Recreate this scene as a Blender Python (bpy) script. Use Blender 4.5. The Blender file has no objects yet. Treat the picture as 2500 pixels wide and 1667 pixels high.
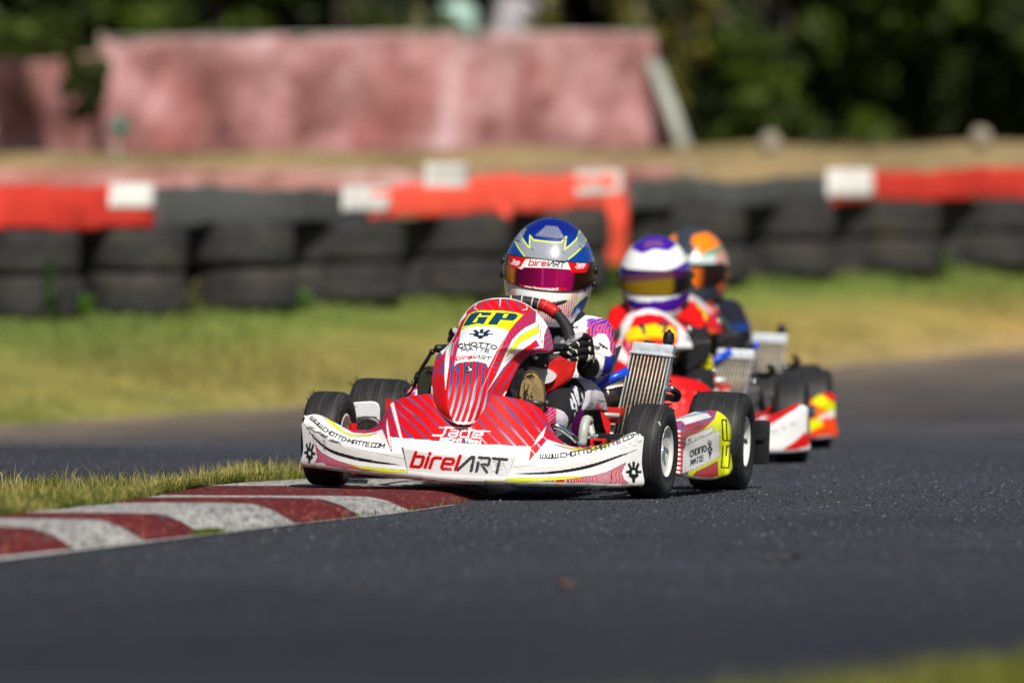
import bpy, bmesh, math, random
import numpy as np
from mathutils import Vector, Matrix, Euler

random.seed(7)
RNG = np.random.default_rng(7)
SC = bpy.context.scene
COL = SC.collection

# ------------------------------------------------------------------ camera, sky, sun, exposure
CAM_H = 0.85
LENS = 400.0
F = 2500 * LENS / 36.0
PITCH = math.atan((833.5 - 462.0) / F)
cam = bpy.data.cameras.new("camera")
cam.lens = LENS
cam.sensor_width = 36.0
cam.clip_start = 0.5
cam.clip_end = 3000.0
cam.dof.use_dof = True
cam.dof.focus_distance = 31.15
cam.dof.aperture_fstop = 3.3
camo = bpy.data.objects.new("camera", cam)
COL.objects.link(camo)
camo.location = (0, 0, CAM_H)
camo.rotation_euler = (math.pi / 2 - PITCH, 0, 0)
SC.camera = camo

SUN_AZ = math.radians(15)      # to the right of straight behind the camera
SUN_EL = math.radians(49)
world = bpy.data.worlds.new("World")
SC.world = world
world.use_nodes = True
wn = world.node_tree
bg = wn.nodes["Background"]
sky = wn.nodes.new("ShaderNodeTexSky")
sky.sky_type = 'NISHITA'
sky.sun_disc = False
sky.sun_elevation = SUN_EL
sky.sun_rotation = math.pi - SUN_AZ
wn.links.new(sky.outputs[0], bg.inputs[0])
bg.inputs[1].default_value = 0.052
sl = bpy.data.lights.new("sun", 'SUN')
sl.energy = 5.0
sl.angle = math.radians(0.53)
sl.color = (1.0, 0.94, 0.85)
so = bpy.data.objects.new("sun", sl)
COL.objects.link(so)
to_sun = Vector((math.sin(SUN_AZ) * math.cos(SUN_EL), -math.cos(SUN_AZ) * math.cos(SUN_EL), math.sin(SUN_EL)))
so.rotation_euler = to_sun.to_track_quat('Z', 'Y').to_euler()
so.location = (8, -10, 20)
SC.view_settings.view_transform = 'Standard'
SC.view_settings.look = 'None'
SC.view_settings.exposure = 0.1
SC.view_settings.gamma = 1.0
SC.view_settings.use_curve_mapping = False
SC.render.engine = 'CYCLES'
SC.cycles.use_denoising = True
SC.cycles.max_bounces = 6
SC.cycles.transparent_max_bounces = 8

# ------------------------------------------------------------------ small maths
def lin(r, g, b):
    o = []
    for c in (r, g, b):
        c /= 255.0
        o.append(c / 12.92 if c <= 0.04045 else ((c + 0.055) / 1.055) ** 2.4)
    return np.array(o)

def ray(u, v):
    """direction through drawing point (u, v) of the survey photograph; forward part is 1"""
    cp, sp = math.cos(PITCH), math.sin(PITCH)
    a = (np.asarray(u, float) - 1250.0) / F
    b = (833.5 - np.asarray(v, float)) / F
    return np.stack([a, cp + b * sp, -sp + b * cp], -1)

def at_depth(u, v, D):
    d = ray(u, v)
    t = np.asarray(D) / d[..., 1]
    return np.array([0, 0, CAM_H]) + d * t[..., None]

def on_z(u, v, z=0.0):
    d = ray(u, v)
    t = (z - CAM_H) / d[..., 2]
    return np.array([0, 0, CAM_H]) + d * t[..., None]

def frame(loc, yaw, roll=0.0):
    return Matrix.Translation(loc) @ Euler((0, roll, yaw)).to_matrix().to_4x4()

# survey frame: the leading kart (local x = its left, y = towards its tail, z = up, origin under the front axle)
K1_LOC, K1_YAW, K1_ROLL = (-0.067, 31.38, 0.0155), math.radians(-10.5), math.radians(2.0)
M1 = np.array(frame(K1_LOC, K1_YAW, K1_ROLL))
R1, T1 = M1[:3, :3], M1[:3, 3]
C1 = R1.T @ (np.array([0, 0, CAM_H]) - T1)

def K(uvy):
    """drawing coordinates (u, v) with the kart station y -> kart coordinates"""
    a = np.asarray(uvy, float)
    d = ray(a[..., 0], a[..., 1]) @ R1
    t = (a[..., 2] - C1[1]) / d[..., 1]
    return C1 + d * t[..., None]

def drawing(p):
    """kart coordinates -> drawing coordinates of the livery"""
    w = np.asarray(p) @ R1.T + T1
    w = w - np.array([0, 0, CAM_H])
    cp, sp = math.cos(PITCH), math.sin(PITCH)
    dep = w[..., 1] * cp - w[..., 2] * sp
    up = w[..., 1] * sp + w[..., 2] * cp
    return 1250 + F * w[..., 0] / dep, 833.5 - F * up / dep

def smooth_path(pts, n, dims=2):
    """cubic through the points, n samples, chord-length spaced on the first dims"""
    p = np.asarray(pts, float)
    if len(p) == 2:
        t = np.linspace(0, 1, n)[:, None]
        return p[0] * (1 - t) + p[1] * t
    d = np.sqrt(((p[1:, :dims] - p[:-1, :dims]) ** 2).sum(1)) + 1e-9
    s = np.concatenate([[0], np.cumsum(d)])
    m = np.empty_like(p)
    sl_ = (p[1:] - p[:-1]) / d[:, None]
    m[0], m[-1] = sl_[0], sl_[-1]
    w1, w2 = d[1:, None], d[:-1, None]
    m[1:-1] = (sl_[:-1] * w1 + sl_[1:] * w2) / (w1 + w2)
    q = np.linspace(0, s[-1], n)
    i = np.clip(np.searchsorted(s, q, 'right') - 1, 0, len(p) - 2)
    h = d[i][:, None]
    x = ((q - s[i]) / d[i])[:, None]
    return ((2 * x**3 - 3 * x**2 + 1) * p[i] + (x**3 - 2 * x**2 + x) * h * m[i]
            + (-2 * x**3 + 3 * x**2) * p[i + 1] + (x**3 - x**2) * h * m[i + 1])

def loft(curves, nu, nv, dims=2):
    a = np.stack([smooth_path(c, nu, dims) for c in curves])       # m, nu, 3
    m = len(curves)
    t = np.linspace(0, m - 1, nv)
    i = np.clip(t.astype(int), 0, m - 2)
    x = (t - i)[:, None, None]
    tang = np.empty_like(a)
    tang[0], tang[-1] = a[1] - a[0], a[-1] - a[-2]
    tang[1:-1] = (a[2:] - a[:-2]) / 2
    return ((2 * x**3 - 3 * x**2 + 1) * a[i] + (x**3 - 2 * x**2 + x) * tang[i]
            + (-2 * x**3 + 3 * x**2) * a[i + 1] + (x**3 - x**2) * tang[i + 1])

def vnoise(p, scale, seed=0):
    """cheap smooth value noise for (n, k) points"""
    p = np.asarray(p, float) * scale
    out = np.zeros(len(p))
    rs = np.random.default_rng(seed)
    for _ in range(5):
        w = rs.normal(size=p.shape[1]) * rs.uniform(0.5, 1.6)
        out += np.sin(p @ w + rs.uniform(0, 6.28) + 1.7 * np.sin(p @ rs.normal(size=p.shape[1]) * 0.6))
    return out / 5

# ------------------------------------------------------------------ meshes and objects
class G:
    """collects vertices and faces (and vertex colours) for one mesh"""
    def __init__(s):
        s.v, s.f, s.c, s.n = [], [], [], 0
    def add(s, v, f, c=None):
        v = np.asarray(v, float).reshape(-1, 3)
        s.v.append(v)
        s.f += [tuple(int(i) + s.n for i in q) for q in f]
        if c is not None:
            c = np.asarray(c, float)
            s.c.append(np.tile(c, (len(v), 1)) if c.ndim == 1 else c)
        s.n += len(v)
        return s
    def mesh(s, name, smooth=True, auto=None):
        me = bpy.data.meshes.new(name)
        v = np.concatenate(s.v)
        me.from_pydata(v.tolist(), [], s.f)
        if s.c:
            set_col(me, np.concatenate(s.c))
        if smooth:
            me.polygons.foreach_set('use_smooth', np.ones(len(me.polygons), bool))
            if auto:
                me.set_sharp_from_angle(angle=math.radians(auto))
        me.update()
        return me

def set_col(me, c):
    a = me.attributes.new('Col', 'FLOAT_COLOR', 'POINT')
    c4 = np.ones((len(me.vertices), 4), np.float32)
    c4[:, :3] = c
    a.data.foreach_set('color', c4.ravel())

def obj(name, me, mat=None, parent=None, **props):
    o = bpy.data.objects.new(name, me)
    COL.objects.link(o)
    if mat is not None and me is not None and not me.materials:
        me.materials.append(mat)
    if parent is not None:
        o.parent = parent
    for k, v in props.items():
        o[k] = v
    return o

def thing(name, label, cat, loc=(0, 0, 0), rot=(0, 0, 0), group=None, me=None, mat=None):
    o = obj(name, me, mat, None, label=label, category=cat)
    o.location = loc
    o.rotation_euler = rot
    if group:
        o['group'] = group
    return o

def grid_faces(nv, nu, close_u=False, close_v=False):
    f = []
    for j in range(nv if close_v else nv - 1):
        for i in range(nu if close_u else nu - 1):
            a, b = j * nu + i, j * nu + (i + 1) % nu
            c, d = ((j + 1) % nv) * nu + (i + 1) % nu, ((j + 1) % nv) * nu + i
            f.append((a, b, c, d))
    return f

def sheet(name, P, thick, toward=(0, -1, 0.3), col=None):
    """grid (nv, nu, 3) -> shell mesh of real thickness, outer face towards the given direction"""
    nv, nu = P.shape[:2]
    n = np.cross(np.gradient(P, axis=1), np.gradient(P, axis=0))
    n /= np.linalg.norm(n, axis=2, keepdims=True) + 1e-12
    if (n.reshape(-1, 3) @ np.array(toward)).mean() < 0:
        n = -n
        flip = True
    else:
        flip = False
    Q = P - n * thick
    v = np.concatenate([P.reshape(-1, 3), Q.reshape(-1, 3)])
    N = nu * nv
    j, i = np.meshgrid(np.arange(nv - 1), np.arange(nu - 1), indexing='ij')
    a = (j * nu + i).ravel()
    quad = np.stack([a, a + 1, a + nu + 1, a + nu], 1)
    if flip:
        quad = quad[:, ::-1]
    back = quad[:, ::-1] + N
    rim = np.concatenate([np.arange(nu), np.arange(1, nv) * nu + nu - 1,
                          (nv - 1) * nu + np.arange(nu - 2, -1, -1), np.arange(nv - 2, 0, -1) * nu])
    r2 = np.roll(rim, -1)
    side = np.stack([rim, r2, r2 + N, rim + N], 1)
    if not flip:
        side = side[:, ::-1]
    faces = np.concatenate([quad, back, side])
    me = bpy.data.meshes.new(name)
    me.vertices.add(len(v))
    me.vertices.foreach_set('co', v.astype(np.float32).ravel())
    me.loops.add(faces.size)
    me.loops.foreach_set('vertex_index', faces.astype(np.int32).ravel())
    me.polygons.add(len(faces))
    me.polygons.foreach_set('loop_start', np.arange(0, faces.size, 4, dtype=np.int32))
    me.polygons.foreach_set('loop_total', np.full(len(faces), 4, np.int32))
    me.update(calc_edges=True)
    me.polygons.foreach_set('use_smooth', np.ones(len(faces), bool))
    if col is not None:
        c = col.reshape(-1, 3)
        set_col(me, np.concatenate([c, c]))
    me.validate()
    return me

def tube_geo(path, rad, seg=10, caps=True):
    p = np.asarray(path, float)
    n = len(p)
    r = np.full(n, rad, float) if np.isscalar(rad) else np.asarray(rad, float)
    t = np.gradient(p, axis=0)
    t /= np.linalg.norm(t, axis=1, keepdims=True) + 1e-12
    up = np.array([0, 0, 1.0]) if abs(t[0][2]) < 0.9 else np.array([1.0, 0, 0])
    a = np.cross(t[0], up); a /= np.linalg.norm(a)
    V = []
    for k in range(n):
        a = a - t[k] * (a @ t[k]); a /= np.linalg.norm(a) + 1e-12
        b = np.cross(t[k], a)
        for q in range(seg):
            w = 2 * math.pi * q / seg
            V.append(p[k] + r[k] * (math.cos(w) * a + math.sin(w) * b))
    f = grid_faces(n, seg, close_u=True)
    if caps:
        f.append(tuple(range(seg))[::-1])
        f.append(tuple(range((n - 1) * seg, n * seg)))
    return np.array(V), f

def box_geo(c, s, R=None, bevel=0.0):
    bm = bmesh.new()
    bmesh.ops.create_cube(bm, size=1.0)
    bmesh.ops.scale(bm, vec=s, verts=bm.verts)
    if bevel:
        bmesh.ops.bevel(bm, geom=bm.edges[:], offset=bevel, segments=2, affect='EDGES', profile=0.7)
    v = np.array([x.co[:] for x in bm.verts])
    bm.verts.index_update()
    f = [tuple(x.index for x in q.verts) for q in bm.faces]
    bm.free()
    if R is not None:
        v = v @ np.array(R).T
    return v + np.asarray(c), f

def lathe_geo(prof, axis='x', seg=48, c=(0, 0, 0), closed=False):
    """profile [(along axis, radius)]"""
    p = np.asarray(prof, float)
    th = np.linspace(0, 2 * math.pi, seg, endpoint=False)
    h = np.repeat(p[:, 0], seg)
    r = np.repeat(p[:, 1], seg)
    th = np.tile(th, len(p))
    if axis == 'x':
        v = np.stack([h, r * np.cos(th), r * np.sin(th)], 1)
    elif axis == 'y':
        v = np.stack([r * np.sin(th), h, r * np.cos(th)], 1)
    else:
        v = np.stack([r * np.cos(th), r * np.sin(th), h], 1)
    return v + np.asarray(c), grid_faces(len(p), seg, close_u=True, close_v=closed)

def ball_geo(c, r, seg=12, rings=8):
    r = np.array([r, r, r]) if np.isscalar(r) else np.asarray(r)
    ph = np.linspace(0.001, math.pi - 0.001, rings)
    th = np.linspace(0, 2 * math.pi, seg, endpoint=False)
    P_, T_ = np.meshgrid(ph, th, indexing='ij')
    v = np.stack([np.sin(P_) * np.cos(T_), np.sin(P_) * np.sin(T_), np.cos(P_)], -1).reshape(-1, 3)
    return v * r + np.asarray(c), grid_faces(rings, seg, close_u=True)

def prism_geo(outline, y0, y1, to3=None):
    """closed outline in drawing coordinates between two kart stations"""
    o = np.asarray(outline, float)
    n = len(o)
    a = K(np.column_stack([o, np.full(n, y0)]))
    b = K(np.column_stack([o, np.full(n, y1)]))
    f = [(i, (i + 1) % n, n + (i + 1) % n, n + i) for i in range(n)]
    f += [tuple(range(n))[::-1], tuple(range(n, 2 * n))]
    return np.concatenate([a, b]), f

def fix_normals(me):
    bm = bmesh.new(); bm.from_mesh(me)
    bmesh.ops.recalc_face_normals(bm, faces=bm.faces)
    bm.to_mesh(me); bm.free()
    return me

def remesh(name, g, voxel, smooth_it=6):
    """closed shells -> one continuous skin"""
    me = g.mesh(name, smooth=False)
    fix_normals(me)
    o = bpy.data.objects.new(name, me)
    COL.objects.link(o)
    m = o.modifiers.new('r', 'REMESH'); m.mode = 'VOXEL'; m.voxel_size = voxel
    s = o.modifiers.new('s', 'SMOOTH'); s.factor = 0.5; s.iterations = smooth_it
    dg = bpy.context.evaluated_depsgraph_get()
    dg.update()
    out = bpy.data.meshes.new_from_object(o.evaluated_get(dg))
    bpy.data.objects.remove(o)
    bpy.data.meshes.remove(me)
    out.name = name
    out.polygons.foreach_set('use_smooth', np.ones(len(out.polygons), bool))
    return out

def mverts(me):
    a = np.empty(len(me.vertices) * 3, np.float32)
    me.vertices.foreach_get('co', a)
    return a.reshape(-1, 3).astype(float)

# ------------------------------------------------------------------ materials
class NT:
    def __init__(s, name):
        s.m = bpy.data.materials.new(name)
        s.m.use_nodes = True
        s.t = s.m.node_tree
        s.b = s.t.nodes["Principled BSDF"]
    def node(s, typ, **kw):
        n = s.t.nodes.new(typ)
        for k, v in kw.items():
            setattr(n, k, v)
        return n
    def link(s, a, b):
        s.t.links.new(a, b)
    def val(s, inp, v):
        s.b.inputs[inp].default_value = v if not isinstance(v, (tuple, list, np.ndarray)) else (*[float(x) for x in v], 1.0)[:4]
    def noise(s, scale, detail=4, rough=0.55, coord='Object', vec=None):
        n = s.node('ShaderNodeTexNoise')
        n.inputs['Scale'].default_value = scale
        n.inputs['Detail'].default_value = detail
        n.inputs['Roughness'].default_value = rough
        tc = s.node('ShaderNodeTexCoord')
        if vec:
            mp = s.node('ShaderNodeMapping')
            mp.inputs['Scale'].default_value = vec
            s.link(tc.outputs[coord], mp.inputs[0])
            s.link(mp.outputs[0], n.inputs['Vector'])
        else:
            s.link(tc.outputs[coord], n.inputs['Vector'])
        return n.outputs['Fac']
    def ramp(s, fac, stops):
        r = s.node('ShaderNodeValToRGB')
        e = r.color_ramp.elements
        while len(e) > 1:
            e.remove(e[-1])
        for k, (p, c) in enumerate(stops):
            q = e[0] if k == 0 else e.new(p)
            q.position = p
            q.color = (*[float(x) for x in c], 1.0)
        s.link(fac, r.inputs[0])
        return r.outputs[0]
    def mix(s, fac, a, b, mode='MIX'):
        n = s.node('ShaderNodeMix')
        n.data_type = 'RGBA'
        n.blend_type = mode
        for inp, v in ((n.inputs[0], fac), (n.inputs[6], a), (n.inputs[7], b)):
            if hasattr(v, 'links') or isinstance(v, bpy.types.NodeSocket):
                s.link(v, inp)
            elif inp == n.inputs[0]:
                inp.default_value = v
            else:
                inp.default_value = (*[float(x) for x in v], 1.0)
        return n.outputs[2]
    def attr(s):
        a = s.node('ShaderNodeAttribute')
        a.attribute_name = 'Col'
        return a.outputs['Color']
    def bump(s, h, strength, dist):
        b = s.node('ShaderNodeBump')
        b.inputs['Strength'].default_value = strength
        b.inputs['Distance'].default_value = dist
        s.link(h, b.inputs['Height'])
        s.link(b.outputs[0], s.b.inputs['Normal'])
    def base(s, sock):
        s.link(sock, s.b.inputs['Base Color'])

def plain(name, c, rough=0.5, metal=0.0, var=0.12, scale=30, coat=0.0, bump=0.0, spec=0.4):
    t = NT(name)
    c = np.asarray(c, float)
    n = t.noise(scale)
    t.base(t.ramp(n, [(0.3, c * (1 - var)), (0.7, np.minimum(c * (1 + var), 0.95))]))
    t.val('Roughness', rough); t.val('Metallic', metal); t.val('Coat Weight', coat); t.val('Specular IOR Level', spec)
    if bump:
        t.bump(t.noise(scale * 3), bump, 0.002)
    return t.m

def printed(name, rough=0.3, coat=0.3, dirt=0.12, bump=0.0, scale=14, metal=0.0, spec=0.35):
    """colour comes from the print on the surface, with a thin film of grime"""
    t = NT(name)
    n = t.noise(scale, 6, 0.65)
    k = t.ramp(n, [(0.42, (1, 1, 1)), (0.75, (1 - dirt, 1 - dirt * 1.1, 1 - dirt * 1.25))])
    t.base(t.mix(1.0, t.attr(), k, 'MULTIPLY'))
    t.val('Roughness', rough); t.val('Coat Weight', coat); t.val('Coat Roughness', 0.08); t.val('Metallic', metal); t.val('Specular IOR Level', spec)
    if bump:
        t.bump(t.noise(220, 3), bump, 0.001)
    return t.m

M = {}
M['bodywork'] = printed('bodywork_print', 0.34, 0.08, 0.12)
M['helmet'] = printed('helmet_paint', 0.25, 0.5, 0.04, 0.0, 14, 0.0, 0.3)
M['suit'] = printed('suit_cloth', 0.85, 0.0, 0.10, 0.25, 40, 0.0, 0.15)
M['glove'] = printed('glove_cloth', 0.75, 0.0, 0.1, 0.3, 60, 0.0, 0.2)
M['shoe'] = printed('shoe_print', 0.7, 0.0, 0.25, 0.3, 60)
M['visor'] = printed('visor_tint_reflections', 0.06, 0.03, 0.02, 0.0, 14, 0.0, 0.14)  # iridium tint with reflections painted into the vertex colour
M['black_plastic'] = plain('black_plastic', (0.012, 0.012, 0.013), 0.4)
M['rubber_hose'] = plain('rubber_hose', (0.012, 0.012, 0.014), 0.45)
M['chrome'] = plain('chrome', (0.75, 0.78, 0.8), 0.16, 1.0, 0.06)
M['alu'] = plain('aluminium', (0.66, 0.71, 0.75), 0.32, 0.35, 0.15, 60, 0, 0.15)
M['fin_dark'] = plain('radiator_fin', (0.035, 0.032, 0.026), 0.7, 0.2, 0.5, 160, 0, 0.4)
M['fin_light'] = plain('radiator_tube', (0.50, 0.46, 0.37), 0.45, 0.3, 0.3, 70)
M['frame'] = plain('frame_paint', (0.46, 0.49, 0.44), 0.4, 0.1, 0.15, 20)
M['red_paint'] = plain('red_paint', (0.62, 0.012, 0.01), 0.28, 0, 0.1, 15, 0.5)
M['red_plastic'] = plain('red_plastic', (0.55, 0.012, 0.01), 0.4, 0, 0.2, 25)
M['blue_tube'] = plain('blue_tube', (0.005, 0.055, 0.55), 0.3, 0, 0.1, 15, 0.4)
M['rim'] = plain('rim_paint', (0.66, 0.66, 0.62), 0.38, 0.1, 0.1, 30)
M['exhaust'] = plain('exhaust_metal', (0.32, 0.28, 0.23), 0.32, 0.9, 0.4, 18)
M['seat'] = plain('seat_shell', (0.03, 0.03, 0.033), 0.35, 0, 0.2, 30, 0.3)
M['grip'] = plain('wheel_grip', (0.014, 0.014, 0.015), 0.62, 0, 0.25, 120, 0, 0.35)
M['engine'] = plain('engine_metal', (0.1, 0.1, 0.1), 0.45, 0.7, 0.4, 40)

t = NT('kart_tyre')                      # slick rubber, scuffed in rings around the tread
n1 = t.noise(1.0, 6, 0.6, vec=(160, 4, 4))
n2 = t.noise(60, 5, 0.6)
c = t.ramp(n1, [(0.35, (0.010, 0.010, 0.011)), (0.55, (0.024, 0.024, 0.025)), (0.72, (0.075, 0.071, 0.065))])
t.base(t.mix(0.35, c, t.ramp(n2, [(0.4, (0.008, 0.008, 0.009)), (0.8, (0.04, 0.038, 0.035))])))
t.val('Roughness', 0.55); t.val('Specular IOR Level', 0.25)
t.bump(n1, 0.3, 0.002)
M['tyre'] = t.m

# ------------------------------------------------------------------ printing on surfaces: colours per vertex, drawn in the livery's drawing coordinates
WHITE = np.array([0.80, 0.80, 0.80])
BLACK = np.array([0.008, 0.010, 0.014])
RED = np.array([0.62, 0.004, 0.005])
PINK = np.array([0.55, 0.008, 0.075])
BLUEGREY = lin(38, 88, 146)
SKYBLUE = lin(48, 122, 182)
LILAC = lin(180, 130, 190)
YELLOW = np.array([0.74, 0.80, 0.004])
NAVY = lin(14, 38, 62)
SILVER = lin(186, 190, 196)

class Canvas:
    def __init__(s, u, v, base):
        s.u, s.v = np.asarray(u, float).ravel(), np.asarray(v, float).ravel()
        s.c = np.tile(np.asarray(base, float), (len(s.u), 1))
    def box(s, p, m=0.0):
        p = np.asarray(p)
        return np.nonzero((s.u >= p[:, 0].min() - m) & (s.u <= p[:, 0].max() + m)
                          & (s.v >= p[:, 1].min() - m) & (s.v <= p[:, 1].max() + m))[0]
    def inside(s, p):
        p = np.asarray(p, float)
        ix = s.box(p)
        x, y = s.u[ix], s.v[ix]
        odd = np.zeros(len(ix), bool)
        for (x0, y0), (x1, y1) in zip(p, np.roll(p, -1, 0)):
            if y0 == y1:
                continue
            hit = (y0 > y) != (y1 > y)
            odd ^= hit & (x < (x1 - x0) * (y - y0) / (y1 - y0) + x0)
        return ix[odd]
    def poly(s, p, col, edge=None, ew=1.2):
        ix = s.inside(p)
        s.c[ix] = col
        if edge is not None:
            s.stroke(list(p) + [p[0]], ew, edge)
        return ix
    def dist(s, pts, wmax):
        p = np.asarray(pts, float)
        ix = s.box(p, wmax)
        x = np.stack([s.u[ix], s.v[ix]], 1)
        best = np.full(len(ix), 1e9); tt = np.zeros(len(ix))
        for k in range(len(p) - 1):
            a, b = p[k, :2], p[k + 1, :2]
            d = b - a
            L = d @ d + 1e-12
            t_ = np.clip(((x - a) @ d) / L, 0, 1)
            q = np.hypot(*(x - a - t_[:, None] * d).T)
            m = q < best
            best[m] = q[m]; tt[m] = k + t_[m]
        return ix, best, tt
    def stroke(s, pts, w, col):
        w = np.atleast_1d(np.asarray(w, float))
        ix, d, t_ = s.dist(pts, w.max())
        ww = w[0] if len(w) == 1 else np.interp(t_, np.arange(len(w)), w)
        k = ix[d <= ww / 2]
        s.c[k] = col
        return k
    def zebra(s, ix, phase, duty, col, edge=None, ew=0.06, col2=None, mixf=None):
        f = phase - np.floor(phase)
        m = f < duty
        cc = np.tile(col, (len(ix), 1))
        if col2 is not None:
            cc = cc * (1 - mixf[:, None]) + col2 * mixf[:, None]
        if edge is not None:
            e = (f < duty + ew) | (f > 1 - ew)
            s.c[ix[e]] = edge
        s.c[ix[m]] = cc[m]
    def text(s, string, base, h, w, col, shear=0.0, style='sq', gap=0.28, upv=None, only=None, col2=None, at=None):
        """letters of strokes set along a baseline; h cap height, w pen width"""
        b = smooth_path(base, 200)
        d = np.sqrt(((b[1:] - b[:-1]) ** 2).sum(1))
        S = np.concatenate([[0], np.cumsum(d)])
        glyphs = [glyph(ch, style) for ch in string]
        tot = sum(g[0] for g in glyphs) + gap * (len(glyphs) - 1)
        k = S[-1] / tot
        x = 0.0
        hs = np.atleast_1d(np.asarray(h, float))
        for n, (gw, strokes) in enumerate(glyphs):
            if only is None or n in only:
                mid = (x + gw / 2) * k
                i = min(np.searchsorted(S, mid), len(b) - 1)
                i0, i1 = max(i - 12, 0), min(i + 12, len(b) - 1)
                tg = b[i1] - b[i0]; tg /= np.linalg.norm(tg) + 1e-9
                up = np.array([tg[1], -tg[0]]) if upv is None else np.asarray(upv, float)
                hh = hs[0] if len(hs) == 1 else np.interp(mid / S[-1], np.linspace(0, 1, len(hs)), hs)
                o = b[i] - tg * gw / 2 * k
                cc = col if col2 is None else col * (1 - n / max(1, len(glyphs) - 1)) + col2 * n / max(1, len(glyphs) - 1)
                for st in strokes:
                    st = np.asarray(st, float)
                    q = o + np.outer(st[:, 0] * k + st[:, 1] * hh * shear, tg) + np.outer(st[:, 1] * hh, up)
                    s.stroke(q, w, cc)
            x += gw + gap
    def emblem(s, cx, cy, sx, sy, col, hole, rot=0.0, sk=0.0):
        cr, sr = math.cos(rot), math.sin(rot)
        def tr(p):
            return [(cx + sx * (x * cr - y * sr) + sk * y, cy - sy * (x * sr + y * cr)) for x, y in p]
        for p in ([(-.15, .1), (-.15, 1), (.15, 1), (.15, .1)],
                  [(-.78, .72), (-.52, .92), (-.05, .2), (-.42, .1)], [(.78, .72), (.52, .92), (.05, .2), (.42, .1)],
                  [(-1, -.12), (-1, .14), (1, .14), (1, -.12)],
                  [(-.62, -.46), (-.62, .2), (.62, .2), (.62, -.46)],
                  [(-.4, -.6), (-.4, -.3), (.4, -.3), (.4, -.6)],
                  [(-.2, -1), (-.2, -.4), (.2, -.4), (.2, -1)]):
            s.poly(tr(p), col)
        s.poly(tr([(-.2, -.18), (-.2, .16), (.2, .16), (.2, -.18)]), hole)

def arc(cx, cy, rx, ry, a0, a1, n=14):
    a = np.radians(np.linspace(a0, a1, n))
    return np.column_stack([cx + rx * np.cos(a), cy + ry * np.sin(a)])

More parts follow.
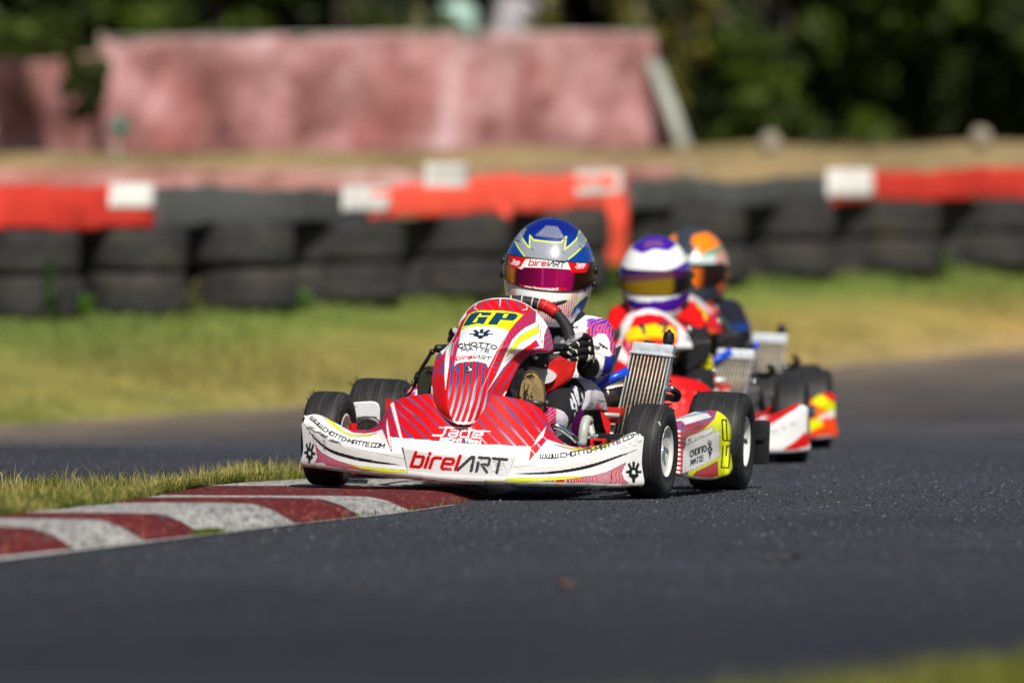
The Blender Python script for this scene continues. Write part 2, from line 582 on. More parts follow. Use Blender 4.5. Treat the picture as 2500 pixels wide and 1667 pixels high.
def glyph(ch, style):
    sq = {
        'A': (.9, [[(0, 0), (0, 1), (.9, 1), (.9, 0)], [(0, .42), (.9, .42)]]),
        'C': (.9, [[(.9, 1), (0, 1), (0, 0), (.9, 0)]]),
        'D': (.9, [[(0, 0), (0, 1), (.75, 1), (.9, .8), (.9, .2), (.75, 0), (0, 0)]]),
        'E': (.85, [[(.85, 1), (0, 1), (0, 0), (.85, 0)], [(0, .5), (.8, .5)]]),
        'G': (.9, [[(.9, 1), (0, 1), (0, 0), (.9, 0), (.9, .5), (.5, .5)]]),
        'H': (.9, [[(0, 0), (0, 1)], [(.9, 0), (.9, 1)], [(0, .5), (.9, .5)]]),
        'I': (.12, [[(.06, 0), (.06, 1)]]),
        'K': (.85, [[(0, 0), (0, 1)], [(.85, 1), (0, .45), (.85, 0)]]),
        'M': (1.1, [[(0, 0), (0, 1), (.55, .35), (1.1, 1), (1.1, 0)]]),
        'N': (.9, [[(0, 0), (0, 1), (.9, 0), (.9, 1)]]),
        'O': (.9, [[(0, 0), (0, 1), (.9, 1), (.9, 0), (0, 0)]]),
        'P': (.85, [[(0, 0), (0, 1), (.85, 1), (.85, .45), (0, .45)]]),
        'R': (.85, [[(0, 0), (0, 1), (.85, 1), (.85, .45), (0, .45)], [(.4, .45), (.85, 0)]]),
        'T': (.9, [[(0, 1), (.9, 1)], [(.45, 1), (.45, 0)]]),
        'W': (1.1, [[(0, 1), (0, 0), (1.1, 0), (1.1, 1)], [(.55, 0), (.55, 1)]]),
        '.': (.12, [[(.06, 0), (.06, .06)]]),
        '-': (.5, [[(0, .48), (.5, .48)]]),
        ' ': (.4, []),
        '1': (.4, [[(0, .8), (.3, 1), (.3, 0)]]),
        '7': (.8, [[(0, 1), (.8, 1), (.3, 0)]]),
        '3': (.8, [[(0, 1), (.8, 1), (.8, 0), (0, 0)], [(.2, .5), (.8, .5)]]),
        'b': (.8, [[(0, 1.38), (0, 0), (.7, 0), (.8, .15), (.8, .9), (.7, 1), (0, 1)]]),
        'i': (.1, [[(.05, 0), (.05, 1)], [(.05, 1.33), (.05, 1.4)]]),
        'r': (.62, [[(0, 0), (0, .85), (.15, 1), (.62, 1)]]),
        'e': (.8, [[(.78, 0), (.12, 0), (0, .12), (0, .88), (.12, 1), (.68, 1), (.8, .88), (.8, .5), (0, .5)]]),
        'l': (.1, [[(.05, 0), (.05, 1.38)]]),
        'a': (.8, [[(.05, 1), (.7, 1), (.8, .9), (.8, 0), (.1, 0), (0, .1), (0, .45), (.1, .55), (.8, .55)]]),
        'd': (.8, [[(.8, 1.38), (.8, 0), (.1, 0), (0, .12), (0, .88), (.1, 1), (.8, 1)]]),
        'k': (.7, [[(0, 0), (0, 1.38)], [(.7, 1), (0, .5), (.7, 0)]]),
        's': (.7, [[(.7, 1), (0, 1), (0, .5), (.7, .5), (.7, 0), (0, 0)]]),
        't': (.5, [[(.1, 1.3), (.1, 0), (.5, 0)], [(-.05, 1), (.5, 1)]]),
        'c': (.7, [[(.7, 1), (0, 1), (0, 0), (.7, 0)]]),
        'o': (.8, [[(0, 0), (0, 1), (.8, 1), (.8, 0), (0, 0)]]),
        'u': (.8, [[(0, 1), (0, 0), (.8, 0), (.8, 1)]]),
        'w': (1., [[(0, 1), (0, 0), (1, 0), (1, 1)], [(.5, 0), (.5, 1)]]),
        'J': (.8, [[(.1, 1.38), (1.1, 1.38)], [(.62, 1.38), (.62, .12), (.5, 0), (-.12, 0)]]),
    }
    geo = {
        'A': (1.0, [[(0, 0), (.5, 1), (1.0, 0)], [(.2, .35), (.8, .35)]]),
        'C': (.95, [arc(.5, .5, .5, .5, 45, 315)]),
        'O': (1.1, [arc(.55, .5, .55, .5, 0, 360, 24)]),
        'M': (1.15, [[(0, 0), (.12, 1), (.57, .2), (1.03, 1), (1.15, 0)]]),
    }
    logo = {
        'A': (1.15, [[(-.1, 0), (.82, 1), (1.0, 1), (1.0, 0)]]),
        'R': (.9, [[(.0, 0), (.0, .62)], [(.0, 1), (.8, 1), (.88, .9), (.88, .6), (.8, .5), (.3, .5), (.85, 0)]]),
        'T': (1.0, [[(-.05, 1), (1.05, 1)], [(.48, .86), (.48, 0)]]),
    }
    if style == 'geo' and ch in geo:
        return geo[ch]
    if style == 'logo' and ch in logo:
        return logo[ch]
    return sq[ch]

def wordmark(cv, b0, b1, b2, cap, pen, red, dark, shear=0.28):
    """the two-part maker's wordmark: lower-case word in red, capitals in grey"""
    cv.text('birel', [b0, b1], cap * 0.74, pen, red, shear, 'sq', 0.34)
    cv.text('ART', [b1 + (b2 - b1) * 0.06, b2], cap, pen * 0.9, dark, shear * 0.55, 'logo', 0.3)

# ------------------------------------------------------------------ SETTING: track, verge, kerb, bank
def blades(name, pos, h, w, lean, colors, mat, kind='stuff', bend=0.5, **kw):
    n = len(pos)
    a = RNG.uniform(0, 2 * math.pi, n)
    side = np.stack([np.cos(a), np.sin(a), np.zeros(n)], 1)
    la = RNG.uniform(0, 2 * math.pi, n)
    ld = np.stack([np.cos(la), np.sin(la), np.zeros(n)], 1) * lean[:, None]
    up = np.array([0, 0, 1.0])
    p0 = pos
    p1 = pos + up * (h * 0.55)[:, None] + ld * (h * 0.35 * bend)[:, None]
    p2 = pos + up * h[:, None] * (1 - 0.25 * lean[:, None]) + ld * h[:, None]
    V = np.stack([p0 - side * (w / 2)[:, None], p0 + side * (w / 2)[:, None],
                  p1 + side * (w * .42)[:, None], p1 - side * (w * .42)[:, None], p2], 1).reshape(-1, 3)
    b = np.arange(n) * 5
    me = bpy.data.meshes.new(name)
    quads = np.stack([b, b + 1, b + 2, b + 3], 1)
    tris = np.stack([b + 3, b + 2, b + 4], 1)
    me.vertices.add(len(V)); me.vertices.foreach_set('co', V.astype(np.float32).ravel())
    li = np.concatenate([quads.ravel(), tris.ravel()])
    me.loops.add(len(li)); me.loops.foreach_set('vertex_index', li.astype(np.int32))
    me.polygons.add(2 * n)
    ls = np.concatenate([np.arange(n) * 4, 4 * n + np.arange(n) * 3])
    me.polygons.foreach_set('loop_start', ls.astype(np.int32))
    me.polygons.foreach_set('loop_total', np.concatenate([np.full(n, 4), np.full(n, 3)]).astype(np.int32))
    me.update(calc_edges=True)
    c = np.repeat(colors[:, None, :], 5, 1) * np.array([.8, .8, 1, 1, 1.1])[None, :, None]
    set_col(me, c.reshape(-1, 3))
    return obj(name, me, mat, None, kind=kind, **kw)

def leafy(name):
    t = NT(name)
    t.base(t.attr())
    t.val('Roughness', 0.6)
    t.val('Specular IOR Level', 0.3)
    tr = t.node('ShaderNodeBsdfTranslucent')
    t.link(t.attr(), tr.inputs[0])
    mx = t.node('ShaderNodeMixShader')
    mx.inputs[0].default_value = 0.25
    t.link(t.b.outputs[0], mx.inputs[1]); t.link(tr.outputs[0], mx.inputs[2])
    t.link(mx.outputs[0], t.t.nodes['Material Output'].inputs[0])
    return t.m
M['blade'] = leafy('grass_blade')
M['leaf'] = leafy('leaf')

# asphalt: bluish dark aggregate with bright chippings; a film of dust from the vertex value
t = NT('asphalt')
stone = t.noise(1, 4, 0.65, vec=(105, 15, 30))
fine = t.noise(1, 3, 0.6, vec=(230, 34, 60))
wide = t.noise(1.0, 5, 0.6, vec=(.55, .42, 1))
c = t.ramp(stone, [(0.36, (0.007, 0.009, 0.014)), (0.5, (0.021, 0.026, 0.039)), (0.62, (0.060, 0.069, 0.090)), (0.76, (0.22, 0.22, 0.23))])
c = t.mix(0.5, c, t.ramp(wide, [(0.36, (0.011, 0.016, 0.029)), (0.64, (0.058, 0.073, 0.106))]))
c = t.mix(0.25, c, t.ramp(fine, [(0.4, (0.02, 0.021, 0.026)), (0.72, (0.12, 0.12, 0.125))]))
sp = t.node('ShaderNodeSeparateColor')
t.link(t.attr(), sp.inputs[0])
dn = t.node('ShaderNodeMath', operation='MULTIPLY')
t.link(sp.outputs[0], dn.inputs[0])
t.link(t.ramp(t.noise(2.2, 6, 0.65, vec=(1, 0.3, 1)), [(0.3, (0.45,) * 3), (0.7, (1.15,) * 3)]), dn.inputs[1])
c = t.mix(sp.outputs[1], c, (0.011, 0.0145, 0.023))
t.base(t.mix(dn.outputs[0], c, (0.27, 0.205, 0.135)))
t.val('Roughness', 0.8); t.val('Specular IOR Level', 0.06)
t.bump(stone, 0.8, 0.006)
M['asphalt'] = t.m

def edge_at(u):
    D = np.interp(u, [-1500, 0, 640, 1300, 2020, 2500, 3100, 4200], [39.5, 41.0, 43.6, 46.0, 48.0, 50.0, 52.0, 54.0])
    z = np.interp(u, [-1500, 0, 640, 1300, 2020, 2500, 3100, 4200], [0, 0, .01, .055, .105, .155, .20, .24])
    return D, z
def wall_at(u):
    D = np.interp(u, [-1500, 0, 640, 1560, 2500, 4200], [44.8, 46.5, 47.6, 50.2, 53.0, 57])
    z = np.interp(u, [-1500, 0, 640, 1560, 2500, 4200], [.28, .31, .345, .42, .49, .58])
    return D, z

us = np.linspace(-1500, 4000, 120)
De, ze = edge_at(us)
Dw, zw = wall_at(us)
def xrow(D):
    return (us - 1250) / F * np.maximum(D, 24) * (1.0 + 6.0 * np.clip((24 - np.minimum(D, 24)) / 24, 0, 1))
rows, dust = [], []
for D in (4, 10, 14, 16, 18, 19, 20, 21, 22, 23, 24, 25, 26, 28, 31, 34, 36, 37.5):
    rows.append(np.stack([xrow(np.full_like(us, D)), np.full_like(us, D), np.zeros_like(us)], 1))
    dust.append(np.full_like(us, 0.04))
for k in np.linspace(0.12, 1, 9):
    D = 37.5 + (De - 37.5) * k
    s = k * k * (3 - 2 * k)
    rows.append(np.stack([(us - 1250) / F * D, D, ze * s], 1))
    far = De - D
    dust.append(np.clip(0.05 + 0.95 * np.exp(-far / np.interp(us, [0, 900, 1800, 2500], [2.8, 2.4, 3.2, 4.0])), 0, 1))
P = np.stack(rows)
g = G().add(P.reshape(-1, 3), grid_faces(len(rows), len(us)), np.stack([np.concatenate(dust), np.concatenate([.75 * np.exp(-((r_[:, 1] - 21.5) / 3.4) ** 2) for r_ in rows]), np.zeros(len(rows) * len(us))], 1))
obj('track', g.mesh('track'), M['asphalt'], None, kind='structure')

# loose and standing chippings of the surface dressing around the point of focus
n = 90000
q = np.stack([RNG.uniform(-1.75, 2.2, n), 20.0 + 22.0 * RNG.beta(2.6, 2.8, n), np.full(n, .0005)], 1)
hh = RNG.gamma(3, .0007, n)
w_ = RNG.uniform(.002, .0055, n)
th_ = RNG.uniform(0, 6.28, n)
V = np.stack([q + np.stack([w_ * np.cos(th_ + k), w_ * np.sin(th_ + k), -.001 + 0 * w_], 1) for k in (0, 2.1, 4.2)] + [q + np.stack([w_ * .2, 0 * w_, hh], 1)], 1).reshape(-1, 3)
b_ = np.arange(n) * 4
tri = np.concatenate([np.stack([b_ + i, b_ + j, b_ + 3], 1) for i, j in ((0, 1), (1, 2), (2, 0))])
me = bpy.data.meshes.new('chippings')
me.vertices.add(4 * n); me.vertices.foreach_set('co', V.astype(np.float32).ravel())
me.loops.add(9 * n); me.loops.foreach_set('vertex_index', tri.astype(np.int32).ravel())
me.polygons.add(3 * n); me.polygons.foreach_set('loop_start', (np.arange(3 * n) * 3).astype(np.int32)); me.polygons.foreach_set('loop_total', np.full(3 * n, 3, np.int32))
me.update(calc_edges=True)
tone = np.where(RNG.uniform(0, 1, n) < .05, RNG.uniform(.08, .20, n), RNG.uniform(.012, .060, n))
set_col(me, np.repeat(tone[:, None] * np.array([.90, 1.0, 1.16]), 4, 0))
t = NT('chipping'); t.base(t.attr()); t.val('Roughness', .8); t.val('Specular IOR Level', .1)
obj('chippings', me, t.m, None, kind='stuff')

# the land all round, to the horizon
t = NT('field')
t.base(t.ramp(t.noise(0.15, 6, 0.6), [(0.35, (0.10, 0.11, 0.035)), (0.65, (0.17, 0.14, 0.06))]))
t.val('Roughness', 0.95)
g = G().add([(-900, -300, -.06), (900, -300, -.06), (900, 1500, -.06), (-900, 1500, -.06)], [(0, 1, 2, 3)])
obj('ground', g.mesh('ground', False), t.m, None, kind='structure')

# grass bank behind the track: green at the tyre wall, dry lower down
t = NT('bank_turf')
col = t.attr()
n1 = t.noise(1.6, 7, 0.65, vec=(1, .7, 1))
n2 = t.noise(9, 5, 0.6)
col = t.mix(1.0, col, t.ramp(n1, [(0.3, (.62, .66, .5)), (0.5, (1, 1, 1)), (0.7, (1.35, 1.2, 1.05))]), 'MULTIPLY')
col = t.mix(1.0, col, t.ramp(n2, [(0.35, (.75, .78, .7)), (0.65, (1.15, 1.12, 1.1))]), 'MULTIPLY')
t.base(col)
t.val('Roughness', 0.95); t.val('Specular IOR Level', .05)
t.bump(n2, 0.6, 0.03)
M['turf'] = t.m
GREEN, OLIVE, STRAW, SAND = np.array([.180, .230, .055]), np.array([.215, .205, .058]), np.array([.35, .27, .095]), np.array([.34, .25, .13])
rows, cols = [], []
def ramp_col(k, u):
    r = np.interp(u, [0, 1000, 2500], [0, .5, 1])[:, None]
    low = OLIVE * np.array([.8, .95, .8]) * (1 - r) + SAND * r
    mid = OLIVE * (1 - r) + STRAW * .95 * r
    mid2 = OLIVE * 1.08 * (1 - r) + (OLIVE * .5 + STRAW * .5) * r
    keys = [low, mid, mid2, np.tile(GREEN, (len(u), 1)), np.tile(GREEN * .9, (len(u), 1))]
    ks = [0, .22, .48, .72, 1.0]
    i = max(0, min(3, np.searchsorted(ks, k, 'right') - 1))
    x = (k - ks[i]) / (ks[i + 1] - ks[i])
    return keys[i] * (1 - x) + keys[i + 1] * x
for k in np.linspace(0, 1, 14):
    D = De + (Dw + .1 - De) * k
    z = ze + (zw - ze) * (k ** 0.9) + .025 * np.sin(us / 170 + k * 4) * math.sin(math.pi * k)
    rows.append(np.stack([(us - 1250) / F * D, D, z + (.004 if k > 0 else -.01)], 1))
    cols.append(ramp_col(k, us))
for D, z, cc in ((1.0, .02, OLIVE * .6), (2.2, .12, STRAW * .8), (None, .93, np.array([.31, .235, .13])), (None, 1.06, np.array([.31, .235, .13]))):
    if D is not None:
        DD, zz = Dw + D, zw + z
    else:
        DD = np.full_like(us, 57.6 if z < 1 else 58.8)
        zz = np.full_like(us, z) - np.interp(us, [0, 1500, 2500], [.04, .0, -.02]) + .02 * np.sin(us / 90)
    rows.append(np.stack([(us - 1250) / F * DD, DD, zz], 1))
    cols.append(np.tile(cc, (len(us), 1)))
for D in (64, 80, 140):
    rows.append(np.stack([(us - 1250) / F * D * (1 if D < 70 else 2), np.full_like(us, D), np.full_like(us, 1.05)], 1))
    cols.append(np.tile(OLIVE * .3, (len(us), 1)))
P = np.stack(rows)
g = G().add(P.reshape(-1, 3), grid_faces(len(rows), len(us)), np.concatenate(cols))
obj('grass_bank', g.mesh('grass_bank'), M['turf'], None, kind='structure')

# blades on the bank, thickest under the tyre wall
n = 26000
u = RNG.uniform(-250, 2750, n)
k = np.clip(RNG.beta(1.6, 1.1, n), 0.02, 0.985)
k[:6000] = RNG.uniform(.9, .985, 6000)
a, b = edge_at(u); c_, d_ = wall_at(u)
D = a + (c_ + .05 - a) * k
pos = np.stack([(u - 1250) / F * D, D, b + (d_ - b) * k ** .9 - .005], 1)
r = np.interp(u, [0, 1000, 2500], [.1, .5, 1])[:, None]
kk = np.clip((k - .40) / .32, 0, 1)[:, None]
cc = (OLIVE * (1 - r) + STRAW * r) * (1 - kk) + GREEN * kk
cc = cc * RNG.uniform(.7, 1.3, (n, 1))
h = RNG.uniform(.02, .055, n); h[:6000] = RNG.uniform(.02, .055, 6000)
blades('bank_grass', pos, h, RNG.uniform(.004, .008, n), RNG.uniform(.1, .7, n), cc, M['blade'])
n = 5000                                        # dry grass on the crest behind the wall
u = RNG.uniform(-250, 2750, n)
D = RNG.uniform(57.4, 59.2, n)
pos = np.stack([(u - 1250) / F * D, D, np.interp(D, [57.6, 58.8], [.93, 1.05]) - np.interp(u, [0, 1500, 2500], [.04, 0, -.02]) - .03], 1)
blades('dry_grass', pos, RNG.uniform(.03, .09, n), RNG.uniform(.006, .011, n), RNG.uniform(.1, .8, n), np.array([.31, .235, .13]) * RNG.uniform(.7, 1.3, (n, 1)), M['blade'])

# ------------------------------------------------------------------ kerb
KE = smooth_path([(-2.35, 22.4), (-1.75, 24.0), (-1.18, 26.235), (-.885, 27.4), (-.57, 28.75), (-.2757, 30.0), (-.09, 31.2), (.03, 32.4), (.08, 33.4)], 900)
KT = np.gradient(KE, axis=0); KT /= np.linalg.norm(KT, axis=1, keepdims=True)
KN = np.stack([-KT[:, 1], KT[:, 0]], 1)          # to the left, away from the road
def kerb_row(off, z, i0, i1, n):
    ii = np.linspace(i0, i1, n)
    e = np.stack([np.interp(ii, np.arange(900), KE[:, k]) for k in (0, 1)], 1)
    m = np.stack([np.interp(ii, np.arange(900), KN[:, k]) for k in (0, 1)], 1)
    # the apex end of the kerb is broader and flatter
    wf = np.interp(e[:, 1], [28.8, 30.6, 32], [1.0, 2.2, 2.3])
    zf = np.interp(e[:, 1], [29.2, 30.8], [1.0, .52])
    o_ = off if off <= .2 else .2 + (off - .2) * wf
    q = e + m * np.reshape(o_, (-1, 1))
    return np.column_stack([q, z * zf])
KPROF = [(0.0, .003), (.018, .012), (.06, .036), (.102, .050), (.118, .0525), (.20, .0545), (.34, .055), (.46, .053), (.475, .046), (.48, .02)]
def kerb_mat(name, a, b, worn, amt):
    t = NT(name)
    n1 = t.noise(1, 8, 0.75, vec=(60, 9, 30))
    n2 = t.noise(1, 5, 0.7, vec=(130, 17, 60))
    n3 = t.noise(3.5, 5, 0.6)
    c = t.mix(t.ramp(n3, [(.35, (0, 0, 0)), (.7, (1, 1, 1))]), a, b)
    c = t.mix(t.ramp(n1, [(amt, (0, 0, 0)), (amt + .09, (1, 1, 1))]), c, worn)
    c = t.mix(t.ramp(n2, [(.34, (.9, .9, .9)), (.47, (0, 0, 0))]), c, (.05, .045, .05))
    n4 = t.noise(1, 6, .7, vec=(22, 3, 10))
    c = t.mix(t.ramp(n4, [(.55, (0, 0, 0)), (.70, (.8, .8, .8))]), c, (.075, .070, .072))
    t.base(c)
    t.val('Roughness', .85); t.val('Specular IOR Level', .1)
    t.bump(n2, .8, .004)
    return t.m
M['kerb_red'] = kerb_mat('kerb_red', (.080, .009, .012), (.135, .017, .016), (.26, .075, .05), .53)
M['kerb_white'] = kerb_mat('kerb_white', (.31, .31, .31), (.45, .44, .41), (.18, .175, .175), .50)
M['kerb_concrete'] = plain('kerb_concrete', (.24, .23, .21), .9, 0, .25, 25, 0, .4)
g = G()
R_ = np.stack([kerb_row(o + .001 if o < .4 else o - .004, z - .006, 0, 899, 160) for o, z in KPROF])
g.add(R_.reshape(-1, 3), grid_faces(len(KPROF), 160))
kerb = obj('kerb', g.mesh('kerb'), M['kerb_concrete'], None, kind='structure')
idx = lambda D: float(np.interp(D, KE[:, 1], np.arange(900)))
marks = [22.6, 23.2, 23.8, 24.4, 25.0, 25.6, 26.2, 26.83, 27.42, 27.95, 28.85, 29.5, 30.05, 31.5, 32.3, 33.2]
for n, (d0, d1) in enumerate(zip(marks[:-1], marks[1:])):
    i0, i1 = idx(d0) + .12, idx(d1) - .12
    R_ = np.stack([kerb_row(o, z, i0, i1, 24) for o, z in KPROF])
    R_[..., 2] += .0016 * vnoise(R_[..., :2].reshape(-1, 2), 14, 3).reshape(R_.shape[:2])
    me = sheet('kerb_block', R_, .006, (0, 0, 1))
    obj('kerb_block', me, M['kerb_red' if n % 2 == 0 else 'kerb_white'], kerb)

# painted line at the foot of the kerb
M['line_paint'] = kerb_mat('line_paint', (.50, .50, .48), (.40, .40, .38), (.06, .06, .065), .55)
R_ = np.stack([kerb_row(-.012 - k * .012 * w, .0045, idx(22.5), idx(31.0), 120) for k, w in ((0, 1), (1, 1), (2, 1), (3, 1))])
taper = np.interp(np.linspace(22.5, 30.6, 120), [22.5, 26.2, 27.4, 28.2, 30.6], [1, .9, .35, .2, .12])
R_ = kerb_row(-.010, .0045, idx(22.5), idx(30.6), 120), kerb_row(-.078, .0045, idx(22.5), idx(30.6), 120)
R2 = R_[0] + (R_[1] - R_[0]) * taper[:, None]
g = G().add(np.concatenate([R_[0], R2]), grid_faces(2, 120))
obj('edge_line', fix_normals(g.mesh('edge_line')), M['line_paint'], None, kind='structure')

# ------------------------------------------------------------------ infield verge behind the kerb
def verge_z(x, y, inner):
    """ground height of the verge; inner = distance behind the kerb's back edge"""
    base = .045 * np.interp(y, [29.2, 31.0], [1, .55]) + .012 * np.clip(inner / 1.2, 0, 1)
    n = .012 * np.sin(3.1 * x + 1.3 * y) + .010 * np.sin(7.3 * x - 2.1 * y + 1)
    return base + n * np.clip(inner / .3, 0, 1)
VN = 90
ii = np.linspace(idx(22.4), idx(33.2), VN)
e = np.stack([np.interp(ii, np.arange(900), KE[:, k]) for k in (0, 1)], 1)
m = np.stack([np.interp(ii, np.arange(900), KN[:, k]) for k in (0, 1)], 1)
back = e + m * (.2 + .27 * np.interp(e[:, 1], [28.8, 30.6, 32], [1.0, 2.2, 2.3]))[:, None]
FAR = np.stack([np.interp(np.linspace(0, 1, VN), [0, .55, .8, 1], [-9, -2.2, -.9, -.27]), np.interp(np.linspace(0, 1, VN), [0, .5, .8, 1], [30.9, 31.25, 31.6, 33.0])], 1)
rows, cols = [], []
for k in np.linspace(0, 1, 40) ** 1.6:
    # rays from the kerb back edge towards the far boundary
    q = back * (1 - k) + FAR * k
    inner = np.linalg.norm(q - back, axis=1)
    z = verge_z(q[:, 0], q[:, 1], inner)
    fall = np.clip((1 - k) / .08, 0, 1)
    rows.append(np.column_stack([q, z * fall - .01 * (1 - fall)]))
P = np.stack(rows)
VERGE_P = P
cols = np.tile(np.array([.075, .07, .028]), (P.shape[0] * P.shape[1], 1))
cols *= (1 + .35 * vnoise(P.reshape(-1, 3)[:, :2], 4, 9))[:, None]
g = G().add(P.reshape(-1, 3), grid_faces(len(rows), VN), cols)
obj('verge', fix_normals(g.mesh('verge')), M['turf'], None, kind='structure')

def on_verge(n, a_lo, a_hi, b_lo, b_hi, pw=1.0):
    """random points over the verge grid; a along the kerb, b away from it (0..1)"""
    a = RNG.uniform(a_lo, a_hi, n) * (VN - 1)
    b = (b_lo + (b_hi - b_lo) * RNG.uniform(0, 1, n) ** pw) * 39
    i, j = np.clip(a.astype(int), 0, VN - 2), np.clip(b.astype(int), 0, 38)
    x, y = (a - i)[:, None], (b - j)[:, None]
    return (VERGE_P[j, i] * (1 - x) * (1 - y) + VERGE_P[j, i + 1] * x * (1 - y)
            + VERGE_P[j + 1, i] * (1 - x) * y + VERGE_P[j + 1, i + 1] * x * y)
n = 150000
pos = np.concatenate([on_verge(90000, .15, .995, 0, 1), on_verge(60000, .15, .99, 0, .5, .8)])
vis = np.abs(pos[:, 0] / pos[:, 1]) < 1500 / F
pos = pos[vis]
pos = pos[~((pos[:, 0] > -.70) & (pos[:, 0] < -.30) & (pos[:, 1] < 31.45) & (pos[:, 1] > 29.6))]
pos = pos[vnoise(pos[:, :2], 16, 33) + .6 * vnoise(pos[:, :2], 41, 34) > RNG.normal(-.35, .22, len(pos))]; n = len(pos)
pat = vnoise(pos[:, :2], 5, 21)
lush = lin(62, 84, 16); dry = lin(184, 168, 104); mid = lin(112, 122, 36)
w = np.clip(.45 + .5 * pat + RNG.normal(0, .3, n), 0, 1)[:, None]
cc = np.where(w < .5, lush * (1 - 2 * w) + mid * 2 * w, mid * (2 - 2 * w) + dry * (2 * w - 1)) * RNG.uniform(.6, 1.25, (n, 1)) * .8
h = RNG.gamma(3.0, .0060, n) * (1 + .45 * pat)
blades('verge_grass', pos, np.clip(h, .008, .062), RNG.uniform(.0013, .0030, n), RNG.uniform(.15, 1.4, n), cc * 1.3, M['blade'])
n = 1500                                        # taller straw stalks
pos = on_verge(n, .25, .95, .02, .95)
blades('grass_stalks', pos, RNG.uniform(.035, .075, n), RNG.uniform(.0014, .0026, n), RNG.uniform(.05, .6, n), dry * RNG.uniform(.7, 1.2, (n, 1)), M['blade'])
n = 700                                         # moss and grass in the joint between kerb and road
tt = np.concatenate([RNG.normal(idx(27.98), 4, 640), RNG.uniform(idx(28.6), idx(31), 60)])
q = np.stack([np.interp(tt, np.arange(900), KE[:, k]) for k in (0, 1)], 1) + RNG.normal(0, .008, (n, 2))
blades('joint_moss', np.column_stack([q, np.full(n, .003)]), RNG.uniform(.006, .02, n), RNG.uniform(.002, .005, n), RNG.uniform(.3, 1, n), lin(110, 130, 25) * RNG.uniform(.5, 1.1, (n, 1)), M['blade'])
n = 9000                                        # near verge at the camera's side of the road, out of focus
v0 = RNG.uniform(0, 1, n)
D = RNG.uniform(17.6, 20.6, n)
edge_x = np.interp(D, [17.6, 18.6, 19.6, 20.6], [-.2, .35, .75, 1.25])
pos = np.stack([edge_x + (2.6 - edge_x) * v0 ** 1.1, D, np.full(n, -.002)], 1)
cc = np.where(RNG.uniform(0, 1, (n, 1)) < .6, lin(112, 122, 36), lin(150, 142, 66)) * RNG.uniform(.6, 1.2, (n, 1))
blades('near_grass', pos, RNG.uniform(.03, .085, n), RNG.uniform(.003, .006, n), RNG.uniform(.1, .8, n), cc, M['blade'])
ex = [(-.35, 17.2), (.3, 18.55), (.75, 19.5), (1.25, 20.7), (3.2, 22.5), (3.2, 16.5), (-.35, 16.5)]
g = G().add([(x, y, .004) for x, y in ex], [tuple(range(len(ex)))], np.array([.06, .065, .02]))
obj('near_verge', fix_normals(g.mesh('near_verge', False)), M['turf'], None, kind='structure')

# small things lying on the road
p = on_z(1905, 1368, 0)
g = G()
v, f = tube_geo([p + (-.04, -.02, .006), p + (-.015, .01, .008), (p + (.02, .0, .007)), p + (.045, .02, .012)], [.004, .006, .006, .003], 8)
g.add(v, f)
v, f = box_geo(p + (0, 0, .003), (.055, .03, .004), None, .001)
g.add(v, f)
thing('rubber_scrap', 'dark strip of torn rubber lying on the asphalt to the right', 'rubber scrap', me=g.mesh('rubber_scrap'), mat=M['rubber_hose'])
p = on_z(1378, 1432, 0)
g = G()
L = np.array([[(-.016 + .032 * a / 6, (.5 - abs(a / 6 - .45)) * .05 * s, .005 + .006 * abs(s) + .002 * math.sin(a)) for a in range(7)] for s in (-1, 0, 1)])
me = sheet('dry_leaf', L + p, .0012, (0, 0, 1))
thing('dry_leaf', 'small orange dry leaf lying on the asphalt in the foreground', 'leaf', me=me, mat=plain('dry_leaf', (.36, .17, .05), .8, 0, .3, 40))

# ------------------------------------------------------------------ tyre wall
t = NT('old_tyre')
n1 = t.noise(6, 6, .65); n2 = t.noise(1.7, 4, .6)
c = t.ramp(n1, [(.3, (.018, .018, .019)), (.6, (.038, .038, .039)), (.8, (.085, .08, .07))])
c = t.mix(t.ramp(n2, [(.45, (0, 0, 0)), (.8, (.55, .55, .55))]), c, (.10, .083, .06))
t.base(c); t.val('Roughness', .75); t.val('Specular IOR Level', .2); t.bump(n1, .4, .01)
M['old_tyre'] = t.m
def wall_tyre_mesh(name):
    R0, w = .5, .5      # unit tyre: radius .5, half width .5, scaled per thing
    pr = [(-.38, .30), (-.47, .33), (-.5, .38), (-.495, .44), (-.45, .485), (-.36, .498)]
    for k in range(5):
        a = -.30 + .12 * k
        pr += [(a + .01, .50), (a + .11, .50)]
    pr += [(.36, .498), (.45, .485), (.495, .44), (.5, .38), (.47, .33), (.38, .30), (.30, .325), (0, .44), (-.30, .325)]
    v, f = lathe_geo(pr, 'z', 40, closed=True)
    return fix_normals(G().add(v, f).mesh(name))
wt = wall_tyre_mesh('tyre')
def belt_z(u):
    zb = np.interp(u, [-300, 0, 378, 940, 1500, 1800, 2000, 2500, 2900], [.675, .685, .69, .72, .765, .775, .79, .81, .83])
    zt = np.interp(u, [-300, 0, 378, 900, 1200, 1500, 1800, 2000, 2500, 2900], [.85, .86, .862, .835, .895, .90, .885, .91, .955, .97])
    return zb, zt
gaps = [-330, -66, 197, 457, 723, 989, 1236, 1490, 1556, 1824, 2045, 2300, 2560, 2800]
where = ['at the left edge of the frame', 'second column from the left edge', 'third column from the left, below the white patch',
         'fourth column from the left', 'fifth column from the left', 'left of the leading driver', 'directly behind the leading helmet',
         None, 'just right of the two following helmets', 'right of the orange helmet, second column', 'under the right white patch', 'at the right edge of the frame', 'beyond the right edge']
first = True
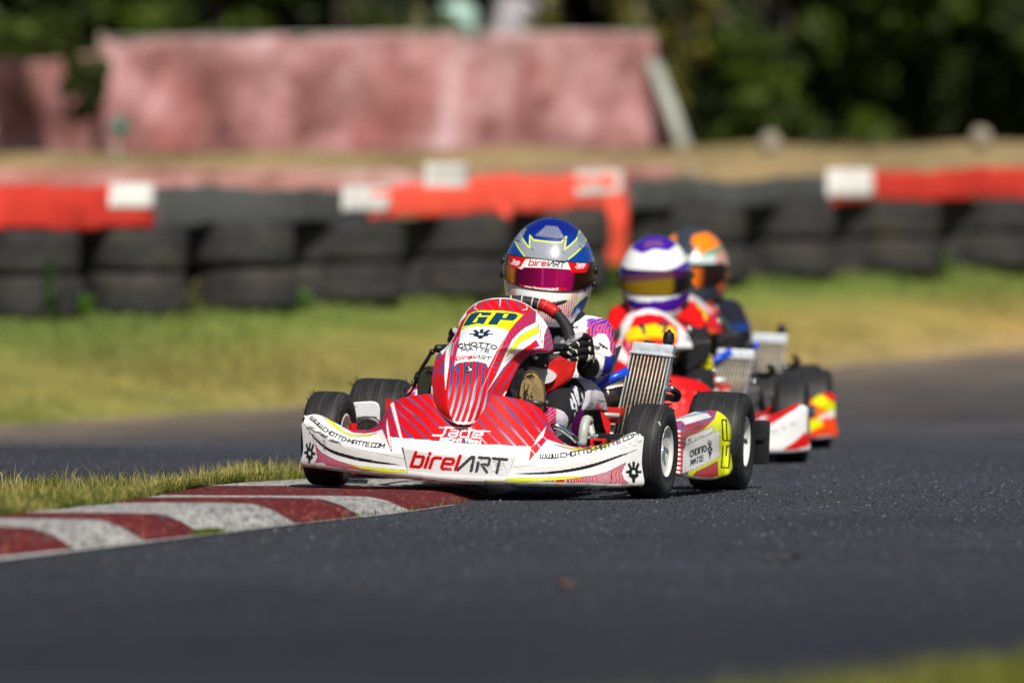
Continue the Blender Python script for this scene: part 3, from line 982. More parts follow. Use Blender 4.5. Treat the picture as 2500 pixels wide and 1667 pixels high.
for n, (a, b) in enumerate(zip(gaps[:-1], gaps[1:])):
    if b - a < 120:
        continue
    uc = (a + b) / 2
    Dc, zc = wall_at(uc)
    zb, _ = belt_z(uc)
    dia = (b - a) / F * Dc * 1.0
    h = (zb - zc) / 2
    for lvl in (0, 1):
        lab = ('lower' if lvl == 0 else 'upper') + ' front tyre ' + (where[n] if n < len(where) and where[n] else 'in the middle')
        o = thing('tyre', lab, 'tyre', ((uc - 1250) / F * Dc + RNG.normal(0, .006), float(Dc) + (.0 if lvl else -.012) + RNG.normal(0, .01), zc + h * (lvl + .5)),
                  (RNG.normal(0, .015), RNG.normal(0, .015), RNG.uniform(0, 6)), 'tyres stacked in the barrier', wt, M['old_tyre'])
        o.scale = (dia, dia, h * .97)

GAPN = ['out of frame on the left', 'at the left edge of the frame', 'between the first and second front stacks from the left', 'between the second and third front stacks', 'between the third and fourth front stacks', 'between the fourth and fifth front stacks', 'just left of the leading helmet', 'behind the hanging red strap', 'just right of the hanging red strap', 'just right of the orange helmet', 'under the middle of the right grey cover', 'under the right red cover', 'at the right edge of the frame', 'out of frame on the right']
for n in range(len(gaps)):
    uc = gaps[n] + (12 if n % 2 else -9)
    Dc, zc = wall_at(uc)
    zb, _ = belt_z(uc)
    h = (zb - zc) / 2
    for lvl in (0, 1):
        o = thing('tyre', ('lower' if lvl == 0 else 'upper') + ' second-row tyre ' + GAPN[n], 'tyre',
                  ((uc - 1250) / F * Dc, float(Dc) + .36, zc + h * (lvl + .5)), (0.0, 0.0, RNG.uniform(0, 6)), 'tyres of the second row in the barrier', wt, M['old_tyre'])
        o.scale = (.44, .44, h)

def belt(name, label, u0, u1, mat, zoff=0.0, cat='barrier cover', patches=(), group='rubber covers on the tyre wall', drop=None):
    root = None
    n = max(8, int((u1 - u0) / 18))
    uu = np.linspace(u0, u1, n)
    D, _ = wall_at(uu); zb, zt = belt_z(uu)
    wob = .006 * np.sin(uu / 37) + .004 * np.sin(uu / 13)
    prof = []
    for dd, k in ((-.235, -.02), (-.225, .12), (-.20, .38), (-.15, .66), (-.08, .88), (.02, 1.0), (.13, 1.03), (.24, .96), (.30, .8)):
        DD = D + dd * .42 - .006 - zoff
        prof.append(np.stack([(uu - 1250) / F * DD, DD, zb + (zt - zb) * k + wob + zoff], 1))
    me = sheet(name, np.stack(prof), .012, (0, -1, 1))
    root = thing(name, label, cat, me=me, mat=mat, group=group)
    return root
def patch(root, name, u0, u1, v0, v1, mat, extra=.012):
    """painted board fixed on the front of a cover: traced between heights v0 (top) and v1"""
    n = 10
    uu = np.linspace(u0, u1, n)
    rr = []
    for v in np.linspace(v1, v0, 6):
        D, _ = wall_at(uu); zb, zt = belt_z(uu)
        z = CAM_H - (v - 462) / F * (D - .2)
        k = np.clip((z - zb) / (zt - zb), -.02, 1.1)
        dd = np.interp(k, [-.02, .12, .38, .66, .88, 1.0, 1.1], [-.235, -.225, -.20, -.15, -.08, .0, .03])
        DD = D + dd * .42 - .006 - extra
        rr.append(np.stack([(uu - 1250) / F * DD, DD, CAM_H - (v - 462) / F * DD], 1))
    return obj(name, sheet(name, np.stack(rr), .01, (0, -1, .5)), mat, root)
def faded(name, a, b, s=2.2):
    t = NT(name)
    n1 = t.noise(s, 6, .65); n2 = t.noise(11, 5, .6)
    c = t.ramp(n1, [(.3, a), (.7, b)])
    c = t.mix(t.ramp(n2, [(.5, (0, 0, 0)), (.85, (.5, .5, .5))]), c, np.asarray(a) * .35)
    t.base(c); t.val('Roughness', .65); t.val('Specular IOR Level', .2); t.bump(n2, .2, .01)
    return t.m
M['belt_red'] = faded('belt_red', (.36, .022, .014), (.58, .045, .026))
M['belt_red_bright'] = faded('belt_red_bright', (.72, .075, .04), (.80, .10, .06))
M['belt_black'] = faded('belt_black', (.040, .042, .040), (.075, .078, .075))
M['belt_white'] = faded('belt_white', (.52, .51, .47), (.70, .69, .66))
r = belt('barrier_cover', 'red rubber cover on the tyre wall at the far left with one white patch', -320, 378, M['belt_red'])
patch(r, 'white_patch', 268, 377, 447, 508, M['belt_white'])
belt('barrier_cover', 'dark grey rubber cover between the left red cover and the middle red one', 380, 900, M['belt_black'])
r = belt('barrier_cover', 'bright red rubber cover behind the leading helmet with three white patches', 905, 1533, M['belt_red_bright'], .008)
patch(r, 'white_patch', 838, 953, 455, 517, M['belt_white'], .02)
patch(r, 'white_patch', 1041, 1144, 398, 457, M['belt_white'], .02)
patch(r, 'white_patch', 1408, 1523, 417, 478, M['belt_white'], .02)
uu = np.linspace(1484, 1534, 6)
rr = []
for v in np.linspace(650, 470, 14):
    D, _ = wall_at(uu)
    DD = D - .24 - .004 * math.sin(v / 20) + .13 * np.clip((545 - v) / 60, 0, 1)
    rr.append(np.stack([(uu - 1250) / F * DD, DD, CAM_H - (v - 462) / F * DD], 1))
obj('red_strap', sheet('red_strap', np.stack(rr), .012, (0, -1, 0)), M['belt_red_bright'], r)
uu = np.linspace(1222, 1252, 5)
rr = []
for v in np.linspace(548, 500, 6):
    D, _ = wall_at(uu)
    DD = D - .12 - .12 * np.clip((v - 500) / 30, 0, 1)
    w_ = 1 - .5 * (v - 500) / 48
    rr.append(np.stack([(1237 + (uu - 1237) * w_ - 1250) / F * DD, DD, CAM_H - (v - 462) / F * DD], 1))
obj('red_tab', sheet('red_tab', np.stack(rr), .012, (0, -1, 0)), M['belt_red_bright'], r)
belt('barrier_cover', 'dark grey rubber cover behind the two following helmets', 1538, 2026, M['belt_black'])
r = belt('barrier_cover', 'red rubber cover at the far right with a white end patch', 2030, 2900, M['belt_red'])
patch(r, 'white_patch', 2022, 2134, 413, 482, M['belt_white'])

# weeds at the foot of the wall
def weed(label, u, vb, vt, wid, n, col, group='weeds at the foot of the tyre wall'):
    D = float(wall_at(u)[0]) - .30
    p0 = at_depth(np.array(u), np.array(vb), D)
    H = (vb - vt) / F * D
    W = wid / F * D
    root = thing('weed', label, 'weed', tuple(p0), group=group)
    g = G()
    v, f = tube_geo([(0, 0, -.02), (.01, 0, H * .5), (0, .01, H * .95)], [.006, .005, .002], 6)
    g.add(v, f); obj('stem', g.mesh('stem'), M['weed_stem'], root)
    g = G()
    for k in range(n):
        a = RNG.uniform(0, 6.28); hh = H * RNG.uniform(.08, 1)
        l = W * RNG.uniform(.5, 1.0) * (1.1 - .6 * hh / H)
        d = np.array([math.cos(a), math.sin(a), RNG.uniform(.1, .9)]); d /= np.linalg.norm(d)
        s = np.array([-math.sin(a), math.cos(a), 0]) * l * .22
        b = np.array([0, 0, hh])
        g.add([b, b + d * l * .5 + s, b + d * l, b + d * l * .5 - s], [(0, 1, 2, 3)], col * RNG.uniform(1.1, 2.2))
    obj('foliage', g.mesh('foliage', False), M['leaf'], root)
M['weed_stem'] = plain('weed_stem', (.08, .12, .03), .7)
weed('tall leafy green weed against the tyres at the far left', 120, 792, 628, 50, 90, np.array([.06, .15, .012]))
weed('low green weed between the second and third tyre columns', 205, 780, 725, 60, 40, np.array([.10, .20, .02]))
weed('brownish weed in the gap between the third and fourth columns', 478, 762, 690, 40, 45, np.array([.14, .12, .03]))
weed('small green weed left of the leading kart by the wall', 745, 752, 712, 45, 40, np.array([.10, .22, .02]))
weed('green weed below the red strap beside the second helmet', 1505, 722, 645, 40, 60, np.array([.13, .21, .03]))
weed('green weed at the foot of the wall on the right', 2300, 676, 630, 60, 60, np.array([.09, .17, .02]))

# ------------------------------------------------------------------ debris netting, its post and prop, things behind
t = NT('netting')
n1 = t.noise(2.1, 8, .74); n2 = t.noise(1.0, 5, .6); n3 = t.noise(7, 5, .6, vec=(1, 1, .5))
c = t.ramp(n1, [(.34, (.14, .05, .05)), (.45, (.36, .155, .155)), (.54, (.50, .26, .27)), (.66, (.74, .52, .56))])
c = t.mix(t.ramp(n2, [(.52, (0, 0, 0)), (.66, (.75, .75, .75))]), c, (.50, .15, .14))
c = t.mix(t.ramp(n3, [(.55, (0, 0, 0)), (.8, (.45, .45, .45))]), c, (.20, .12, .10))
t.base(c); t.val('Roughness', .8)
# open weave: fine crossed threads with holes
tc = t.node('ShaderNodeTexCoord')
mp = t.node('ShaderNodeMapping'); mp.inputs['Rotation'].default_value = (0, math.radians(45), 0)
t.link(tc.outputs['Object'], mp.inputs[0])
wv = t.node('ShaderNodeTexWave'); wv.bands_direction = 'X'; wv.inputs['Scale'].default_value = 34
wv2 = t.node('ShaderNodeTexWave'); wv2.bands_direction = 'Z'; wv2.inputs['Scale'].default_value = 34
t.link(mp.outputs[0], wv.inputs['Vector']); t.link(mp.outputs[0], wv2.inputs['Vector'])
mxn = t.node('ShaderNodeMath', operation='MAXIMUM')
t.link(wv.outputs['Fac'], mxn.inputs[0]); t.link(wv2.outputs['Fac'], mxn.inputs[1])
gt = t.node('ShaderNodeMath', operation='GREATER_THAN'); gt.inputs[1].default_value = .38
t.link(mxn.outputs[0], gt.inputs[0])
t.link(gt.outputs[0], t.b.inputs['Alpha'])
M['net'] = t.m
def line_path(p, n):
    p = np.asarray(p, float)
    q = np.linspace(p[0, 0], p[-1, 0], n)
    return np.stack([q, np.interp(q, p[:, 0], p[:, 1])], 1)
def net(name, label, outline_top, outline_bot, D, n=90, amp=.03):
    a = line_path(outline_top, n); b = line_path(outline_bot, n)
    a[:, 1] += 3 * np.sin(a[:, 0] / 40)
    rr = []
    for k in np.linspace(0, 1, 22):
        q = b * (1 - k) + a * k
        dd = D + amp * np.sin(q[:, 0] / 61 + 2 * k) + amp * .8 * np.sin(q[:, 0] / 23 - 5 * k) + amp * .5 * np.sin(q[:, 0] / 140 + 7 * k)
        rr.append(at_depth(q[:, 0], q[:, 1], dd))
    root = thing(name, label, 'netting fence')
    obj('mesh_sheet', sheet('mesh_sheet', np.stack(rr), .004, (0, -1, 0)), M['net'], root)
    return root
M['post'] = plain('weathered_post', (.34, .36, .31), .7, .1, .3, 12)
M['wood'] = plain('grey_wood', (.26, .22, .16), .85, 0, .3, 9)
ND = 60.0
r = net('netting_fence', 'long faded pink debris netting stretched behind the tyre wall', [(252, 100), (480, 96), (700, 90), (1100, 84), (1400, 82), (1596, 84)],
        [(248, 374), (400, 374), (800, 372), (1200, 372), (1400, 368), (1636, 366)], ND)
r0 = net('netting_fence', 'older sagging pink netting at the far left, partly under dark leaves', [(-300, 120), (0, 140), (120, 150), (250, 128)], [(-300, 374), (0, 374), (120, 374), (254, 374)], ND + .25, 40)
for k, u in enumerate((256, 690, 1010, 1330, 1604)):
    a = at_depth(np.array(u), np.array(392.), ND + .06); b = at_depth(np.array(u - (8 if k < 4 else 14)), np.array(82.), ND + .06)
    g = G(); v, f = tube_geo([a, b], .016, 8); g.add(v, f)
    obj('post', g.mesh('post'), M['wood'], r)
a = at_depth(np.array([262., 690, 1100, 1590]), np.array([96., 89, 82, 82]), ND + .03)
g = G(); v, f = tube_geo(a, .009, 8); g.add(v, f)
obj('top_wire', g.mesh('top_wire'), M['post'], r)
r = net('netting_fence', 'low strip of pink netting just above the tyre wall', [(-300, 412), (300, 412), (700, 415), (1100, 425), (1500, 405), (1645, 402)],
        [(-300, 500), (300, 500), (900, 500), (1645, 480)], 55.6, 60, .015)
g = G()
for (u0, v0, u1, v1, rad, dD) in ((1588, 150, 1676, 392, .027, -.35), (1606, 160, 1690, 392, .022, -.25)):
    a = at_depth(np.array(u0), np.array(float(v0)), ND + .02); b = at_depth(np.array(u1), np.array(float(v1)), ND + dD)
    v, f = tube_geo([a, b], rad, 10); g.add(v, f)
thing('prop', 'two pale sloping props holding up the right end of the pink netting', 'fence prop', me=g.mesh('prop'), mat=M['post'])
def stone(label, u, v, r, D, mat, name='stone', cat='stone'):
    p = at_depth(np.array(u), np.array(float(v)), D)
    vv, f = ball_geo((0, 0, 0), 1, 16, 12)
    vv = vv * (1 + .12 * vnoise(vv, 2.2, int(u)))[:, None] * np.array([r, r, r * 1.05])
    thing(name, label, cat, tuple(p), me=G().add(vv, f).mesh(name), mat=mat, group='pale stones on the dry crest')
M['stone'] = plain('pale_stone', (.27, .235, .18), .9, 0, .25, 10, 0, .4)
stone('pale rounded stone on the dry crest nearer the props', 1880, 350, .058, 58.4, M['stone'])
stone('pale rounded stone on the dry crest near the right edge', 2394, 338, .055, 58.4, M['stone'])
stone('small pale stone below the foot of the props', 1687, 418, .035, 56.6, M['stone'])
p = at_depth(np.array(292.), np.array(310.), 57.4)
r = thing('marker_post', 'thin marker post with a small teal disc in front of the pink netting', 'marker', tuple(p))
v, f = lathe_geo([(-.012, .0), (-.012, .045), (.012, .045), (.012, 0)], 'y', 20)
obj('disc', G().add(v, f).mesh('disc'), plain('teal_paint', (.008, .17, .12), .5), r)
v, f = tube_geo([(-.03, .02, -.28), (-.005, .016, .02)], .009, 8)
obj('stake', G().add(v, f).mesh('stake'), M['post'], r)
p = at_depth(np.array(1116.), np.array(45.), 67.0)
v, f = lathe_geo([(-.55, .0), (-.55, .09), (-.2, .11), (.0, .115), (.05, .11), (.08, .085), (.085, .03), (.11, .028), (.11, 0)], 'z', 28)
thing('water_drum', 'pale teal drum standing behind the netting top', 'drum', tuple(p), me=G().add(v, f).mesh('water_drum'), mat=plain('teal_drum', (.42, .62, .56), .5))
p = at_depth(np.array(1225.), np.array(40.), 68.0)
v, f = box_geo((0, 0, -.25), (.22, .2, .75), Euler((.0, .25, .3)).to_matrix(), .03)
thing('grey_crate', 'tilted grey crate half hidden behind the netting beside the teal drum', 'crate', tuple(p), me=G().add(v, f).mesh('grey_crate'), mat=plain('grey_crate', (.34, .32, .35), .7, 0, .4, 6))

# ------------------------------------------------------------------ trees and shrubs
def crown_mesh(name, boxes, n, size, colors, seed):
    r = np.random.default_rng(seed)
    cs, rr, lum = [], [], []
    for (cx, cy, cz, rx, ry, rz, k) in boxes:
        d = r.normal(size=(k, 3)); d /= np.linalg.norm(d, axis=1, keepdims=True)
        d *= r.uniform(.45, 1, (k, 1))
        cs.append(np.array([cx, cy, cz]) + d * np.array([rx, ry, rz]))
        rr.append(r.uniform(.10, .26, k) * (rx + rz) / 1.6)
    cs, rr = np.concatenate(cs), np.concatenate(rr)
    tint = r.uniform(0, 1, len(cs))
    ci = r.integers(0, len(cs), n)
    d = r.normal(size=(n, 3)); d /= np.linalg.norm(d, axis=1, keepdims=True)
    p = cs[ci] + d * (rr[ci] * r.uniform(.35, 1, n) ** .5)[:, None]
    nrm = d + r.normal(0, .6, (n, 3)); nrm /= np.linalg.norm(nrm, axis=1, keepdims=True)
    a = np.cross(nrm, r.normal(size=(n, 3))); a /= np.linalg.norm(a, axis=1, keepdims=True)
    b = np.cross(nrm, a)
    s = size * r.uniform(.6, 1.35, n)[:, None]
    V = np.stack([p - a * s * .5, p - b * s * .28 + nrm * s * .06, p + a * s * .5, p + b * s * .28 + nrm * s * .06], 1).reshape(-1, 3)
    q = np.arange(n) * 4
    me = bpy.data.meshes.new(name)
    me.vertices.add(4 * n); me.vertices.foreach_set('co', V.astype(np.float32).ravel())
    f = np.stack([q, q + 1, q + 2, q + 3], 1).astype(np.int32)
    me.loops.add(4 * n); me.loops.foreach_set('vertex_index', f.ravel())
    me.polygons.add(n)
    me.polygons.foreach_set('loop_start', (np.arange(n) * 4).astype(np.int32))
    me.polygons.foreach_set('loop_total', np.full(n, 4, np.int32))
    me.update(calc_edges=True)
    c0, c1 = np.asarray(colors[0]), np.asarray(colors[1])
    w = np.clip(tint[ci] * .8 + r.uniform(-.15, .35, n), 0, 1)[:, None]
    cc = (c0 * (1 - w) + c1 * w) * r.uniform(.7, 1.3, (n, 1))
    set_col(me, np.repeat(cc, 4, 0))
    return me
M['bark'] = plain('bark', (.075, .06, .045), .9, 0, .35, 14, 0, .5)
M['bark_pale'] = plain('bark_pale', (.20, .19, .09), .85, 0, .35, 10, 0, .4)
def tree(name, label, u, D, z0, H, W, n, colors, seed, group=None, cat='tree', size=.085, low=.1, depth=.7):
    x = (u - 1250) / F * D
    root = thing(name, label, cat, (x, D, z0), group=group)
    r = np.random.default_rng(seed)
    g = G()
    v, f = tube_geo([(0, 0, -.1), (.03, 0, H * .3), (-.02, .03, H * .6), (0, 0, H * .9)], [.03 * W, .028 * W, .02 * W, .008], 8); g.add(v, f)
    for k in range(6):
        a = r.uniform(0, 6.28); h0 = H * r.uniform(.15, .6)
        e = np.array([math.cos(a) * W * .42, math.sin(a) * W * .3, h0 + H * r.uniform(.12, .3)])
        v, f = tube_geo([(0, 0, h0), e * np.array([.5, .5, 1]) - (0, 0, .05), e], [.025 * W, .018 * W, .006], 6); g.add(v, f)
    obj('trunk', g.mesh('trunk'), M['bark'], root)
    boxes = []
    for k in range(7):
        boxes.append((r.uniform(-.28, .28) * W, r.uniform(-.25, .25) * W * depth, H * (low + (1 - low) * (k + .5) / 7), W * .36, W * .34 * depth, H * .12, 18))
    obj('crown', crown_mesh('crown', boxes, n, size, colors, seed), M['leaf'], root)
DK = ((.010, .020, .003), (.075, .120, .005))
DK2 = ((.009, .017, .003), (.060, .090, .006))
YG = ((.06, .065, .008), (.17, .16, .02))
gname = 'shrubs and trees behind the netting'
tree('shrub', 'dense dark green shrub filling the top left corner', 60, 64.5, .95, 3.0, 1.9, 18000, DK, 1, gname, 'shrub')
tree('shrub', 'dark shrub hanging over the low left part of the netting', 158, 58.9, 1.30, 2.2, .40, 9000, DK2, 21, gname, 'shrub', .05, -.02)
tree('shrub', 'dark green shrub above the left half of the netting', 520, 65.5, .95, 3.2, 1.9, 18000, DK, 2, gname, 'shrub')
tree('shrub', 'dark shrub above the middle of the netting left of the teal drum', 880, 66.5, .95, 3.2, 1.5, 15000, DK2, 3, gname, 'shrub')
tree('shrub', 'yellow-green shrub hanging at the right end of the netting', 1655, 61.6, 1.05, 2.6, .42, 3200, YG, 4, gname, 'shrub', .06)
tree('shrub', 'broad dark green shrub right of the props', 1900, 64.0, 1.0, 3.0, 1.9, 21000, DK, 5, gname, 'shrub', .085, .02)
tree('shrub', 'dark shrub in the right background', 2250, 64.6, 1.0, 3.2, 1.8, 20000, DK, 6, gname, 'shrub', .085, .02)
tree('shrub', 'darkest shrub at the right edge of the frame', 2560, 64.4, 1.0, 3.2, 1.8, 17000, DK2, 7, gname, 'shrub', .085, .02)
tree('shrub', 'olive shrub behind the netting just left of its right end', 1480, 65.5, 1.0, 3.0, .7, 4500, ((.03, .04, .006), (.12, .13, .02)), 8, gname, 'shrub', .07)
for k, (u, D, lab) in enumerate(((1008, 64, 'slender pale trunk left of the teal drum'), (1335, 63, 'slender yellow-green trunk behind the middle of the netting'), (1555, 62, 'slender pale trunk near the right end of the netting'))):
    x = (u - 1250) / F * D
    root = thing('sapling', lab, 'tree', (x, D, 1.0), group='slender trunks behind the netting')
    g = G(); v, f = tube_geo([(0, 0, -.1), (.02, 0, .8), (0, .02, 1.7), (.04, 0, 3.0)], [.055, .05, .042, .02], 8); g.add(v, f)
    obj('trunk', g.mesh('trunk'), M['bark_pale'], root)
    obj('crown', crown_mesh('crown', [(0, 0, 2.6, .6, .4, .7, 14), (0, 0, 1.5, .12, .12, .9, 8)], 2200, .07, YG, 40 + k), M['leaf'], root)
# the wood behind everything reads as one mass
bx = []
for k in range(90):
    bx.append((RNG.uniform(-9, 9), RNG.uniform(73, 79), 1 + RNG.uniform(0, 7), 1.0, .9, .8, 9))
for k in range(150):
    bx.append((RNG.uniform(-7, 7), RNG.uniform(68.5, 71), .9 + RNG.uniform(-.3, 3.2), .8, .4, .6, 9))
me = crown_mesh('woodland', bx, 200000, .30, ((.008, .015, .004), (.04, .065, .008)), 77)
obj('woodland', me, M['leaf'], None, kind='stuff')

# ------------------------------------------------------------------ KARTS
M['white_plastic'] = plain('white_plastic', (.68, .69, .70), .35, 0, .05)
HALF_F, HALF_R, WB = 0.451, 0.49, 0.94      # half tracks and wheelbase
RF, RR, WF, WR = 0.130, 0.1395, 0.108, 0.165

def tyre_prof(R, W, rb=.069):
    h = W / 2
    out = [(-h * .80, rb), (-h * .94, rb + .014), (-h, rb + .030), (-h * .99, R - .026), (-h * .93, R - .012), (-h * .80, R - .003), (-h * .6, R),
           (-h * .2, R + .0006), (h * .2, R + .0006), (h * .6, R), (h * .80, R - .003), (h * .93, R - .012), (h * .99, R - .026), (h, rb + .030), (h * .94, rb + .014), (h * .80, rb),
           (h * .6, rb - .004), (-h * .6, rb - .004)]
    return out

def rim_prof(W, sgn):
    """dished disc on the outer side (sgn), open drum on the inner"""
    h = W / 2
    p = [(h * .86, .0715), (h * .90, .069), (h * .86, .0655), (h * .74, .063), (h * .70, .058), (h * .66, .030), (h * .66, .016), (h * .72, .015), (h * .72, .0),
         (h * .60, .0), (h * .56, .05), (h * .50, .058), (-h * .70, .060), (-h * .84, .0625), (-h * .90, .066), (-h * .86, .0715), (-h * .74, .0705), (-h * .6, .065), (h * .6, .065), (h * .74, .0705)]
    return [(a * sgn, r) for a, r in p]

M['thread'] = plain('stitch_thread', (.6, .6, .52), .8)
WHEELS = {}
def wheel_meshes(R, W, sgn, seg):
    k = (R, W, sgn, seg)
    if k not in WHEELS:
        v, f = lathe_geo(tyre_prof(R, W), 'x', seg, closed=True)
        ty = fix_normals(G().add(v, f).mesh('tyre'))
        v, f = lathe_geo(rim_prof(W, sgn), 'x', seg, closed=True)
        rm = fix_normals(G().add(v, f).mesh('rim', auto=40))
        h = W / 2 * sgn
        g = G()
        v, f = lathe_geo([(h * .66, .0), (h * .66, .012), (h * .80, .012), (h * .82, .010), (h * .92, .009), (h * .93, .005), (h * .93, .0)], 'x', 6); g.add(v, f)
        v, f = lathe_geo([(h * .70, .0), (h * .70, .016), (h * .74, .016), (h * .74, 0)], 'x', 20); g.add(v, f)
        nut = fix_normals(g.mesh('hub_nut', False))
        v, f = lathe_geo([(h * .60, .0015), (h * .60, .010), (-h * .2, .012), (-h * .8, .016), (-h * .95, .014), (-h * .95, .0)], 'x', 12)
        ax = fix_normals(G().add(v, f).mesh('hub'))
        WHEELS[k] = (ty, rm, nut, ax)
    return WHEELS[k]

def add_wheel(root, x, y, R, W, steer=0.0, camber=0.0, z=None, seg=72, scuff=False):
    sgn = 1 if x > 0 else -1
    ty, rm, nut, ax = wheel_meshes(R, W, sgn, seg)
    w = obj('wheel', rm, M['rim'], root)
    w.location = (x, y, R if z is None else z)
    w.rotation_euler = (RNG.uniform(0, 6), camber, steer)
    w.rotation_mode = 'XYZ'
    obj('tyre', ty, M['tyre'], w)
    obj('hub_nut', nut, M['chrome'], w)
    obj('hub', ax, M['engine'], w)
    return w

# --- bodywork surfaces, traced on the survey drawing with the station of every point -------------------------
def nose_y(u):
    return -.33 + .19 * (np.abs((u - 1150) / 412.0) ** 2.2)

def nose_surface(nu, nv):
    def C(pts, dy):
        p = [(q[0], q[1], nose_y(q[0]) + (dy(q[0]) if callable(dy) else dy)) for q in pts]
        return p
    rim_dy = lambda u: np.interp(u, [735, 766, 850, 900, 960, 1052, 1140, 1231, 1300, 1343, 1430, 1547, 1582], [.03, .035, .10, .115, .12, .115, .12, .12, .13, .13, .12, .035, .03])
    mid_dy = lambda u: .5 * rim_dy(u) - .010
    bot = [(739, 1139), (802, 1147), (904, 1160), (996, 1169), (1083, 1179), (1160, 1182), (1231, 1184), (1300, 1187), (1427, 1188), (1519, 1189), (1567, 1186)]
    lip = [(734, 1128), (802, 1136), (904, 1149), (996, 1158), (1083, 1167), (1160, 1171), (1231, 1173), (1300, 1176), (1427, 1178), (1519, 1180), (1573, 1176)]
    mid = [(740, 1094), (762, 1090), (802, 1106), (879, 1122), (955, 1134), (1000, 1137), (1083, 1143), (1160, 1146), (1250, 1152), (1300, 1155), (1400, 1150), (1479, 1143), (1530, 1138), (1567, 1128)]
    crease = [(736, 1036), (751, 1048), (802, 1075), (879, 1096), (930, 1104), (983, 1104), (1057, 1108), (1134, 1113), (1259, 1120), (1300, 1130), (1402, 1117), (1479, 1101), (1530, 1087), (1572, 1068)]
    rim = [(745, 1015), (766, 1011), (789, 1016), (812, 1028), (835, 1040), (863, 1050), (889, 1051), (912, 1044), (927, 1029), (940, 1008), (955, 985), (981, 972), (1019, 965), (1052, 962),
           (1140, 960), (1231, 968), (1261, 974), (1300, 986), (1318, 999), (1333, 1015), (1343, 1037), (1359, 1065), (1384, 1084), (1415, 1090), (1453, 1087), (1499, 1076), (1524, 1064), (1547, 1055), (1566, 1056)]
    # half way up the top surface
    a = smooth_path([(u, v) for u, v in crease], 41); b = smooth_path([(u, v) for u, v in rim], 41)
    uq = np.linspace(0, 1, 41)
    ca = np.stack([np.interp(np.linspace(742, 1566, 41), a[:, 0], a[:, 1])], 1)[:, 0]
    cb = np.stack([np.interp(np.linspace(742, 1566, 41), b[:, 0], b[:, 1])], 1)[:, 0]
    uu = np.linspace(742, 1566, 41)
    bul = np.interp(uu, [742, 900, 1000, 1150, 1300, 1420, 1566], [.50, .50, .44, .42, .46, .5, .5])
    top = [(u_, x * (1 - m_) + y * m_) for u_, x, y, m_ in zip(uu, ca, cb, bul)]
    under = [(u + (6 if u < 1150 else -6), v - 6) for u, v in bot]
    back = [(u, v + 12) for u, v in rim]
    curves = [C(under, .10), C(bot, .012), C(lip, -.004), C(mid, -.002), C(crease, .0), C(top, mid_dy), C(rim, rim_dy), C(back, lambda u: rim_dy(u) + .012)]
    # columns aligned by u, not by arc length
    def even(c):
        c = np.asarray(c)
        s = smooth_path(c, 1400)
        us_ = np.linspace(0, 1, nu)
        t = (s[:, 0] - 735) / (1573 - 735)
        t = np.maximum.accumulate(np.clip(t, -.0, 1.0) + np.linspace(0, 1e-3, len(t)))
        t = (t - t[0]) / (t[-1] - t[0])
        return np.stack([np.interp(us_, t, s[:, k]) for k in range(3)], 1)
    A = np.stack([even(c) for c in curves])
    m = len(A)
    # spend rows where they are seen
    tq = np.interp(np.linspace(0, 1, nv), [0, .03, .08, .16, .34, .52, .74, .96, 1], np.array([0, .5, 1, 2, 3, 4, 5, 6, 7.]) )
    i = np.clip(tq.astype(int), 0, m - 2); x = (tq - i)[:, None, None]
    T = np.empty_like(A); T[0], T[-1] = A[1] - A[0], A[-1] - A[-2]; T[1:-1] = (A[2:] - A[:-2]) / 2
    T[4] *= .35; T[1] *= .6; T[6] *= .5
    B = ((2 * x**3 - 3 * x**2 + 1) * A[i] + (x**3 - 2 * x**2 + x) * T[i] + (-2 * x**3 + 3 * x**2) * A[i + 1] + (x**3 - x**2) * T[i + 1])
    # the wings end in rounded returns that run back beside the tyres
    ends = [(0.6, .006), (1.6, .016), (3.5, .03), (6.5, .05), (10, .075)]
    lf = [B[:, :1] + np.array([q, 0, y]) for q, y in ends[::-1]]
    rt = [B[:, -1:] + np.array([-q, 0, y]) for q, y in ends]
    return np.concatenate(lf + [B] + rt, 1)

def panel_y(v):
    return np.interp(v, [727, 740, 760, 800, 860, 920, 980, 1037], [.075, .045, .012, -.055, -.150, -.224, -.266, -.291])

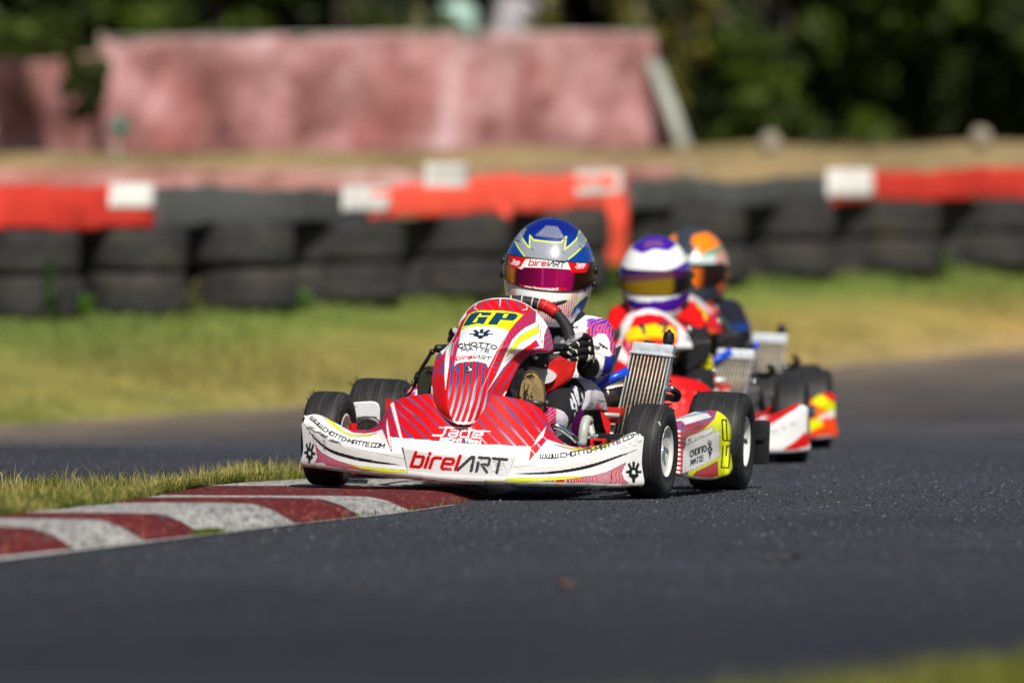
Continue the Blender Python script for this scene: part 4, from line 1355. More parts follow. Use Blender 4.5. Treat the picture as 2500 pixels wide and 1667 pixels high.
def panel_surface(nu, nv):
    rows = [
        [(1128, 1035), (1134, 1036), (1141, 1035)],
        [(1096, 1028), (1115, 1033), (1134, 1035), (1155, 1033), (1173, 1028)],
        [(1070, 1008), (1098, 1012), (1134, 1013), (1172, 1012), (1201, 1006)],
        [(1056, 988), (1090, 990), (1136, 990), (1185, 989), (1221, 985)],
        [(1052, 957), (1088, 956), (1136, 955), (1185, 956), (1237, 957)],
        [(1054, 926), (1092, 923), (1140, 921), (1200, 922), (1252, 921)],
        [(1059, 894), (1100, 890), (1150, 887), (1212, 889), (1270, 889)],
        [(1068, 866), (1108, 862), (1160, 859), (1222, 862), (1262, 868), (1299, 866)],
        [(1090, 846), (1124, 840), (1175, 838), (1232, 842), (1290, 852), (1345, 858)],
        [(1104, 828), (1138, 822), (1190, 820), (1240, 823), (1298, 832), (1350, 838)],
        [(1117, 804), (1148, 797), (1195, 795), (1248, 799), (1296, 805), (1342, 808)],
        [(1124, 781), (1155, 773), (1203, 770), (1258, 774), (1300, 778), (1330, 785)],
        [(1142, 756), (1172, 750), (1210, 747), (1260, 751), (1290, 755), (1309, 760)],
        [(1163, 739), (1190, 736), (1216, 734), (1252, 738), (1274, 740), (1289, 744)],
        [(1186, 731), (1203, 728), (1222, 727), (1244, 728), (1258, 731), (1266, 733)],
    ]
    out = []
    for r in rows:
        r = np.asarray(r, float)
        u0, u1 = r[0, 0], r[-1, 0]
        s = smooth_path(r, 60, 1)
        w = (s[:, 0] - u0) / (u1 - u0)
        v = s[:, 1].mean()
        span = (u1 - u0) / 280.0
        y = panel_y(s[:, 1]) + (.07 * np.clip((.22 - w) / .22, 0, 1) ** 1.6 + .16 * np.clip((w - .55) / .45, 0, 1) ** 1.35 * (1 if v < 900 else .75)) * span ** .7
        out.append(np.column_stack([s, y]))
    return loft(out, nu, nv, 1)

SIDEPOD = [  # columns from the inner front edge round to the back corner: (u, v, y) from underneath up and over
    [(1622, 1150, .26), (1622, 1156, .22), (1622, 1092, .205), (1622, 1036, .21), (1622, 1028, .235), (1622, 1024, .30)],
    [(1640, 1150, .25), (1640, 1157, .19), (1639, 1092, .18), (1638, 1036, .185), (1640, 1027, .21), (1646, 1022, .28)],
    [(1660, 1152, .25), (1662, 1160, .19), (1663, 1096, .18), (1660, 1046, .185), (1662, 1034, .215), (1660, 1018, .29)],
    [(1672, 1154, .28), (1674, 1163, .23), (1676, 1098, .225), (1673, 1048, .23), (1674, 1038, .26), (1672, 1014, .34)],
    [(1700, 1160, .42), (1704, 1168, .38), (1706, 1100, .375), (1702, 1046, .38), (1704, 1030, .40), (1695, 1005, .46)],
    [(1730, 1162, .56), (1736, 1169, .54), (1740, 1100, .535), (1734, 1038, .54), (1732, 1024, .56), (1724, 1002, .60)],
    [(1752, 1156, .66), (1758, 1163, .645), (1763, 1096, .64), (1758, 1026, .64), (1754, 1014, .65), (1750, 1003, .66)],
    [(1768, 1152, .70), (1774, 1158, .68), (1780, 1092, .675), (1777, 1032, .675), (1770, 1017, .68), (1762, 1009, .69)],
    [(1776, 1148, .76), (1780, 1150, .74), (1783, 1090, .735), (1782, 1034, .735), (1776, 1022, .74), (1770, 1015, .75)],
]

def smap(p, o, s):
    """points read off an enlargement with origin o and scale s"""
    return [(o[0] + x / s, o[1] + y / s) for x, y in p]

# --- liveries ---------------------------------------------------------------------------------------------------
def wavy(cv, ix, ax, ay, pitch, duty, wob, seed, col, edge, ew, col2=None, mixf=None, curve=0.0, c0=0.0):
    u, v = cv.u[ix], cv.v[ix]
    ph = (u * ax + v * ay) / pitch + wob * vnoise(np.stack([u, v], 1), 1 / 38., seed) + curve * ((u - c0) / 200.) ** 2
    du = duty * (1 + .75 * vnoise(np.stack([u * 1.0 + v * .6, v * .9 - u * .5], 1), 1 / 24., seed + 5))
    f = ph - np.floor(ph)
    cc = np.tile(col, (len(ix), 1))
    if col2 is not None:
        cc = cc * (1 - mixf[:, None]) + col2 * mixf[:, None]
    e = (f < du + ew) | (f > 1 - ew)
    if edge is not None:
        cv.c[ix[e]] = edge
    m = f < du
    cv.c[ix[m]] = cc[m]

def livery_nose(cv):
    o7, s7 = (700, 900), 5.8725
    o3, s3 = (1150, 800), 3.92
    red = [(838, 1028), (834, 1041), (862, 1056), (889, 1058), (912, 1055), (933, 1048), (944, 1075), (956, 1104), (951, 1064), (957, 1066), (1045, 1073), (1134, 1081), (1230, 1086), (1272, 1088), (1297, 1090),
           (1290, 1127), (1314, 1100), (1336, 1072), (1380, 1087), (1415, 1094), (1455, 1092), (1500, 1078), (1480, 990), (1300, 900), (1000, 900), (860, 990)]
    ix = cv.poly(red, RED)
    side = np.clip((np.abs(cv.u[ix] - 1150) - 150) / 120, 0, 1)[:, None]
    cv.c[ix] = RED * (1 - side) + PINK * side
    left = ix[cv.u[ix] < 1145]
    wavy(cv, left, -.72, .70, 21, .15, .35, 3, BLUEGREY * .8, PINK * .6, .025, SKYBLUE, np.clip(vnoise(np.stack([cv.u[left], cv.v[left]], 1), .03, 8), 0, 1))
    right = ix[cv.u[ix] >= 1145]
    wavy(cv, right, -.66, .58, 20, .15, .3, 4, BLUEGREY * .8, PINK * .6, .025, np.array([.55, .6, .7]), np.clip((cv.v[right] - 1035) / 70 + .3 * vnoise(np.stack([cv.u[right], cv.v[right]], 1), .03, 9), 0, 1))
    cv.stroke([(957, 1066), (1045, 1073), (1134, 1081), (1272, 1088)], 1.2, BLACK)
    # white blades
    cv.poly([(952, 984), (961, 982), (985, 1082), (980, 1082), (968, 1040)], WHITE)
    cv.poly([(943, 1014), (947, 1030), (953, 1070), (957, 1104), (947, 1075), (943, 1045)], WHITE, BLACK, .8)
    cv.poly([(1335, 1038), (1326, 1066), (1300, 1091), (1311, 1068)], WHITE, BLACK, .8)
    cv.stroke([(1291, 1127), (1298, 1092)], .9, BLACK)
    # yellow swooshes with dark tips
    Y1 = smap([(515, 685), (665, 760), (730, 820), (800, 880), (860, 917), (950, 945), (1100, 950), (1200, 935), (1290, 918), (1200, 955), (1100, 970), (1000, 975), (900, 960), (830, 930), (750, 880), (680, 830), (600, 765), (545, 715)], o7, s7)
    cv.poly(Y1, YELLOW, lin(30, 60, 60), 1.0)
    Y2 = smap([(800, 1115), (950, 1150), (1100, 1152), (1250, 1120), (1350, 1060), (1400, 1038), (1480, 1018), (1440, 1050), (1380, 1085), (1300, 1130), (1150, 1165), (1000, 1168), (900, 1150)], o3, s3)
    cv.poly(Y2, YELLOW, lin(30, 60, 60), 1.0)
    # web address
    url = 'WWW.CHOTTO-MATTE.COM'
    cv.text(url, smap([(330, 712), (400, 775), (480, 848), (580, 920), (700, 985), (800, 1030), (900, 1065), (1020, 1090), (1150, 1112), (1385, 1135)], o7, s7), [8.5, 9.2, 9.8, 10.2], 2.7, BLACK, .18)
    cv.text(url, smap([(660, 1250), (780, 1247), (900, 1235), (1020, 1216), (1150, 1188), (1260, 1160), (1350, 1130), (1450, 1092), (1530, 1058), (1597, 1030)], o3, s3), [10.2, 10, 9.6, 8.8], 2.7, BLACK, .12)
    # black swooshes on the wings
    cv.stroke(smooth_path([(753.6, 1051), (771, 1072), (802, 1097), (853, 1115), (904, 1125.5), (978, 1135)], 60), np.interp(np.linspace(0, 1, 60), [0, .1, .35, .6, .85, 1], [1.5, 4, 8, 8.5, 5, 1]), BLACK)
    cv.stroke(smooth_path([(1257, 1156), (1328, 1154.6), (1380, 1149.5), (1443, 1136.7), (1507, 1115), (1553, 1098)], 60), np.interp(np.linspace(0, 1, 60), [0, .1, .35, .6, .85, 1], [1, 4, 7, 8, 5, 1.5]), BLACK)
    # combs
    cl = smap([(405, 1075), (450, 1150), (500, 1200), (620, 1268), (760, 1330), (950, 1390), (1300, 1465), (1150, 1458), (900, 1445), (620, 1422), (520, 1360), (400, 1362), (440, 1270)], o7, s7)
    ix = cv.poly(cl, RED, BLACK, .9)
    ph = (cv.u[ix] - .25 * (cv.v[ix] - 1100)) / 5.2
    cv.zebra(ix, ph, .42, lin(150, 140, 175))
    cr = smap([(680, 1470), (900, 1448), (1140, 1418), (1300, 1380), (1480, 1288), (1440, 1380), (1460, 1450), (1510, 1492)], o3, s3)
    ix = cv.poly(cr, RED, BLACK, .9)
    ph = (cv.u[ix] + .55 * (cv.v[ix] - 1150)) / np.interp(cv.u[ix], [1330, 1530], [5.0, 9.5])
    cv.zebra(ix, ph, .40, lin(178, 176, 190))
    # yellow foot stripes
    cv.poly([(829, 1126), (870, 1136.5), (930, 1143), (995, 1148.5), (996, 1154), (930, 1151), (880, 1143)], YELLOW, BLACK, .7)
    cv.poly([(1235, 1168), (1354, 1164.5), (1441, 1161), (1380, 1170), (1320, 1174), (1234, 1176)], YELLOW, BLACK, .7)
    # emblems in their white discs
    for cx, cy, rx, ry in ((755, 1104, 17, 34), (1547, 1152, 25, 31)):
        cv.poly(arc(cx, cy, rx, ry, 0, 360, 28), WHITE * .97)
    cv.stroke(smooth_path([(769, 1082), (777, 1106), (774, 1126), (764, 1136)], 20), 1, BLACK)
    cv.stroke(smooth_path([(1528, 1130), (1518, 1152), (1524, 1170), (1536, 1180)], 20), 1, BLACK)
    cv.emblem(756, 1106, 13.5, 27, BLACK, WHITE, -.06)
    cv.emblem(1547, 1152, 19, 26, BLACK, WHITE)
    # edges of the sticker sheets
    cv.stroke([(738, 1030), (751, 1046), (802, 1074), (879, 1097), (955, 1113), (988, 1120)], 1.1, lin(110, 110, 115))
    cv.stroke([(1248, 1141), (1300, 1135), (1402, 1117), (1479, 1102), (1530, 1087), (1566, 1064)], 1.0, lin(130, 130, 135))
    # unprinted lower lip, scuffed; scrapes on the tips
    low = np.nonzero(cv.v > np.interp(cv.u, [734, 802, 904, 996, 1083, 1231, 1300, 1427, 1519, 1573], [1128, 1137, 1150, 1159, 1168, 1174, 1177, 1179, 1181, 1177]))[0]
    cv.c[low] = np.array([.66, .64, .58])
    n_ = vnoise(np.stack([cv.u[low], cv.v[low] * 3], 1), .12, 31)
    cv.c[low[n_ > .35]] = np.array([.42, .36, .27])
    cv.poly(smap([(400, 1350), (520, 1345), (610, 1420), (430, 1400)], o7, s7), WHITE * .9)
    r = np.random.default_rng(5)
    for k in range(46):
        x0 = r.uniform(748, 835); y0 = np.interp(x0, [744, 790, 835], [1040, 1066, 1086]) + r.normal(0, 2.2)
        cv.stroke([(x0, y0), (x0 + r.uniform(3, 14), y0 + r.uniform(0, 5))], r.uniform(.7, 2.2), lin(70, 64, 60) * r.uniform(.4, 1.6))
    for k in range(12):
        x0 = r.uniform(755, 800); y0 = np.interp(x0, [744, 790, 835], [1046, 1072, 1090])
        cv.stroke([(x0, y0), (x0 + r.normal(0, .6), y0 + r.uniform(8, 30))], r.uniform(.6, 1.2), lin(90, 86, 84))
    for k in range(30):
        x0 = r.uniform(1500, 1568); y0 = np.interp(x0, [1500, 1568], [1098, 1072]) + r.normal(0, 5)
        cv.stroke([(x0, y0), (x0 + r.uniform(2, 10), y0 - r.uniform(0, 3))], r.uniform(.6, 1.5), lin(165, 158, 150))
    for k in range(60):
        x0 = r.uniform(745, 1565)
        y0 = np.interp(x0, [734, 996, 1300, 1573], [1120, 1150, 1170, 1165]) - r.uniform(0, 25)
        cv.stroke([(x0, y0), (x0 + r.normal(0, 5), y0 + r.normal(0, 1.5))], r.uniform(.5, 1.2), lin(190, 184, 176))
    # team name on the red
    W_ = WHITE * 1.05
    cv.stroke([(1090, 1043.5), (1083, 1060), (1078, 1062.5), (1057, 1061.5)], 4.2, W_)
    cv.stroke([(1073, 1043), (1150, 1045)], 3.4, W_)
    cv.text('a', [(1095, 1063.5), (1114, 1064.6)], 14, 3.7, W_, .3)
    cv.text('d', [(1122, 1065), (1142, 1066.3)], 14, 3.7, W_, .3)
    cv.text('e', [(1152, 1067), (1174, 1068.8)], 14, 3.7, W_, .3)
    cv.stroke([(1145, 1049.5), (1196, 1053)], 3.0, W_)
    cv.text('RACING TEAM', [(1074, 1075.5), (1122, 1078.5), (1172, 1082)], 7.0, 2.4, W_, .25, 'sq', .34)

def livery_plate(cv):
    cv.stroke([(998, 1087), (1057, 1098), (1134, 1104), (1257, 1105)], 1.0, lin(150, 150, 155))
    b0, b1, b2 = np.array([1003., 1138.]), np.array([1113., 1146.5]), np.array([1228., 1155.])
    g_ = lin(205, 222, 226)
    cv.text('birel', [b0 + (-4, 2), b1 + (-3, 2)], 25, 5, g_, .26, 'sq', .34)
    wordmark(cv, b0, b1, b2, 34, 8.4, RED, lin(62, 66, 72), .26)
    cv.poly([(997, 1156), (1012, 1156.5), (1040, 1163), (998, 1160.5)], YELLOW, BLACK, .6)
    cv.poly([(1180, 1173), (1230, 1171), (1232, 1177), (1208, 1176)], YELLOW, BLACK, .6)
    r = np.random.default_rng(8)
    for k in range(40):
        x0, y0 = r.uniform(1000, 1240), r.uniform(1120, 1175)
        cv.stroke([(x0, y0), (x0 + r.normal(0, 6), y0 + r.normal(0, 1.4))], r.uniform(.5, 1.1), lin(196, 192, 186))
    for k in range(50):
        x0, y0 = r.uniform(1165, 1235), r.uniform(1122, 1152)
        m = cv.stroke([(x0, y0), (x0 + r.normal(0, 4), y0 + r.normal(0, 2))], r.uniform(.6, 1.4), lin(100, 102, 106))
        pass

def livery_panel(cv):
    ix = np.arange(len(cv.u))
    # lower shield: upright waves; a sun highlight is painted in, whitening towards the foot
    low = ix[(cv.v > 878) & (cv.u > 1085) & (cv.u < 1196 - .10 * (cv.v - 900))]
    ph_u = cv.u[low] + .0032 * (np.clip(cv.v[low] - 900, 0, 200)) ** 2 * .55
    f = np.stack([ph_u, cv.v[low]], 1)
    ph = ph_u / 15.5 + .12 * vnoise(f, 1 / 30., 2)
    du = .40 + .12 * vnoise(f, 1 / 22., 6)
    fr = ph - np.floor(ph)
    k = np.clip((cv.v[low] - 935) / 75, 0, 1)[:, None]
    fade = BLUEGREY * .75 * (1 - k) + np.array([.50, .58, .68]) * k
    left_off = cv.u[low] > 1100 + .12 * (cv.v[low] - 900) - 14
    cv.c[low[(fr < du + .05) & left_off]] = PINK * .8
    cv.c[low[(fr < du) & left_off]] = fade[(fr < du) & left_off]
    # left edge: red with blue licks, pinker at the top
    lf = ix[(cv.u < 1090) & (cv.v < 900)]
    k = np.clip((895 - cv.v[lf]) / 30, 0, 1)[:, None]
    cv.c[lf] = RED * (1 - k) + PINK * k
    for a, b, w in (((1062, 902), (1063, 918), 3.4), ((1071, 896), (1073, 912), 3.6), ((1082, 884), (1081, 912), 4.0), ((1066, 876), (1074, 862), 4.5), ((1101, 880), (1107, 905), 4.0), ((1113, 896), (1117, 908), 4.5)):
        cv.stroke([a, b], w + 1.2, PINK * .7); cv.stroke([a, b], w, BLUEGREY * .85)
    # left flank above: white strip, dark red inner fold, pink band
    cv.poly([(1142, 754), (1139, 770), (1126, 784), (1117, 806), (1107, 826), (1099, 838), (1080, 866), (1070, 850), (1100, 810), (1120, 770)], WHITE)
    cv.poly([(1145, 768), (1136, 778), (1126, 795), (1119, 812), (1110, 832), (1107, 850), (1113, 836), (1122, 815), (1130, 795), (1140, 778)], lin(110, 12, 20))
    cv.poly([(1140, 757), (1156, 742), (1152, 762), (1144, 768), (1138, 768)], PINK)
    cv.poly([(1130, 797), (1125, 806), (1117, 850), (1108, 896), (1100, 870), (1104, 846), (1113, 828), (1122, 810)], PINK)
    cv.stroke([(1103, 868), (1108, 842), (1118, 824)], 3, LILAC)
    # the long left blade with its green sliver
    cv.poly([(1106, 832), (1099, 866), (1096, 896), (1091, 930), (1087, 960), (1084.5, 915), (1085, 880), (1089, 853)], WHITE, NAVY, .9)
    cv.poly([(1104, 836), (1100, 852), (1095, 872), (1097, 850)], lin(70, 190, 20))
    # top band of red with drifting blue stripes
    tp = ix[(cv.v < 768) & (cv.u > 1140) & (cv.u < 1312)]
    cv.c[tp] = RED * 1.05
    wavy(cv, tp, .80, -.62, 19, .13, .12, 12, BLUEGREY * .8, None, .0)
    # right shoulder: pink with close curved stripes
    sh = cv.inside([(1278, 768), (1312, 757), (1308, 787), (1282, 799), (1265, 813), (1251, 828), (1236, 860), (1211, 915), (1196, 900), (1216, 860), (1242, 808), (1262, 785)])
    k = np.clip((cv.v[sh] - 800) / 60, 0, 1)[:, None]
    cv.c[sh] = (PINK * .6 + RED * .4) * (1 - k) + RED * k
    d = np.hypot(cv.u[sh] - 1215, (cv.v[sh] - 838) * .9)
    ph = d / 10.5 + .25 * vnoise(np.stack([cv.u[sh], cv.v[sh]], 1), 1 / 25., 15)
    cv.zebra(sh, ph, .24, BLUEGREY * .8, None, .0)
    # lower right flank
    fl = cv.inside([(1309, 846), (1265, 862), (1232, 900), (1190, 958), (1181, 1034), (1205, 1012), (1240, 960), (1275, 890), (1350, 862), (1352, 848)])
    k = np.clip((cv.u[fl] - 1260) / 50, 0, 1)[:, None]
    cv.c[fl] = RED * (1 - k) + PINK * k
    ph = (cv.u[fl] * .86 + cv.v[fl] * .52) / 15 + .35 * vnoise(np.stack([cv.u[fl], cv.v[fl]], 1), 1 / 25., 17)
    cv.zebra(fl, ph, .20, BLUEGREY * .75, None, .0)
    er = cv.inside([(1336, 800), (1330, 818), (1330, 858), (1356, 862), (1356, 800)])
    cv.c[er] = RED
    ph = np.hypot(cv.u[er] - 1372, cv.v[er] - 872) / 11.5
    cv.zebra(er, ph, .38, SKYBLUE * .8, BLUEGREY * .8, .06)
    # white swoosh of the right flank and its yellow heart
    cv.poly([(1309, 756), (1307, 787), (1282, 799), (1265, 813), (1251, 828), (1234, 862), (1211, 915), (1182, 966), (1190, 955), (1229, 898), (1262, 864), (1287, 846), (1309, 833), (1313, 846),
             (1296, 854), (1312, 850), (1327, 850), (1329, 818), (1335, 802), (1338, 796), (1324, 768)], WHITE, NAVY, .9)
    Y = [(1237, 869), (1242, 860), (1257, 834.7), (1271, 820), (1290, 808), (1312, 798), (1316, 790), (1314, 813), (1292, 823.5), (1271, 835.7), (1249, 860)]
    cv.poly(Y, YELLOW, NAVY, 1.0)
    cv.stroke(smooth_path([(1325, 785), (1320, 806), (1318, 826)], 20), np.linspace(.6, 1.8, 20), lin(110, 20, 40))
    cv.poly([(1297, 838), (1309, 829), (1318, 846), (1310, 846)], PINK)
    # white name panel
    cv.poly([(1125, 805), (1121, 828), (1117, 850), (1108, 896), (1114, 889), (1121, 886), (1140, 883), (1159, 882), (1175, 884.5), (1187, 888), (1192, 899), (1212, 860), (1227, 834), (1243, 808), (1226, 799), (1180, 792), (1150, 794)], WHITE, NAVY, .9)
    # number plate
    YP = [(1145, 767), (1158, 760.5), (1174, 758), (1204, 758), (1231, 759), (1261, 763), (1278, 768), (1261, 785), (1242, 808.5), (1225, 800.5), (1214, 798.5), (1190, 796), (1173, 796), (1143, 798.5), (1125, 804), (1136, 781)]
    cv.poly(YP, YELLOW)
    cv.stroke(YP[:8], 1.1, lin(180, 190, 30))
    NV = lin(16, 62, 92)
    cv.poly([(1131, 796), (1142, 777), (1150, 767), (1161, 762.5), (1176, 762), (1200, 763.5), (1196, 770), (1175, 769.5), (1178, 764.5), (1171, 765), (1153, 786), (1155, 788.5), (1163, 787), (1168, 778), (1165, 774.5), (1191, 774), (1180, 790.5), (1171, 790), (1168, 788.5), (1155, 791)], NV, NAVY * .7, 1.1)
    cv.poly([(1191, 791), (1212, 763.5), (1222, 763.5), (1250, 765), (1261, 767), (1264, 771), (1258, 779), (1250, 783), (1222, 779.5), (1213, 792.5)], NV, NAVY * .7, 1.1)
    cv.poly([(1231, 766.5), (1242, 766), (1235, 776), (1226, 775.5)], YELLOW)
    # words on the white
    cv.emblem(1174.5, 815.5, 29, 12, NAVY, WHITE, 0, 2.5)
    cv.text('CHOTTO', smooth_path([(1119, 850.5), (1136, 847), (1158, 845.3), (1182, 847), (1211, 853.5)], 30), 9.2, 3.3, BLACK, .10, 'geo', .26)
    cv.text('MATTE', smooth_path([(1126.5, 857.5), (1150, 855.6), (1168, 856), (1193, 860.5)], 30), 8.0, 3.0, lin(20, 76, 115), .08, 'geo', .25, None, None, lin(80, 84, 110))
    b0, b1, b2 = np.array([1113., 879.]), np.array([1156., 874.5]), np.array([1196., 880.])
    wordmark(cv, b0, b1, b2, 8.4, 2.7, RED * .9, BLACK, .42)
    # creases catching the light are printed as thin pale lines on the sheet edge
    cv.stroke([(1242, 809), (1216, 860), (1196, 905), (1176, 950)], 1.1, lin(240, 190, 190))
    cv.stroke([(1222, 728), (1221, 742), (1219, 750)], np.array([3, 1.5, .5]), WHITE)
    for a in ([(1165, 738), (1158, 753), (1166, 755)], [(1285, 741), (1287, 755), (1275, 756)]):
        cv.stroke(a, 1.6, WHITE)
    # white welt along the outline
    cv.stroke(smooth_path([(1120, 790), (1142, 756), (1165, 738.5), (1199, 729), (1223, 727.5), (1251, 730), (1285, 742), (1309, 759)], 60), 3.2, WHITE)
    cv.stroke(smooth_path([(1053, 945), (1057, 984), (1072, 1006), (1096, 1026), (1134, 1033), (1171, 1026), (1198, 1005), (1219, 984), (1235, 958)], 60), 6.0, WHITE)
    cv.stroke(smooth_path([(1238, 958), (1253, 922), (1271, 890), (1300, 866), (1345, 859)], 60), 1.8, WHITE * .9)

def livery_sidepod(cv):
    ix = np.arange(len(cv.u))
    fr = ix[cv.u < 1680]
    cv.c[fr] = WHITE
    ph = (cv.v[fr] - .12 * (cv.u[fr] - 1640)) / 11.2
    f = ph - np.floor(ph)
    cv.c[fr[f < .52]] = RED
    dark = fr[(f >= .52) & (cv.u[fr] > 1661)]
    cv.c[dark] = lin(92, 112, 124)
    top = ix[(cv.v < np.interp(cv.u, [1640, 1673, 1725, 1752], [1040, 1054, 1042, 1016])) & (cv.u > 1640)]
    cv.c[top] = PINK
    wavy(cv, top, .25, 1.0, 11, .34, .35, 41, BLUEGREY, LILAC, .06)
    ix2 = cv.inside([(1673, 1040), (1725, 1034), (1744, 1022), (1722, 1050), (1674, 1066)])
    cv.c[ix2] = RED
    wavy(cv, ix2, .2, 1, 10, .35, .3, 43, lin(90, 104, 118), None, .0)
    cv.poly([(1630, 1030), (1695, 1005), (1728, 1009), (1737, 1018), (1672, 1037), (1664, 1027)], WHITE, lin(120, 140, 150), .8)
    cv.poly([(1642, 1025), (1694, 1008), (1720, 1009), (1664, 1022)], lin(150, 176, 172))
    yl = [(1750, 1002), (1744, 1022), (1718, 1048), (1690, 1062), (1672, 1076), (1700, 1150), (1730, 1135), (1753, 1122), (1756, 1170), (1790, 1170), (1795, 1010)]
    cv.poly(yl, YELLOW)
    cv.poly([(1676, 1068), (1741, 1041), (1742, 1050), (1734, 1058), (1700, 1074), (1674, 1086)], WHITE, BLACK, .8)
    cv.poly([(1674, 1087), (1700, 1075), (1757, 1049), (1758, 1112), (1732, 1128), (1700, 1142), (1666, 1156), (1668, 1100)], WHITE, lin(70, 80, 90), .8)
    cv.text('CHOTTO', [(1685, 1116), (1724, 1101)], 15, 3.2, BLACK, .02, 'geo', .16, (0, -1))
    cv.text('MATTE', [(1686, 1136), (1717, 1124)], 13, 2.8, lin(60, 66, 72), .06, 'geo', .2, (0, -1))
    cv.emblem(1733, 1097, 6.2, 25, BLACK, WHITE)
    cv.poly([(1681, 1071), (1687, 1069), (1687, 1077), (1681, 1079)], lin(40, 50, 120))
    cv.stroke([(1681, 1075), (1687, 1073)], 2.2, lin(205, 30, 50))
    cv.stroke([(1684, 1070), (1684, 1078)], 1.4, lin(225, 200, 205))
    for k in range(6):
        cv.stroke([(1694 + 4 * k, 1070 - 1.4 * k), (1697 + 4 * k, 1068.8 - 1.4 * k)], 1, lin(120, 120, 125))
        cv.stroke([(1694 + 4 * k, 1073 - 1.4 * k), (1697 + 4 * k, 1071.8 - 1.4 * k)], 1, lin(140, 140, 145))
    cv.text('GP', [(1779, 1142), (1783, 1084), (1781, 1026)], 18, 3.6, BLACK, 0, 'sq', .22, (-1, -.05))
    lo = cv.inside([(1700, 1150), (1730, 1136), (1753, 1124), (1754, 1160), (1738, 1166), (1690, 1162)])
    cv.c[lo] = lin(170, 25, 50)
    ph = np.hypot(cv.u[lo] - 1722, (cv.v[lo] - 1160) * 1.6) / 7
    cv.zebra(lo, ph, .4, RED)
    und = ix[cv.v > np.interp(cv.u, [1640, 1662, 1700, 1750], [1155, 1158, 1163, 1166])]
    cv.c[und] = np.array([.50, .48, .40])

# following karts: same bodywork, red and white, drawn more simply
def livery_nose_2(cv):
    ix = np.arange(len(cv.u))
    red = [(838, 1028), (834, 1041), (890, 1060), (957, 1075), (1134, 1090), (1297, 1096), (1400, 1085), (1440, 1095), (1500, 1060), (1470, 990), (1300, 900), (1000, 900), (860, 990)]
    cv.poly(red, RED)
    cv.poly([(1470, 1080), (1508, 1060), (1545, 1050), (1556, 1058), (1530, 1074), (1480, 1100), (1440, 1118)], RED)
    cv.poly([(1390, 1092), (1450, 1094), (1480, 1082), (1400, 1130), (1330, 1150)], lin(205, 120, 130))
    cv.poly([(1490, 1180), (1540, 1150), (1560, 1132), (1570, 1140), (1572, 1172), (1520, 1182)], RED)
    cv.poly([(740, 1180), (760, 1132), (790, 1150), (820, 1150)], RED)
    for k in range(7):
        cv.stroke([(1190 + 14 * k, 985 + 5 * k), (1150 + 22 * k, 1050 + 2 * k)], 2.5, lin(240, 120, 120))
    cv.stroke(smooth_path([(1257, 1160), (1380, 1150), (1507, 1118), (1553, 1098)], 40), 3, lin(170, 172, 180))
def livery_nose_3(cv):
    livery_nose_2(cv)
    cv.poly([(1480, 1100), (1540, 1050), (1575, 1052), (1575, 1110), (1530, 1110)], YELLOW * .9)
    cv.poly([(1530, 1050), (1580, 1050), (1580, 1090), (1545, 1075)], RED)
    cv.poly([(1400, 1110), (1500, 1080), (1545, 1110), (1500, 1135), (1420, 1130)], lin(240, 110, 10))
    cv.poly([(1500, 1140), (1575, 1120), (1575, 1180), (1480, 1185)], lin(235, 70, 10))
    cv.poly([(1470, 1140), (1520, 1128), (1530, 1150), (1490, 1165)], YELLOW)
def livery_panel_2(cv):
    cv.c[:] = RED
    cv.poly([(1050, 860), (1100, 820), (1130, 770), (1160, 740), (1223, 724), (1280, 738), (1330, 770), (1360, 850), (1300, 880), (1240, 960), (1200, 1000), (1228, 900), (1262, 855), (1292, 835), (1310, 790), (1270, 752), (1215, 742), (1170, 750), (1140, 790), (1122, 850), (1100, 900)], WHITE)
    cv.poly([(1104, 840), (1130, 800), (1125, 830), (1112, 890)], PINK)
    cv.poly([(1130, 800), (1142, 784), (1220, 776), (1292, 786), (1300, 802), (1290, 824), (1205, 816), (1126, 826), (1126, 812)], lin(250, 205, 10))
    cv.poly([(1124, 824), (1205, 814), (1292, 826), (1290, 836), (1205, 826), (1124, 834)], lin(250, 120, 5))
    cv.text('17', [(1172, 804), (1262, 804)], 26, 11, NAVY, .2, 'sq', 1.6)
    cv.poly([(1195, 1010), (1215, 900), (1240, 850), (1232, 905), (1212, 1000)], WHITE)
    cv.poly([(1240, 960), (1262, 880), (1300, 860), (1262, 900)], PINK)
def livery_panel_3(cv):
    cv.c[:] = RED
    cv.poly([(1130, 775), (1160, 740), (1223, 724), (1290, 740), (1340, 780), (1320, 800), (1270, 757), (1215, 746), (1170, 754), (1140, 796)], lin(205, 200, 200))
    cv.poly([(1225, 770), (1282, 772), (1300, 800), (1275, 830), (1215, 824)], YELLOW)
    cv.poly([(1215, 824), (1275, 832), (1268, 842), (1205, 836)], lin(250, 120, 5))
    cv.text('7', [(1238, 806), (1262, 806)], 26, 8, NAVY, .2)
    cv.poly([(1245, 880), (1285, 850), (1320, 850), (1322, 900), (1280, 960), (1240, 980)], lin(250, 140, 5))
    cv.poly([(1250, 900), (1290, 870), (1296, 920), (1262, 950)], YELLOW)
def livery_sidepod_2(cv):
    ix = np.arange(len(cv.u))
    cv.poly([(1640, 1000), (1760, 1000), (1760, 1050), (1700, 1075), (1640, 1060)], RED)
    cv.c[:] = np.array([.02, .02, .022]); cv.poly([(1640, 1000), (1760, 1000), (1760, 1050), (1700, 1075), (1640, 1060)], RED * .6)

def painted_sheet(name, UVY, thick, base, draw, toward=(0, -1, .3), local=None):
    P_ = K(UVY)
    cv = Canvas(UVY[..., 0], UVY[..., 1], base)
    draw(cv)
    return sheet(name, P_, thick, toward, cv.c)

def kseg(pts):
    return K(np.asarray(pts, float))

